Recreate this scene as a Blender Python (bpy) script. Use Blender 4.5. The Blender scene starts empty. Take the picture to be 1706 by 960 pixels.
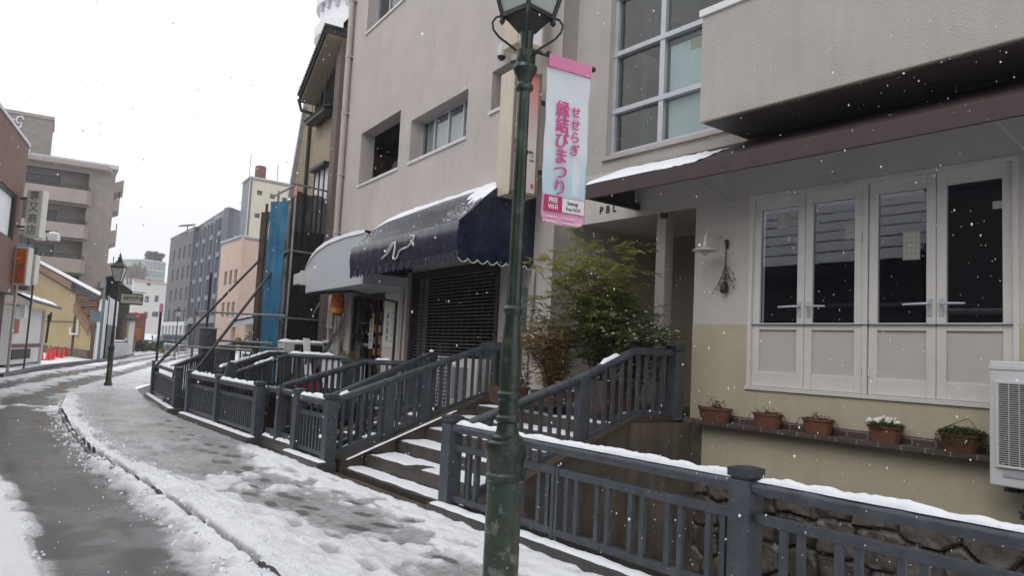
import bpy, bmesh, math, random
import numpy as np
from mathutils import Vector, Matrix, noise as mn
R = math.radians
random.seed(7)
scn = bpy.context.scene
COL = scn.collection
# ---------------- camera, world, sun, exposure ----------------
YAW, PITCH, ROLL, FPX, EYE = 37.1, 4.94, 2.86, 1260.0, 1.6
_y, _p, _r = R(YAW), R(PITCH), R(ROLL)
FWD = Vector((math.sin(_y)*math.cos(_p), math.cos(_y)*math.cos(_p), math.sin(_p)))
_r0 = Vector((math.cos(_y), -math.sin(_y), 0)); _u0 = _r0.cross(FWD)
UP = _u0*math.cos(_r) - _r0*math.sin(_r); RT = _r0*math.cos(_r) + _u0*math.sin(_r)
EYEP = Vector((0, 0, EYE))
cam = bpy.data.cameras.new('camera'); co = bpy.data.objects.new('camera', cam); COL.objects.link(co)
m3 = Matrix((RT, UP, -FWD)).transposed()
co.matrix_world = Matrix.Translation(EYEP) @ m3.to_4x4()
cam.sensor_width = 36; cam.lens = FPX/1706*36; cam.clip_end = 2000; cam.clip_start = .05
scn.camera = co
w = bpy.data.worlds.new('World'); scn.world = w; w.use_nodes = True
nt = w.node_tree; bg = nt.nodes['Background']
sky = nt.nodes.new('ShaderNodeTexSky'); sky.sky_type = 'NISHITA'; sky.sun_disc = False
SUN_EL, SUN_AZ = R(48), R(250)
sky.sun_elevation = SUN_EL; sky.sun_rotation = SUN_AZ; sky.dust_density = 6
hs = nt.nodes.new('ShaderNodeHueSaturation'); hs.inputs['Saturation'].default_value = .12
mx = nt.nodes.new('ShaderNodeMix'); mx.data_type = 'RGBA'; mx.inputs[0].default_value = .8
mx.inputs[7].default_value = (10.2, 10.25, 10.6, 1)
nt.links.new(sky.outputs[0], hs.inputs['Color']); nt.links.new(hs.outputs[0], mx.inputs[6])
nt.links.new(mx.outputs[2], bg.inputs[0]); bg.inputs[1].default_value = .134
sl = bpy.data.lights.new('sun', 'SUN'); sl.energy = .5; sl.angle = R(25); sl.color = (1, .985, .97)
so = bpy.data.objects.new('sun', sl); COL.objects.link(so)
so.rotation_euler = (R(90)-SUN_EL, 0, math.pi - SUN_AZ)
scn.view_settings.view_transform = 'Standard'; scn.view_settings.look = 'None'
scn.view_settings.gamma = 1; scn.view_settings.exposure = 0
scn.render.engine = 'CYCLES'
# ---------------- measuring helpers: a sight line meets a real plane ----------------
def ray(x, y):
    return (FWD*FPX + RT*(x-853) - UP*(y-480)).normalized()
def onz(x, y, z=0.0):
    d = ray(x, y); return EYEP + d*((z-EYE)/d.z)
def onx(x, y, X):
    d = ray(x, y); return EYEP + d*(X/d.x)
def ony(x, y, Y):
    d = ray(x, y); return EYEP + d*(Y/d.y)
def deep(x, y, Z):
    d = ray(x, y); return EYEP + d*(Z/d.dot(FWD))
def onv(x, y, a, b):
    n = Vector((b[1]-a[1], -(b[0]-a[0]), 0)); d = ray(x, y)
    return EYEP + d*((n.dot(Vector((a[0], a[1], 0)))) / n.dot(d))
# ---------------- materials ----------------
def N(nt, t, **k):
    n = nt.nodes.new(t)
    for a, b in k.items(): setattr(n, a, b)
    return n
def mat(name, col, rough=.7, var=.12, vscale=2.5, bump=.15, bscale=60, metal=0, streak=0, streakcol=None, spec=.5, alpha=None, attr=None, col2=None, stretch=(1,1,1), chips=0, chipcol=(.05, .03, .022), chipscale=22):
    m = bpy.data.materials.new(name); m.use_nodes = True; nt = m.node_tree; L = nt.links.new
    b = nt.nodes['Principled BSDF']; b.inputs['Metallic'].default_value = metal; b.inputs['Roughness'].default_value = rough
    b.inputs['Specular IOR Level'].default_value = spec
    tc = N(nt, 'ShaderNodeTexCoord'); mp = N(nt, 'ShaderNodeMapping'); mp.inputs['Scale'].default_value = stretch
    L(tc.outputs['Object'], mp.inputs[0])
    n1 = N(nt, 'ShaderNodeTexNoise'); n1.inputs['Scale'].default_value = vscale; n1.inputs['Detail'].default_value = 6; n1.inputs['Roughness'].default_value = .65
    L(mp.outputs[0], n1.inputs['Vector'])
    mr = N(nt, 'ShaderNodeMapRange'); mr.inputs[1].default_value = .25; mr.inputs[2].default_value = .75
    L(n1.outputs[0], mr.inputs[0])
    mix = N(nt, 'ShaderNodeMix', data_type='RGBA')
    c2 = col2 if col2 else tuple(c*(1-2*var) for c in col)
    c1 = col if col2 else tuple(min(1, c*(1+var)) for c in col)
    mix.inputs[6].default_value = (*c2, 1); mix.inputs[7].default_value = (*c1, 1)
    L(mr.outputs[0], mix.inputs[0]); out = mix.outputs[2]
    if attr:
        at = N(nt, 'ShaderNodeAttribute', attribute_name=attr)
        mu = N(nt, 'ShaderNodeMix', data_type='RGBA', blend_type='MULTIPLY'); mu.inputs[0].default_value = 1
        L(out, mu.inputs[6]); L(at.outputs['Color'], mu.inputs[7]); out = mu.outputs[2]
    if streak:
        mp2 = N(nt, 'ShaderNodeMapping'); mp2.inputs['Scale'].default_value = (9, 9, .5); L(tc.outputs['Object'], mp2.inputs[0])
        n3 = N(nt, 'ShaderNodeTexNoise'); n3.inputs['Scale'].default_value = 1.0; n3.inputs['Detail'].default_value = 5; L(mp2.outputs[0], n3.inputs['Vector'])
        r3 = N(nt, 'ShaderNodeMapRange'); r3.inputs[1].default_value = .48; r3.inputs[2].default_value = .75; r3.inputs[4].default_value = streak; L(n3.outputs[0], r3.inputs[0])
        m4 = N(nt, 'ShaderNodeMix', data_type='RGBA'); m4.inputs[7].default_value = (*(streakcol or tuple(c*.35 for c in col)), 1)
        L(r3.outputs[0], m4.inputs[0]); L(out, m4.inputs[6]); out = m4.outputs[2]
    if chips:
        n5 = N(nt, 'ShaderNodeTexNoise'); n5.inputs['Scale'].default_value = chipscale; n5.inputs['Detail'].default_value = 7; n5.inputs['Roughness'].default_value = .75; L(tc.outputs['Object'], n5.inputs[0])
        r5 = N(nt, 'ShaderNodeMapRange'); r5.inputs[1].default_value = .545; r5.inputs[2].default_value = .60; r5.inputs[4].default_value = chips; L(n5.outputs[0], r5.inputs[0])
        m5 = N(nt, 'ShaderNodeMix', data_type='RGBA'); m5.inputs[7].default_value = (*chipcol, 1); L(r5.outputs[0], m5.inputs[0]); L(out, m5.inputs[6]); out = m5.outputs[2]
    L(out, b.inputs['Base Color'])
    if bump:
        n2 = N(nt, 'ShaderNodeTexNoise'); n2.inputs['Scale'].default_value = bscale; n2.inputs['Detail'].default_value = 4; L(mp.outputs[0], n2.inputs['Vector'])
        bp = N(nt, 'ShaderNodeBump'); bp.inputs['Strength'].default_value = bump; bp.inputs['Distance'].default_value = .01
        L(n2.outputs[0], bp.inputs['Height']); L(bp.outputs[0], b.inputs['Normal'])
        rr = N(nt, 'ShaderNodeMapRange'); rr.inputs[3].default_value = max(.03, rough-.1); rr.inputs[4].default_value = min(1, rough+.1)
        L(n1.outputs[0], rr.inputs[0]); L(rr.outputs[0], b.inputs['Roughness'])
    return m
def glass(name, tint=(.85, .9, .9), refl=.12, rough=.02):
    m = bpy.data.materials.new(name); m.use_nodes = True; nt = m.node_tree; L = nt.links.new
    nt.nodes.remove(nt.nodes['Principled BSDF']); o = nt.nodes['Material Output']
    t = N(nt, 'ShaderNodeBsdfTransparent'); t.inputs[0].default_value = (*tint, 1)
    g = N(nt, 'ShaderNodeBsdfGlossy'); g.inputs['Roughness'].default_value = rough
    f = N(nt, 'ShaderNodeLayerWeight'); f.inputs[0].default_value = .5
    pw = N(nt, 'ShaderNodeMath', operation='POWER'); pw.inputs[1].default_value = 4; L(f.outputs['Facing'], pw.inputs[0])
    a = N(nt, 'ShaderNodeMath', operation='MULTIPLY_ADD'); a.inputs[1].default_value = .8; a.inputs[2].default_value = refl; a.use_clamp = True
    L(pw.outputs[0], a.inputs[0]); mx = N(nt, 'ShaderNodeMixShader'); L(a.outputs[0], mx.inputs[0]); L(t.outputs[0], mx.inputs[1]); L(g.outputs[0], mx.inputs[2]); L(mx.outputs[0], o.inputs[0])
    return m
def brickmat(name, c1, c2, mortar, sx, sy, wid=.5, hgt=.25, rough=.7, ms=.015, swiz='yz', bump=.4):
    m = bpy.data.materials.new(name); m.use_nodes = True; nt = m.node_tree; L = nt.links.new
    b = nt.nodes['Principled BSDF']; b.inputs['Roughness'].default_value = rough
    tc = N(nt, 'ShaderNodeTexCoord'); sp = N(nt, 'ShaderNodeSeparateXYZ'); cb = N(nt, 'ShaderNodeCombineXYZ')
    L(tc.outputs['Object'], sp.inputs[0])
    if swiz == 'sum':
        ad = N(nt, 'ShaderNodeMath', operation='ADD'); L(sp.outputs[0], ad.inputs[0]); L(sp.outputs[1], ad.inputs[1]); L(ad.outputs[0], cb.inputs[0])
    else: L(sp.outputs['xyz'.index(swiz[0])], cb.inputs[0])
    L(sp.outputs['xyz'.index(swiz[1]) if swiz != 'sum' else 2], cb.inputs[1])
    br = N(nt, 'ShaderNodeTexBrick'); br.inputs['Color1'].default_value = (*c1, 1); br.inputs['Color2'].default_value = (*c2, 1); br.inputs['Mortar'].default_value = (*mortar, 1)
    br.inputs['Scale'].default_value = 1; br.inputs['Brick Width'].default_value = sx; br.inputs['Row Height'].default_value = sy; br.inputs['Mortar Size'].default_value = ms*sy*2
    L(cb.outputs[0], br.inputs[0])
    n1 = N(nt, 'ShaderNodeTexNoise'); n1.inputs['Scale'].default_value = 2; n1.inputs['Detail'].default_value = 6; L(tc.outputs['Object'], n1.inputs[0])
    mr = N(nt, 'ShaderNodeMapRange'); mr.inputs[1].default_value = .3; mr.inputs[2].default_value = .7; mr.inputs[3].default_value = .84; mr.inputs[4].default_value = 1.1; L(n1.outputs[0], mr.inputs[0])
    mu = N(nt, 'ShaderNodeVectorMath', operation='SCALE'); L(br.outputs[0], mu.inputs[0]); L(mr.outputs[0], mu.inputs['Scale']); L(mu.outputs[0], b.inputs['Base Color'])
    bp = N(nt, 'ShaderNodeBump'); bp.invert = True; bp.inputs['Strength'].default_value = bump; bp.inputs['Distance'].default_value = .01; L(br.outputs['Fac'], bp.inputs['Height']); L(bp.outputs[0], b.inputs['Normal'])
    return m
M = {}
M['snow'] = mat('snow', (.82, .84, .88), .75, .03, 6, .35, 35, spec=.3)
M['green'] = mat('lamp_green_paint', (.020, .034, .024), .3, .32, 7, .12, 30, streak=.2, streakcol=(.05, .06, .05), chips=.5, chipcol=(.07, .085, .07), chipscale=14)
M['greenworn'] = mat('worn_lamp_paint', (.026, .044, .030), .3, .35, 6, .3, 25, streak=.9, streakcol=(.12, .10, .065), chips=.75, chipcol=(.17, .175, .15), chipscale=9)
M['iron'] = mat('black_iron', (.02, .021, .02), .45, .2, 9, .1)
M['fence'] = mat('slate_blue_fence_paint', (.068, .079, .096), .34, .25, 6, .3, 45, streak=.5, streakcol=(.028, .032, .04), chips=.55, chipcol=(.035, .033, .034))
M['fencecap'] = mat('dark_fence_cap', (.045, .052, .062), .35, .2, 6, .2, 45)
M['kerb'] = mat('wet_dark_kerb_stone', (.06, .057, .055), .35, .25, 5, .5, 40)
M['concrete'] = mat('wet_concrete', (.115, .09, .07), .5, .35, 2.2, .6, 40, streak=.55, streakcol=(.035, .022, .015))
M['step'] = mat('mossy_step_stone', (.065, .056, .045), .5, .3, 4, .6, 30, streak=.4, streakcol=(.035, .028, .022))
M['timber'] = mat('brown_timber_edge', (.075, .052, .035), .55, .3, 4, .5, 30, stretch=(1, 6, 6))
M['cream'] = mat('cream_lower_wall', (.46, .41, .30), .75, .06, 1.5, .3, 90, streak=.24, streakcol=(.32, .28, .20))
M['white'] = mat('off_white_wall', (.54, .505, .47), .75, .05, 1.5, .25, 90, streak=.14, streakcol=(.38, .35, .32))
M['grey'] = mat('warm_grey_roughcast', (.43, .395, .365), .85, .07, 1.2, .65, 55, streak=.18, streakcol=(.25, .22, .205))
M['beige'] = mat('pinkish_beige_render', (.48, .435, .405), .85, .07, .9, .5, 70, streak=.24, streakcol=(.35, .32, .29))
M['doorpaint'] = mat('white_door_paint', (.62, .60, .57), .45, .04, 3, .08)
M['doorpanel'] = mat('pinkish_door_panel', (.50, .455, .42), .6, .04, 2, .05)
M['alu'] = mat('grey_aluminium', (.48, .49, .53), .4, .08, 5, .05, metal=.3)
M['sill'] = mat('pale_sill', (.62, .60, .6), .5, .06)
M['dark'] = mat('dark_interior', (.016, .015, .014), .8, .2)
M['darkblue'] = mat('dark_navy_interior', (.022, .030, .065), .9, .2)
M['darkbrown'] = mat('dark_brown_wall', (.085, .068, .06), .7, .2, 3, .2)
M['awnbrown'] = mat('dark_maroon_awning', (.055, .034, .034), .6, .15, 4, .15, 150)
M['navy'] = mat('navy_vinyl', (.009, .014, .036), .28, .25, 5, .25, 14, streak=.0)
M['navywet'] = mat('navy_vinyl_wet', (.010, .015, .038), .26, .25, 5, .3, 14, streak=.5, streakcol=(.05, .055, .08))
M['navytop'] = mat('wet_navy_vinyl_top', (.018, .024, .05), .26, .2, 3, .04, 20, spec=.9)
M['trimwhite'] = mat('white_trim', (.7, .7, .7), .5, .03)
M['terracotta'] = mat('terracotta', (.17, .062, .036), .78, .25, 8, .4, 60, streak=.3, streakcol=(.10, .07, .055))
M['soil'] = mat('soil', (.03, .022, .016), .9, .3, 20, .8, 60)
M['plastic'] = mat('ivory_plastic_case', (.56, .55, .51), .45, .05, 3, .03)
M['acwhite'] = mat('white_metal_case', (.58, .585, .59), .4, .05, 3, .03)
M['black'] = mat('black_rubber', (.015, .015, .016), .6, .2)
M['pipe'] = mat('beige_pvc_pipe', (.40, .36, .32), .5, .08, 3, .03)
M['tile'] = mat('dark_roof_tile', (.035, .034, .036), .45, .3, 6, .3)
M['glassdark'] = glass('tinted_glass', (.55, .58, .64), .10)
M['glass'] = glass('window_glass', (.8, .84, .84), .06)
M['curtain'] = mat('white_curtain', (.72, .73, .75), .85, .06, 2, 0)
M['frost'] = mat('pale_frosted_sheet', (.68, .76, .76), .6, .06, 2, .05, streak=.15, streakcol=(.4, .45, .45))
M['frostglass'] = mat('lantern_frosted_glass', (.42, .46, .43), .35, .1, 4, .05)
M['paper'] = mat('paper', (.62, .61, .55), .8, .04)
M['red'] = mat('red_plastic', (.62, .03, .02), .4, .1)
M['bluetarp'] = mat('blue_tarpaulin', (.02, .14, .25), .5, .25, 3, .8, 8, streak=.4, streakcol=(.03, .20, .34))
M['wood'] = mat('weathered_wood', (.14, .10, .07), .7, .3, 4, .4, 30, stretch=(1, 1, .2))
M['steel'] = mat('galvanised_steel', (.3, .3, .31), .4, .2, 6, .1, metal=.6)
M['darksteel'] = mat('dark_steel_pipe', (.06, .055, .06), .45, .3, 6, .1, metal=.3)
# ---------------- mesh builder ----------------
ORG = {}
CNT = {}
class MB:
    def __init__(s, T=None): s.v = []; s.f = []; s.T = T; s.attrs = None
    def P(s, p):
        p = Vector(p); return (s.T @ p) if s.T is not None else p
    def add(s, vs, fs):
        o = len(s.v); s.v += [s.P(p) for p in vs]; s.f += [tuple(i+o for i in f) for f in fs]; return s
    def box(s, a, b):
        x0, y0, z0 = (min(a[i], b[i]) for i in range(3)); x1, y1, z1 = (max(a[i], b[i]) for i in range(3))
        return s.add([(x0,y0,z0),(x1,y0,z0),(x1,y1,z0),(x0,y1,z0),(x0,y0,z1),(x1,y0,z1),(x1,y1,z1),(x0,y1,z1)],
                     [(0,3,2,1),(4,5,6,7),(0,1,5,4),(1,2,6,5),(2,3,7,6),(3,0,4,7)])
    def quad(s, *p): return s.add(p, [tuple(range(len(p)))])
    def prism(s, pts, vec):
        n = len(pts); v = Vector(vec); a = [Vector(p) for p in pts]
        return s.add(a + [p+v for p in a], [tuple(range(n))[::-1], tuple(range(n, 2*n))] + [(i, (i+1) % n, (i+1) % n+n, i+n) for i in range(n)])
    def bar(s, p0, p1, wd, ht, up=(0, 0, 1), end=0):
        p0 = Vector(p0); p1 = Vector(p1); d = (p1-p0).normalized(); u = Vector(up); sd = d.cross(u).normalized(); u = sd.cross(d)
        q = [sd*(i*wd/2)+u*(j*ht/2) for i, j in ((-1,-1),(1,-1),(1,1),(-1,1))]
        return s.add([p0+a for a in q]+[p1+a for a in q], [(0,1,2,3),(7,6,5,4),(0,4,5,1),(1,5,6,2),(2,6,7,3),(3,7,4,0)])
    def vbar(s, p0, p1, wd, ht):   # bar whose ends stay vertical (sloping rail)
        p0 = Vector(p0); p1 = Vector(p1); d = Vector((p1.x-p0.x, p1.y-p0.y, 0)).normalized(); sd = Vector((d.y, -d.x, 0)); u = Vector((0, 0, 1))
        q = [sd*(i*wd/2)+u*(j*ht/2) for i, j in ((-1,-1),(1,-1),(1,1),(-1,1))]
        return s.add([p0+a for a in q]+[p1+a for a in q], [(0,1,2,3),(7,6,5,4),(0,4,5,1),(1,5,6,2),(2,6,7,3),(3,7,4,0)])
    def tube(s, pts, r, n=8, caps=True):
        pts = [Vector(p) for p in pts]; rs = r if isinstance(r, (list, tuple)) else [r]*len(pts); o = []; up = None
        for i, p in enumerate(pts):
            d = (pts[min(i+1, len(pts)-1)]-pts[max(i-1, 0)]).normalized()
            if up is None: up = Vector((0,0,1)) if abs(d.z) < .9 else Vector((1,0,0))
            a = d.cross(up).normalized(); b = a.cross(d).normalized(); up = b
            o += [p+(a*math.cos(2*math.pi*k/n)+b*math.sin(2*math.pi*k/n))*rs[i] for k in range(n)]
        f = [(i*n+k, i*n+(k+1) % n, (i+1)*n+(k+1) % n, (i+1)*n+k) for i in range(len(pts)-1) for k in range(n)]
        if caps: f += [tuple(range(n))[::-1], tuple((len(pts)-1)*n+k for k in range(n))]
        return s.add(o, f)
    def lathe(s, prof, n=24, c=(0,0,0), flute=0, rot=0):
        o = []; c = Vector(c)
        for r, z in prof:
            for k in range(n):
                a = 2*math.pi*k/n+rot; rr = r*(1-flute*(k % 2)); o.append(c+Vector((rr*math.cos(a), rr*math.sin(a), z)))
        f = [(i*n+k, i*n+(k+1) % n, (i+1)*n+(k+1) % n, (i+1)*n+k) for i in range(len(prof)-1) for k in range(n)]
        f += [tuple(range(n))[::-1], tuple((len(prof)-1)*n+k for k in range(n))]
        return s.add(o, f)
    def build(s, name, m, parent=None, smooth=None, bevel=0, recalc=True):
        org = ORG.get(parent.name, Vector((0,0,0))) if parent else Vector((0,0,0))
        me = bpy.data.meshes.new(name); me.from_pydata([tuple(v-org) for v in s.v], [], s.f)
        if recalc and len(s.f) < 60000:
            bm = bmesh.new(); bm.from_mesh(me); bmesh.ops.recalc_face_normals(bm, faces=bm.faces); bm.to_mesh(me); bm.free()
        if s.attrs:
            for an, vals in s.attrs.items():
                a = me.color_attributes.new(an, 'FLOAT_COLOR', 'POINT'); a.data.foreach_set('color', np.asarray(vals, dtype=np.float32).ravel())
        me.materials.append(M[m] if isinstance(m, str) else m)
        o = bpy.data.objects.new(name, me); COL.objects.link(o)
        if parent: o.parent = parent; ORG[o.name] = org
        else: ORG[o.name] = Vector((0,0,0))
        if smooth:
            me.polygons.foreach_set('use_smooth', [True]*len(me.polygons)); me.set_sharp_from_angle(angle=R(smooth))
        if bevel:
            b = o.modifiers.new('bevel', 'BEVEL'); b.width = bevel; b.segments = 2; b.limit_method = 'ANGLE'; b.angle_limit = R(35)
        return o
def tag(o, label=None, cat=None, group=None, kind=None):
    if label: o['label'] = label
    if cat: o['category'] = cat
    if group: o['group'] = group
    if kind: o['kind'] = kind
    return o
def thing(name, loc, label, cat, group=None):
    o = bpy.data.objects.new(name, None); o.empty_display_size = .2; COL.objects.link(o); o.location = loc
    ORG[o.name] = Vector(loc); return tag(o, label, cat, group)
def copy_thing(o, loc=None, rz=None, label=None, parent=None):
    c = o.copy(); COL.objects.link(c)
    if parent: c.parent = parent
    for ch in o.children: copy_thing(ch, parent=c)
    if loc is not None: c.location = loc
    if rz is not None: c.rotation_euler = (0, 0, rz)
    if label: c['label'] = label
    return c
def text(name, body, size, T, m, parent, bold=0, spacing=1, vertical=False, extrude=.001, align='CENTER', xs=1, shear=0):
    if vertical: body = '\n'.join(body)
    cu = bpy.data.curves.new('t', 'FONT'); cu.body = body; cu.size = size; cu.align_x = align; cu.align_y = 'CENTER'; cu.offset = bold; cu.extrude = extrude; cu.space_line = spacing if vertical else 1; cu.shear = shear
    if not vertical: cu.space_character = spacing
    o = bpy.data.objects.new('t', cu); COL.objects.link(o); bpy.context.view_layer.update()
    me = bpy.data.meshes.new_from_object(o.evaluated_get(bpy.context.evaluated_depsgraph_get()))
    bpy.data.objects.remove(o)
    mb = MB(T @ Matrix.Diagonal((xs, 1, 1, 1))); mb.add([v.co for v in me.vertices], [tuple(p.vertices) for p in me.polygons])
    if not mb.v: return None
    return mb.build(name, m, parent, recalc=False)
def frame(o, ux, uz):   # matrix with x=ux (horizontal), y=text-up, z=outward
    ux = Vector(ux).normalized(); up = Vector(uz).normalized(); nz = ux.cross(up).normalized(); up = nz.cross(ux)
    m = Matrix((ux, up, nz)).transposed().to_4x4(); return Matrix.Translation(o) @ m
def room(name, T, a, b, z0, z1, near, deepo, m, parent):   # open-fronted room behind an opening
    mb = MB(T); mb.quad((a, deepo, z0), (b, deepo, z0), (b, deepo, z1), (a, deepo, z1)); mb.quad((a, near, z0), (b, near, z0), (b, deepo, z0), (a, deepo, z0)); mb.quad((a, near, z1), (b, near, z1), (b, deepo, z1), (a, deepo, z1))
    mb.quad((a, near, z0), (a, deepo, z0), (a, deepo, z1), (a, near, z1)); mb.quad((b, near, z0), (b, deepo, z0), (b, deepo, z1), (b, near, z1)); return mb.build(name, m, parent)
def wall(mb, s0, s1, z0, z1, holes, front, back):   # plane at off=front, reveals to off=back; (s, off, z) frame
    ss = sorted({s0, s1, *[h[0] for h in holes], *[h[1] for h in holes]}); zs = sorted({z0, z1, *[h[2] for h in holes], *[h[3] for h in holes]})
    ss = [a for a in ss if s0 <= a <= s1]; zs = [a for a in zs if z0 <= a <= z1]
    for i in range(len(ss)-1):
        for j in range(len(zs)-1):
            a, b, c, d = ss[i], ss[i+1], zs[j], zs[j+1]; cs, cz = (a+b)/2, (c+d)/2
            if any(h[0] < cs < h[1] and h[2] < cz < h[3] for h in holes): continue
            mb.quad((a, front, c), (b, front, c), (b, front, d), (a, front, d))
    for h in holes:
        a, b, c, d = h[:4]
        mb.quad((a, front, c), (a, back, c), (a, back, d), (a, front, d)); mb.quad((b, back, c), (b, front, c), (b, front, d), (b, back, d))
        mb.quad((a, front, d), (a, back, d), (b, back, d), (b, front, d)); mb.quad((a, back, c), (a, front, c), (b, front, c), (b, back, c))
    mb.quad((s0, front, z0), (s0, back, z0), (s0, back, z1), (s0, front, z1)); mb.quad((s1, back, z0), (s1, front, z0), (s1, front, z1), (s1, back, z1))
    mb.quad((s0, front, z1), (s0, back, z1), (s1, back, z1), (s1, front, z1))
# local frames (s along the wall, off towards the street, z up)
FR = Matrix(((0,-1,0,7.3),(1,0,0,0),(0,0,1,0),(0,0,0,1)))
_a = R(5.5); BD = Vector((math.sin(_a), math.cos(_a), 0)); BN = Vector((-BD.y, BD.x, 0)); BA = Vector((7.03, 8.35, 0))
FB = Matrix(((BD.x,BN.x,0,BA.x),(BD.y,BN.y,0,BA.y),(0,0,1,0),(0,0,0,1)))
FRr = FR.to_3x3(); FBr = FB.to_3x3()
def snowstrip(p0, p1, wd, th, parent, name='snow_layer', taper=True, seed=0, step=.03, m='snow'):
    p0 = Vector(p0); p1 = Vector(p1); L = (p1-p0).length; n = max(4, int(L/step)); d = (p1-p0).normalized(); sd = Vector((d.y, -d.x, 0)).normalized(); mb = MB(); K = 7
    for i in range(n+1):
        t = i/n; p = p0.lerp(p1, t); e = min(1, min(t, 1-t)*L/.05+.05) if taper else 1
        h = th*(.8+.45*mn.noise(Vector((p.x*7+seed, p.y*7, p.z*5)))+.25*mn.noise(Vector((p.x*25+seed, p.y*25, 3))))*e
        ww = wd*(.9+.2*mn.noise(Vector((p.x*9, p.y*9+seed, 7))))*(.7+.3*e)
        for k in range(K):
            a = math.pi*k/(K-1); mb.v.append(p+sd*(math.cos(a)*ww/2)+Vector((0,0,max(0, math.sin(a))*h+.001)))
    mb.f = [(i*K+k, i*K+k+1, (i+1)*K+k+1, (i+1)*K+k) for i in range(n) for k in range(K-1)]
    return mb.build(name, m, parent, smooth=60)
# ================= GROUND, ROAD, PAVEMENT, CANAL =================
def interp(tab, y):
    return np.interp(y, [a for a, b in tab], [b for a, b in tab])
KX = [(-4, 1.98), (7.2, 1.97), (11.4, 1.84), (14.5, 1.95), (18, 2.2), (21.7, 2.75), (25.3, 3.65), (31, 5.6), (40, 8.6), (53.7, 13.0), (70, 18.6), (91, 26), (140, 44)]
FX = [(-4, 4.02), (16.5, 4.02), (19, 4.15), (21.4, 4.45), (25.4, 5.0), (31, 7.4), (40, 10.8), (53.7, 15.5), (70, 21), (91, 29), (140, 48)]
LX = [(-4, -9), (10, -5.5), (17, -2.9), (31, 1.6), (49, 7.1), (68, 13.0), (91, 20.5), (140, 37)]
def fbm(x, y, sc, seed=0, oct=4):
    rng = np.random.RandomState(seed); out = 0; amp = .5; tot = 0
    for o in range(oct):
        G = rng.rand(256, 256); u = x*sc*2**o+seed*3.7; v = y*sc*2**o+seed*1.3
        iu = np.floor(u).astype(int); iv = np.floor(v).astype(int); fu = u-iu; fv = v-iv; fu = fu*fu*(3-2*fu); fv = fv*fv*(3-2*fv)
        g = lambda a, b: G[a % 256, b % 256]
        out = out+amp*((g(iu, iv)*(1-fu)+g(iu+1, iv)*fu)*(1-fv)+(g(iu, iv+1)*(1-fu)+g(iu+1, iv+1)*fu)*fv); tot += amp; amp *= .55
    return out/tot
def sst(a, b, x): t = np.clip((x-a)/(b-a), 0, 1); return t*t*(3-2*t)
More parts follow.
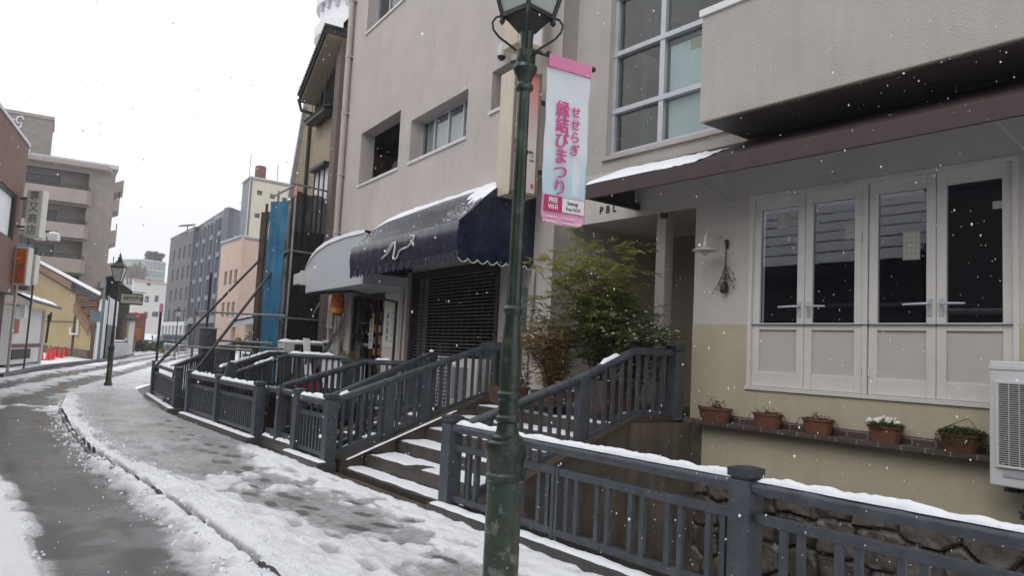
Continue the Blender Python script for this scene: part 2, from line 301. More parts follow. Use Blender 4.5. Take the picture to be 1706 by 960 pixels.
def groundmat(name, base, wetrough, tilesz=0):
    m = bpy.data.materials.new(name); m.use_nodes = True; nt = m.node_tree; L = nt.links.new; b = nt.nodes['Principled BSDF']
    at = N(nt, 'ShaderNodeAttribute', attribute_name='cover'); sp = N(nt, 'ShaderNodeSeparateColor'); L(at.outputs['Color'], sp.inputs[0])
    tc = N(nt, 'ShaderNodeTexCoord')
    n1 = N(nt, 'ShaderNodeTexNoise'); n1.inputs['Scale'].default_value = 14; n1.inputs['Detail'].default_value = 8; n1.inputs['Roughness'].default_value = .7; L(tc.outputs['Object'], n1.inputs[0])
    n2 = N(nt, 'ShaderNodeTexNoise'); n2.inputs['Scale'].default_value = 70; n2.inputs['Detail'].default_value = 3; L(tc.outputs['Object'], n2.inputs[0])
    # cover + fine noise -> slush factor and snow factor
    ad = N(nt, 'ShaderNodeMath', operation='MULTIPLY_ADD'); ad.inputs[1].default_value = .34; ad.inputs[2].default_value = -.17; L(n1.outputs[0], ad.inputs[0])
    cv = N(nt, 'ShaderNodeMath', operation='ADD'); L(sp.outputs[0], cv.inputs[0]); L(ad.outputs[0], cv.inputs[1])
    s1 = N(nt, 'ShaderNodeMapRange', interpolation_type='SMOOTHSTEP'); s1.inputs[1].default_value = .08; s1.inputs[2].default_value = .42; L(cv.outputs[0], s1.inputs[0])
    s2 = N(nt, 'ShaderNodeMapRange', interpolation_type='SMOOTHSTEP'); s2.inputs[1].default_value = .44; s2.inputs[2].default_value = .86; L(cv.outputs[0], s2.inputs[0])
    asp = N(nt, 'ShaderNodeMix', data_type='RGBA'); asp.inputs[6].default_value = (*[c*.25 for c in base], 1); asp.inputs[7].default_value = (*[c*1.9 for c in base], 1)
    nm = N(nt, 'ShaderNodeMapRange'); nm.inputs[1].default_value = .32; nm.inputs[2].default_value = .68; L(n2.outputs[0], nm.inputs[0]); L(nm.outputs[0], asp.inputs[0])
    gk = N(nt, 'ShaderNodeMix', data_type='RGBA'); gk.inputs[7].default_value = (.018, .018, .019, 1); L(sp.outputs[2], gk.inputs[0]); L(asp.outputs[2], gk.inputs[6]); asp = gk
    slc = N(nt, 'ShaderNodeMix', data_type='RGBA'); slc.inputs[6].default_value = (.24, .24, .245, 1); slc.inputs[7].default_value = (.62, .625, .64, 1)
    L(n1.outputs[0], slc.inputs[0])
    if tilesz:
        br = N(nt, 'ShaderNodeTexBrick'); br.inputs['Scale'].default_value = 1; br.inputs['Brick Width'].default_value = tilesz*2; br.inputs['Row Height'].default_value = tilesz; br.inputs['Mortar Size'].default_value = .008; br.inputs['Color1'].default_value = (1, 1, 1, 1); br.inputs['Color2'].default_value = (.86, .86, .86, 1); br.inputs['Mortar'].default_value = (.55, .55, .55, 1); L(tc.outputs['Object'], br.inputs[0])
        ml = N(nt, 'ShaderNodeMix', data_type='RGBA', blend_type='MULTIPLY'); ml.inputs[0].default_value = .75; L(slc.outputs[2], ml.inputs[6]); L(br.outputs[0], ml.inputs[7]); slc = ml
    m1 = N(nt, 'ShaderNodeMix', data_type='RGBA'); L(s1.outputs[0], m1.inputs[0]); L(asp.outputs[2], m1.inputs[6]); L(slc.outputs[2], m1.inputs[7])
    m2 = N(nt, 'ShaderNodeMix', data_type='RGBA'); L(s2.outputs[0], m2.inputs[0]); L(m1.outputs[2], m2.inputs[6]); m2.inputs[7].default_value = (.80, .815, .85, 1)
    L(m2.outputs[2], b.inputs['Base Color'])
    # wetness (green channel) lowers roughness
    r1 = N(nt, 'ShaderNodeMix', data_type='FLOAT'); L(s2.outputs[0], r1.inputs[0]); r1.inputs[3].default_value = .8
    r0 = N(nt, 'ShaderNodeMix', data_type='FLOAT'); L(sp.outputs[1], r0.inputs[0]); r0.inputs[2].default_value = wetrough; r0.inputs[3].default_value = .08
    L(r0.outputs[0], r1.inputs[2]); L(r1.outputs[0], b.inputs['Roughness'])
    n3 = N(nt, 'ShaderNodeMix', data_type='FLOAT'); n3.inputs[0].default_value = .4; L(n1.outputs[0], n3.inputs[2]); L(n2.outputs[0], n3.inputs[3])
    bs = N(nt, 'ShaderNodeMapRange'); bs.inputs[3].default_value = .8; bs.inputs[4].default_value = .05; L(sp.outputs[1], bs.inputs[0])
    bp = N(nt, 'ShaderNodeBump'); bp.inputs['Distance'].default_value = .03; L(bs.outputs[0], bp.inputs['Strength']); L(n3.outputs[0], bp.inputs['Height']); L(bp.outputs[0], b.inputs['Normal'])
    return m
M['road'] = groundmat('wet_asphalt_with_slush', (.066, .066, .07), .46)
M['pave'] = groundmat('pavement_under_slush', (.10, .095, .092), .36, .12)
def rows():
    y = [-1.0]
    while y[-1] < 4.2: y.append(y[-1]+.1)
    while y[-1] < 135: y.append(y[-1]+max(.03, .0045*y[-1]))
    return np.array(y)
YS = rows()
# pavement: from the kerb to the fence line
def make_sheet(name, left, right, ucount, power, cover_fn, m, label=None):
    u = np.linspace(0, 1, ucount)**power
    Y = np.repeat(YS[:, None], ucount, 1); l = interp(left, YS)[:, None]; r = interp(right, YS)[:, None]
    X = r+(l-r)*u[None, :]
    cov, wet, h, grime = cover_fn(X, Y)
    v = np.stack([X, Y, h], -1).reshape(-1, 3); n = len(YS); i = np.arange(n-1)[:, None]*ucount+np.arange(ucount-1)[None, :]
    f = np.stack([i, i+ucount, i+ucount+1, i+1], -1).reshape(-1, 4)
    me = bpy.data.meshes.new(name); me.from_pydata(v.tolist(), [], f.tolist())
    c = np.zeros((v.shape[0], 4), np.float32); c[:, 0] = cov.ravel(); c[:, 1] = wet.ravel(); c[:, 2] = grime.ravel(); c[:, 3] = 1
    a = me.color_attributes.new('cover', 'FLOAT_COLOR', 'POINT'); a.data.foreach_set('color', c.ravel()); me.materials.append(M[m])
    me.polygons.foreach_set('use_smooth', [True]*len(me.polygons))
    if me.polygons[0].normal.z < 0: me.flip_normals()
    o = bpy.data.objects.new(name, me); COL.objects.link(o); tag(o, label, None, None, 'structure'); return o
def prints(X, Y):
    k = np.zeros_like(X); rg = random.Random(3)
    tr = [((4.3, 3.4), (2.7, 8.5), 11), ((3.9, 5.2), (3.4, 8.6), 7), ((2.5, 4.6), (3.5, 12), 16), ((3.1, 9), (3.6, 16), 12), ((3.8, 3.5), (2.9, 6.5), 8)]
    for a, b, n in tr:
        dx, dy = b[0]-a[0], b[1]-a[1]; L = math.hypot(dx, dy); dx /= L; dy /= L
        for i in range(n):
            t = L*i/n; sgn = 1 if i % 2 else -1
            cx = a[0]+dx*t+dy*.1*sgn+rg.uniform(-.04, .04); cy = a[1]+dy*t-dx*.1*sgn+rg.uniform(-.05, .05)
            p = (X-cx)*dx+(Y-cy)*dy; q = (X-cx)*dy-(Y-cy)*dx
            k = np.maximum(k, np.exp(-((p/.13)**4+(q/.052)**4)))
    return k
def pave_cover(X, Y):
    k = interp(KX, Y); f = interp(FX, Y); d = X-k; e = f-X
    nz = fbm(X, Y, 1.6, 1); n2 = fbm(X, Y*.6, 5, 2, 3); n3 = fbm(X, Y*.55, 13, 5, 2)
    bl = 1-np.abs(2*fbm(X, Y*.55, 5.5, 91, 2)-1)*1.8
    wob = (nz-.5)*1.1+(n2-.5)*.7+(n3-.5)*.3-.22*(bl-.4)
    near = sst(17, 9, Y)
    # ridge of ploughed snow by the kerb, wider close to the viewer
    width = .26+.60*sst(11.0, 5.5, Y)+.1*sst(14, 20, Y)
    ridge = sst(width+.3, width-.25, d+wob*.55)
    fencesnow = sst(.85, .1, e+wob*1.1)*sst(12.5, 8.5, Y)*.95+sst(.35, .1, e+wob*.6)*.5
    far = sst(19, 24, Y)*(.72+wob*.35)
    slush = .33+wob*.30
    patch = .72*sst(.55, .68, fbm(X, Y, .9, 9)*.75+n2*.25)*near
    cov = np.clip(np.maximum.reduce([ridge*(.82+wob*.3), fencesnow, far, slush, patch]), 0, 1.1)
    pr = prints(X, Y); cov = cov-pr*.42
    snowy = sst(.45, .75, cov)
    h = .004+.010*np.clip(cov, 0, 1)+.012*(n3-.5)*sst(.2, .5, cov)+snowy*(.008+.022*(n2-.3)+.022*(n3-.4)+.012*bl)+ridge*snowy*(.040*np.exp(-((d-.22)/.25)**2)+.014)*(.5+nz)
    h = h-.02*pr*snowy
    gap = np.exp(-((d-.035-.03*(n2-.5))/(.011+.014*n3))**2)*sst(.47, .60, fbm(X*.4, Y, 1.6, 12)*.7+n2*.3)*sst(13, 9, Y)
    gm = sst(.40, .50, fbm(X*0+1, Y, 1.1, 12)*.6+fbm(X*0+2, Y, 6, 14)*.4)*sst(16, 12, Y)*.9
    lip = sst(.05+.03*(n2-.5), .012, d); h = h*(1-lip*gm)-.03*lip*gm; cov = cov*(1-lip*gm)
    h = h*sst(-.002, .04, e)
    wet = np.clip(sst(.5, .65, fbm(X, Y, .9, 21))*.35*(1-snowy), 0, 1)
    # drop at the kerb edge down to the gutter
    return cov, wet, h, np.zeros_like(cov)
make_sheet('pavement', FX, KX, 120, 1.3, pave_cover, 'pave')
def road_cover(X, Y):
    k = interp(KX, Y); d = k-X
    nz = fbm(X, Y, 1.3, 31); n2 = fbm(X, Y*.55, 5, 32, 3); n3 = fbm(X, Y*.5, 12, 33, 1); wob = (nz-.5)*.9+(n2-.5)*.8+(n3-.5)*.35
    near = sst(19, 13, Y)
    gut = .26*sst(8.5, 5, Y)+.14-.08*sst(9, 13, Y)   # slush bank on the road side of the kerb
    bl = 1-np.abs(2*fbm(X, Y*.5, 6, 81, 2)-1)*1.8
    bank = sst(gut+.16, gut-.22, d+wob*.25-.10*(bl-.4))
    lft = 1.22-.12*sst(6, 9, Y)
    left = sst(lft-.04, lft+.07, d+wob*.10)*sst(15.0, 12.5, Y-(d-1.2)*.9)
    slush = .02+.06*wob
    # farther on: tracks following the bend, between ridges of slush
    l = interp(LX, Y); wdt = k-l; t = np.clip(d/np.maximum(wdt, .1), 0, 2)
    st = .5+.5*np.cos((d*1.2+wob*1.1)*2*math.pi/1.9)
    stripes = sst(.35, .8, st+wob*.5)*.78*sst(19, 24, Y)
    mid = sst(.58, .68, fbm(X*.8, Y*.45, .9, 41))*.8*sst(14, 16, Y)*sst(26, 20, Y)
    beyond = sst(.97, 1.03, t+wob*.05)*.95
    cov = np.maximum.reduce([bank*(.60+.28*bl+wob*.3+.15*sst(.3, .05, d)), left*(.86+wob*.25), slush, stripes, mid, beyond])
    bank = bank
    ln = np.exp(-((d-.36-.36*sst(4, 12, Y)*0-.05*wob)/.012)**2)
    seam = np.exp(-((d-1.0-.015*(n2-.5))/.012)**2)*sst(.4, .55, fbm(X, Y, 1.1, 55))
    snowy = sst(.45, .75, cov)
    h = -.055+.006*np.clip(cov, 0, 1)+snowy*(.02+.025*(n2-.3)+.02*(n3-.4))+bank*(.008+.022*bl*sst(.02, .2, bank))+left*.008*bl*snowy-seam*.008
    lift = sst(.55, .05, d+.15*(n2-.5))*sst(13, 9, Y); h = h+lift*snowy*.03
    wet = np.clip((1-snowy)*(.25+.75*sst(.52, .66, fbm(X*1.3, Y*.35, .55, 61))*sst(13, 17, Y)+.35*sst(.45, .6, fbm(X, Y, 2, 62))), 0, 1)
    edge = np.exp(-((d-gut-.30-.12*(nz-.5))/.09)**2)*.6+np.exp(-((d-1.08-.06*(nz-.5))/.10)**2)*.7+seam*.9+.5*sst(.55, .75, fbm(X, Y*.2, 4, 66, 3))
    return cov-seam*.1, wet, h, np.clip(edge*(1-snowy), 0, .9)
RL = [(a, b-9) for a, b in LX]
make_sheet('road', KX, RL, 300, 1.9, road_cover, 'road')
# loose snow crumbs thrown up along the kerb and the slush edges
rs = np.random.RandomState(8); n_ = 1500; Yc = 4.3+16*rs.rand(n_)**1.4; kd = interp(KX, Yc)
side = rs.rand(n_); dd = np.where(side < .55, np.abs(rs.normal(.05, .22, n_)), np.where(side < .9, -np.abs(rs.normal(.08, .13, n_)), -(1.22+rs.normal(0, .03, n_)))); Xc = kd+dd
_, _, h1, _ = pave_cover(Xc, Yc); c2_, _, h2, _ = road_cover(Xc, Yc); hc = np.where(dd > 0, h1, h2); mb = MB(); rz = rs.uniform(.006, .016, n_)*(1+.9*(rs.rand(n_) < .12))
for i in range(n_):
    r_ = rz[i]; x, y, z = Xc[i], Yc[i], hc[i]; o = []
    for k in range(6):
        a = 2*math.pi*k/6; q = r_*rs.uniform(.7, 1.25); o.append((x+math.cos(a)*q, y+math.sin(a)*q, z-.002))
    for k in range(6):
        a = 2*math.pi*(k+.5)/6; q = r_*rs.uniform(.45, .8); o.append((x+math.cos(a)*q, y+math.sin(a)*q, z+r_*rs.uniform(.5, .8)))
    o.append((x, y, z+r_*rs.uniform(.8, 1.0))); mb.add(o, [(k, (k+1) % 6, 6+k) for k in range(6)]+[((k+1) % 6, 6+(k+1) % 6, 6+k) for k in range(6)]+[(6+k, 6+(k+1) % 6, 12) for k in range(6)])
tag(mb.build('snow_crumbs', 'snow', recalc=False, smooth=90), 'loose crumbs of snow and slush scattered along the kerb', 'snow', None, 'stuff')
mb = MB(); ys_ = [float(y) for y in YS[::6] if y < 60]
for i in range(len(ys_)-1):
    a_, b_ = float(interp(KX, ys_[i])), float(interp(KX, ys_[i+1]))
    mb.add([(a_-.07, ys_[i], -.3), (a_+.12, ys_[i], -.3), (b_+.12, ys_[i+1], -.3), (b_-.07, ys_[i+1], -.3), (a_-.05, ys_[i], -.012), (a_+.12, ys_[i], -.012), (b_+.12, ys_[i+1], -.012), (b_-.05, ys_[i+1], -.012)], [(4,5,6,7),(0,4,7,3),(1,2,6,5)])
tag(mb.build('pavement_kerb', 'kerb', smooth=40), 'dark wet kerb stones along the road edge', None, None, 'structure')
# surrounding ground sheet with a slot for the canal (everything below the street sheets)
mb = MB()
for x0, x1, y0, y1 in ((-260, -7, -60, 420), (-7, 14, -60, -1), (60, 320, -60, 420), (-7, 60, 135, 420)):
    mb.quad((x0, y0, -.07), (x1, y0, -.07), (x1, y1, -.07), (x0, y1, -.07))
for i in range(0, 136, 2):
    y0, y1 = i-1, min(i+1, 135)
    a0, a1 = float(interp(RL, y0)), float(interp(RL, y1)); mb.quad((-7, y0, -.07), (max(-7, a0+.5), y0, -.07), (max(-7, a1+.5), y1, -.07), (-7, y1, -.07))
    if y0 > 30:
        b0, b1 = float(interp(FX, y0))+.0, float(interp(FX, y1))+.0
        mb.quad((b0, y0, -.01), (60, y0, -.01), (60, y1, -.01), (b1, y1, -.01))
M['farground'] = mat('snowy_ground', (.72, .74, .77), .8, .12, .6, .3, 5)
tag(mb.build('ground', 'farground'), 'snow covered ground of the plots around the street', None, None, 'structure')
# canal
mb = MB(); mb.quad((4.3, -3, -1.6), (9, -3, -1.6), (9, 31, -1.6), (4.3, 31, -1.6))
M['water'] = mat('dark_canal_water', (.012, .013, .012), .08, .2, 2, .4, 6)
tag(mb.build('water', 'water'), 'dark shallow water at the bottom of the canal', None, None, 'structure')
# street-side canal wall
t = thing('canal_wall', (4.3, 0, 0), 'wet dark concrete canal wall beneath the grey street fence', 'wall')
mb = MB()
for i in range(17): 
    y0 = -3+i*2; y1 = y0+2; a = float(interp(FX, y0))+.24; b = float(interp(FX, y1))+.24
    mb.prism([(a, y0, -1.7), (b, y1, -1.7), (b, y1, -.03), (a, y0, -.03)], (-.2, 0, 0))
mb.build('wall_face', 'concrete', t)
# building-side stone wall with real stones
t = thing('stone_wall', (7.25, 3, 0), 'rough dark cut-stone canal wall below the cream wall', 'wall')
def stonewall(y0, y1, z0, z1, x):
    res = .022; ys = np.arange(y0, y1, res); zs = np.arange(z0, z1+.001, res); Yg, Zg = np.meshgrid(ys, zs)
    rg = np.random.RandomState(4); pts = []
    cz = z0-.2; row = 0
    while cz < z1+.4:
        hh = .30; cy = y0-.4+(row % 2)*.2
        while cy < y1+.4: pts.append((cy+rg.uniform(-.08, .08), cz+rg.uniform(-.07, .07))); cy += rg.uniform(.32, .52)
        cz += hh; row += 1
    pts = np.array(pts); wy = Yg+(fbm(Yg, Zg, 3, 71)-.5)*.12; wz = Zg+(fbm(Yg, Zg, 3, 72)-.5)*.12
    d = np.sqrt((wy[..., None]-pts[:, 0])**2+((wz[..., None]-pts[:, 1])*1.25)**2); idx = np.argsort(d, -1)[..., :2]
    d1 = np.take_along_axis(d, idx[..., :1], -1)[..., 0]; d2 = np.take_along_axis(d, idx[..., 1:2], -1)[..., 0]; g = sst(0, .06, d2-d1)
    tone = rg.uniform(.45, 1.25, len(pts)); red = rg.rand(len(pts)) < .1; k = idx[..., 0]
    tilt = rg.uniform(-.25, .25, (len(pts), 2))
    disp = g*(.03+.03*fbm(Yg, Zg, 9, 73)+.025*fbm(Yg, Zg, 25, 74, 3))+g*(tilt[k, 0]*(wy-pts[k, 0])+tilt[k, 1]*(wz-pts[k, 1]))*.4
    X = x-disp; n, mm = Yg.shape; mb = MB(); mb.v = [Vector(p) for p in np.stack([X, Yg, Zg], -1).reshape(-1, 3).tolist()]
    i = (np.arange(n-1)[:, None]*mm+np.arange(mm-1)[None, :]); mb.f = [tuple(q) for q in np.stack([i, i+mm, i+mm+1, i+1], -1).reshape(-1, 4).tolist()]
    c = np.ones((n*mm, 4)); tt = (tone[k]*(.42+.58*g)).ravel(); c[:, 0] = tt*np.where(red[k].ravel(), 1.2, 1); c[:, 1] = tt*.97; c[:, 2] = tt*.95; mb.attrs = {'tone': c}
    return mb
M['stone'] = mat('dark_wet_stone', (.12, .11, .10), .42, .3, 8, .6, 50, attr='tone')
stonewall(.6, 5.85, -1.7, .345, 7.27).build('stone_face', 'stone', t, smooth=50, recalc=False)
MB().box((7.25, 5.85, -1.7), (7.5, 8.3, .1)).build('end_block', 'concrete', t)
# ================= FENCES, STAIR RAILINGS, KERB, BRIDGES =================
XF = 4.16
def post(parent, x, y, z0, z1, sz=.155, snow=0):
    mb = MB(); h = sz/2
    mb.box((x-h, y-h, z0), (x+h, y+h, z1-.085)); p = mb.build('post', 'fence', parent, bevel=.006)
    c = MB(); g = h-.012
    c.box((x-g, y-g, z1-.085), (x+g, y+g, z1-.065)); c.box((x-h-.006, y-h-.006, z1-.065), (x+h+.006, y+h+.006, z1-.012))
    c.add([(x-h-.006, y-h-.006, z1-.012), (x+h+.006, y-h-.006, z1-.012), (x+h+.006, y+h+.006, z1-.012), (x-h-.006, y+h+.006, z1-.012),
           (x-h*.5, y-h*.5, z1), (x+h*.5, y-h*.5, z1), (x+h*.5, y+h*.5, z1), (x-h*.5, y+h*.5, z1)], [(0,1,5,4),(1,2,6,5),(2,3,7,6),(3,0,4,7),(4,5,6,7)])
    c.build('post_cap', 'fencecap', p, bevel=.004)
    if snow:
        snowstrip((x-h*.8, y, z1), (x+h*.8, y, z1), sz*.9, snow, p, seed=x*3+y)
    return p
def handrail(parent, pts, snow=.045, w_=.115, h_=.085, snowsegs=None):
    mb = MB()
    pts = [Vector(p) for p in pts]
    prof = [(-.5, -.25), (-.38, -.5), (.38, -.5), (.5, -.25), (.5, .15), (.3, .45), (0, .52), (-.3, .45), (-.5, .15)]
    K = len(prof)
    for i, p in enumerate(pts):
        d = (pts[min(i+1, len(pts)-1)]-pts[max(i-1, 0)]); d.z = 0; d.normalize(); sd = Vector((d.y, -d.x, 0))
        for a, b in prof: mb.v.append(p+sd*(a*w_)+Vector((0, 0, b*h_)))
    mb.f = [(i*K+k, i*K+(k+1) % K, (i+1)*K+(k+1) % K, (i+1)*K+k) for i in range(len(pts)-1) for k in range(K)]+[tuple(range(K))[::-1], tuple((len(pts)-1)*K+k for k in range(K))]
    r = mb.build('handrail', 'fence', parent, smooth=45)
    up = Vector((0, 0, h_*.45))
    if snowsegs is None and snow: snowsegs = [(i, 0.01, .99, snow) for i in range(len(pts)-1)]
    for i, a, b, th in (snowsegs or []):
        p, q = pts[i]+up, pts[i+1]+up; snowstrip(p.lerp(q, a), p.lerp(q, b), w_*.85, th, r, seed=i+p.y)
    return r
def flat_fence(parent, x0, y0, x1, y1, pairs=True, dense=.12, zt=.845, zm=.655, zb=.17, snow=.045, mids=()):
    a = Vector((x0, y0, 0)); b = Vector((x1, y1, 0)); d = (b-a).normalized(); L = (b-a).length
    z = lambda p, h: Vector((p.x, p.y, h))
    handrail(parent, [z(a+d*.07, zt), z(b-d*.07, zt)], snow)
    for nm, h, hh in (('middle_rail', zm, .06), ('bottom_rail', zb, .06)):
        mb = MB(); mb.bar(z(a+d*.075, h), z(b-d*.075, h), .05, hh); mb.build(nm, 'fence', parent, bevel=.004)
    pos = []; t = .16; k = 0
    while t < L-.12: pos.append(t); t += (.115 if k % 2 == 0 else .235) if pairs else dense; k += 1
    for m_ in mids:
        for o in (-.024, .024): mb = MB(); mb.bar(z(a+d*(m_*L+o), zb-.1), z(a+d*(m_*L+o), zm+.036), .056, .036, up=d); mb.build('panel_stile', 'fence', parent)
    for t in pos:
        if any(abs(t-m_*L) < .06 for m_ in mids): continue
        mb = MB(); mb.bar(z(a+d*t, zb+.028), z(a+d*t, zm-.028), .034, .042, up=d); mb.build('baluster', 'fence', parent)
def kerb(parent, pts, snow=.03, wd=.27, z1=.1):
    mb = MB()
    for i in range(len(pts)-1):
        p, q = Vector((*pts[i], .02)), Vector((*pts[i+1], .02)); mb.vbar(p, q, wd, (z1-.02)*2)
    k = mb.build('kerb_stone', 'kerb', parent, bevel=.02)
    if snow:
        for i in range(len(pts)-1):
            p, q = Vector((pts[i][0]-wd*.22, pts[i][1], z1)), Vector((pts[i+1][0]-wd*.22, pts[i+1][1], z1)); snowstrip(p, q, wd*.5, snow, k, seed=i)
# --- near street fence
P = dict(p0=2.95, p1=6.36, p2=9.25, p3=10.3, p4=11.95, p5=14.05, p6=15.95, p7=17.05, p8=21.2)
t = thing('canal_fence', (XF, 4.6, 0), 'snow-topped slate blue metal fence in front, running right from the foot of the near stairs', 'fence')
kerb(t, [(XF-.05, -.6), (XF-.05, P['p1']+.12)], .032)
post(t, XF, P['p0'], .08, .965); post(t, XF, P['p1'], .08, .965); post(t, XF, -.4, .08, .965)
flat_fence(t, XF, P['p0'], XF, P['p1'], mids=(.53,)); flat_fence(t, XF, -.4, XF, P['p0'], mids=())
# --- middle fence pieces along the kerb
def fence_piece(label, ys, xs, posts, dense, kx=None, ps=.155):
    t = thing('canal_fence', (xs[0], ys[0], 0), label, 'fence')
    kerb(t, kx or [(xs[0]-.05, ys[0]-.12), (xs[-1]-.05, ys[-1]+.12)], .035)
    for x, y in zip(xs, ys):
        if (x, y) in posts: post(t, x, y, .08, .965, ps, snow=0)
    for i in range(len(ys)-1): flat_fence(t, xs[i], ys[i], xs[i+1], ys[i+1], False, dense, snow=.06)
    return t
fence_piece('short fence panel with two posts, left of the near stair opening', [P['p2'], P['p3']], [XF, XF], [(XF, P['p2']), (XF, P['p3'])], .11)
fence_piece('dark two-panel fence with three posts and snowy rail in mid pavement', [P['p4'], P['p5'], P['p6']], [XF, XF, XF], [(XF, P['p4']), (XF, P['p5']), (XF, P['p6'])], .1)
fence_piece('farthest fence piece, curving away beside the scaffold pole base', [P['p7'], P['p8']], [XF+.02, 4.62], [(XF+.02, P['p7']), (4.62, P['p8'])], .11)
# thin recessed rail between the short panel and the mid fence
t = thing('canal_fence', (XF+.25, 11, 0), 'plain recessed fence without snow between the short panel and the two-panel fence', 'fence')
handrail(t, [(XF+.12, P['p3']+.1, .86), (XF+.12, P['p4']-.1, .86)], 0)
mb = MB(); mb.bar((XF+.12, P['p3']+.1, .2), (XF+.12, P['p4']-.1, .2), .06, .09); mb.build('bottom_rail', 'fence', t)
for i in range(8): mb = MB(); y = P['p3']+.25+i*.17; mb.bar((XF+.12, y, .24), (XF+.12, y, .82), .03, .03); mb.build('baluster', 'fence', t)
mb = MB(); mb.box((XF+.02, P['p3']+.1, -.3), (XF+.3, P['p4']-.1, .14)); mb.build('base_curb', 'kerb', t)
snowstrip((XF+.1, P['p3']+.15, .14), (XF+.1, P['p4']-.1, .14), .16, .04, t)
# --- sloping stair railings
def stair_rail(label, pts, hts=.70, pitch=.135, posts=(), endpost=None, snowsegs=(), wd=.1, beam=True, bs=.05, loc=None):
    """pts: top-of-rail polyline; bottom rail runs hts below it"""
    pts = [Vector(p) for p in pts]
    t = thing('stair_railing', pts[0] if loc is None else loc, label, 'railing')
    handrail(t, pts, 0, wd, .09, snowsegs)
    mb = MB()
    for i in range(len(pts)-1): mb.vbar(pts[i]-Vector((0,0,hts)), pts[i+1]-Vector((0,0,hts)), .055, .075)
    mb.build('bottom_rail', 'fence', t)
    for i in range(len(pts)-1):
        p, q = pts[i], pts[i+1]; L = (q-p).length; n = max(1, round(L/pitch)); d = (q-p).normalized()
        for k in range(n):
            c = p.lerp(q, (k+.5)/n)
            if any((Vector(pp).to_2d()-c.to_2d()).length < .09 for pp in posts): continue
            mb = MB(); dd = Vector((d.x, d.y, 0)).normalized(); mb.bar(c-Vector((0,0,hts-.03)), c-Vector((0,0,.03)), .03, .042, up=dd); mb.build('baluster', 'fence', t)
    for pp in posts:
        pp = Vector(pp); mb = MB(); mb.box((pp.x-.075, pp.y-.05, pp.z-hts-.2), (pp.x+.075, pp.y+.05, pp.z-.02)); mb.build('post', 'fence', t, bevel=.005)
    if endpost: post(t, *endpost)
    return t
F1 = .94
Y1a, Y1b = P['p1']-.12, P['p2']
r1 = stair_rail('stair railing nearest the potted bamboo, ending in a square post at the cream wall', [(4.26, 6.30, .86), (5.73, 6.19, 1.385), (6.46, 6.13, 1.70), (7.1, 6.09, 1.70)], .72, .135, [(5.73, 6.19, 1.385)], (7.12, 6.08, .9, 1.80), [(1, .32, .68, .05)])
r2 = stair_rail('left-hand railing of the near stairs, passing behind the lamp post', [(4.26, Y1b, .90), (6.55, Y1b, 1.67), (7.05, Y1b, 1.67)], .70, .14, [(5.55, Y1b, 1.33), (5.0, Y1b+.0, 1.15)], None, [(0, .0, .06, .06)])
# inner rail of the double stair
r2b = stair_rail('inner parallel railing just behind the left-hand railing of the near stairs', [(4.3, P['p2']+.3, .90), (6.2, 10.2, 1.52), (6.55, 10.75, 1.52)], .70, .15, [(6.55, 10.75, 1.52)], None, [(1, .0, .5, .035)])
# side beams (concrete strings with timber edge) and bridges
def stair_bridge(label, y0, y1, steps, floor, xend=7.2, sidebeams=True, stepmat='step'):
    t = thing('footbridge', (4.3, (y0+y1)/2, 0), label, 'footbridge')
    zprev = .0
    for i, (x, z) in enumerate(steps):
        xn = steps[i+1][0] if i+1 < len(steps) else xend
        mb = MB(); mb.box((x, y0+.12, z-.2), (xn+.06, y1-.12, z)); s = mb.build('step', stepmat, t, bevel=.012)
        # snow carpet on the tread with an uneven edge
        sn = MB(); nx, ny = 10, 36; o = []
        for a in range(nx+1):
            for b in range(ny+1):
                u = a/nx; yy = y0+.14+(y1-y0-.28)*b/ny; xx = x+.035+.02*mn.noise(Vector((yy*4, z*9, 1)))+(xn-x-.05)*u
                hgt = (.014+.010*mn.noise(Vector((xx*6, yy*6, z)))+.01*mn.noise(Vector((xx*20, yy*20, z))))*min(1, 6*u+.15)
                tr = max(0, mn.noise(Vector((xx*2.2, yy*1.7, z*5)))-.42)+.3*max(0, mn.noise(Vector((xx*7, yy*7, z*5)))-.36); o.append((xx, yy, z+hgt*.8-tr*.10))
        sn.add(o, [(a*(ny+1)+b, (a+1)*(ny+1)+b, (a+1)*(ny+1)+b+1, a*(ny+1)+b+1) for a in range(nx) for b in range(ny)])
        sn.build('snow_layer', 'snow', s, smooth=60)
    return t
st = [(4.32, .03), (4.62, .19), (5.08, .35), (5.52, .51), (5.95, .67), (6.35, .82), (6.65, .94)]
b1 = stair_bridge('near flight of snowy stone steps rising from the pavement to the shop front', 6.2, Y1b, st, F1)
def stringer(t, x0, x1, y, z0, z1, zb0, zb1, xf, zf, th=.22, edge='timber'):
    mb = MB(); pts = [(x0, y, zb0), (x0, y, z0), (x1, y, z1), (xf, y, zf), (xf, y, zb1)]
    mb.prism([Vector(p) for p in pts], (0, th, 0)); mb.build('side_beam', 'concrete', t)
    mb = MB(); mb.vbar((x0, y+th/2, z0+.03), (x1, y+th/2, z1+.03), th+.04, .06); mb.vbar((x1, y+th/2, z1+.03), (xf, y+th/2, zf+.03), th+.04, .06); mb.build('edge_board', edge, t)
stringer(b1, 4.3, 6.46, 6.06, .06, .90, -.35, -.9, 7.25, .90)
stringer(b1, 4.3, 6.5, Y1b-.11, .06, .90, -.35, -.9, 7.25, .90)
snowstrip((4.35, Y1b-.16, .13), (6.0, Y1b-.16, .75), .07, .014, b1)
MB().box((4.35, 6.3, -.35), (7.3, Y1b-.15, .0)).build('slab', 'concrete', b1)
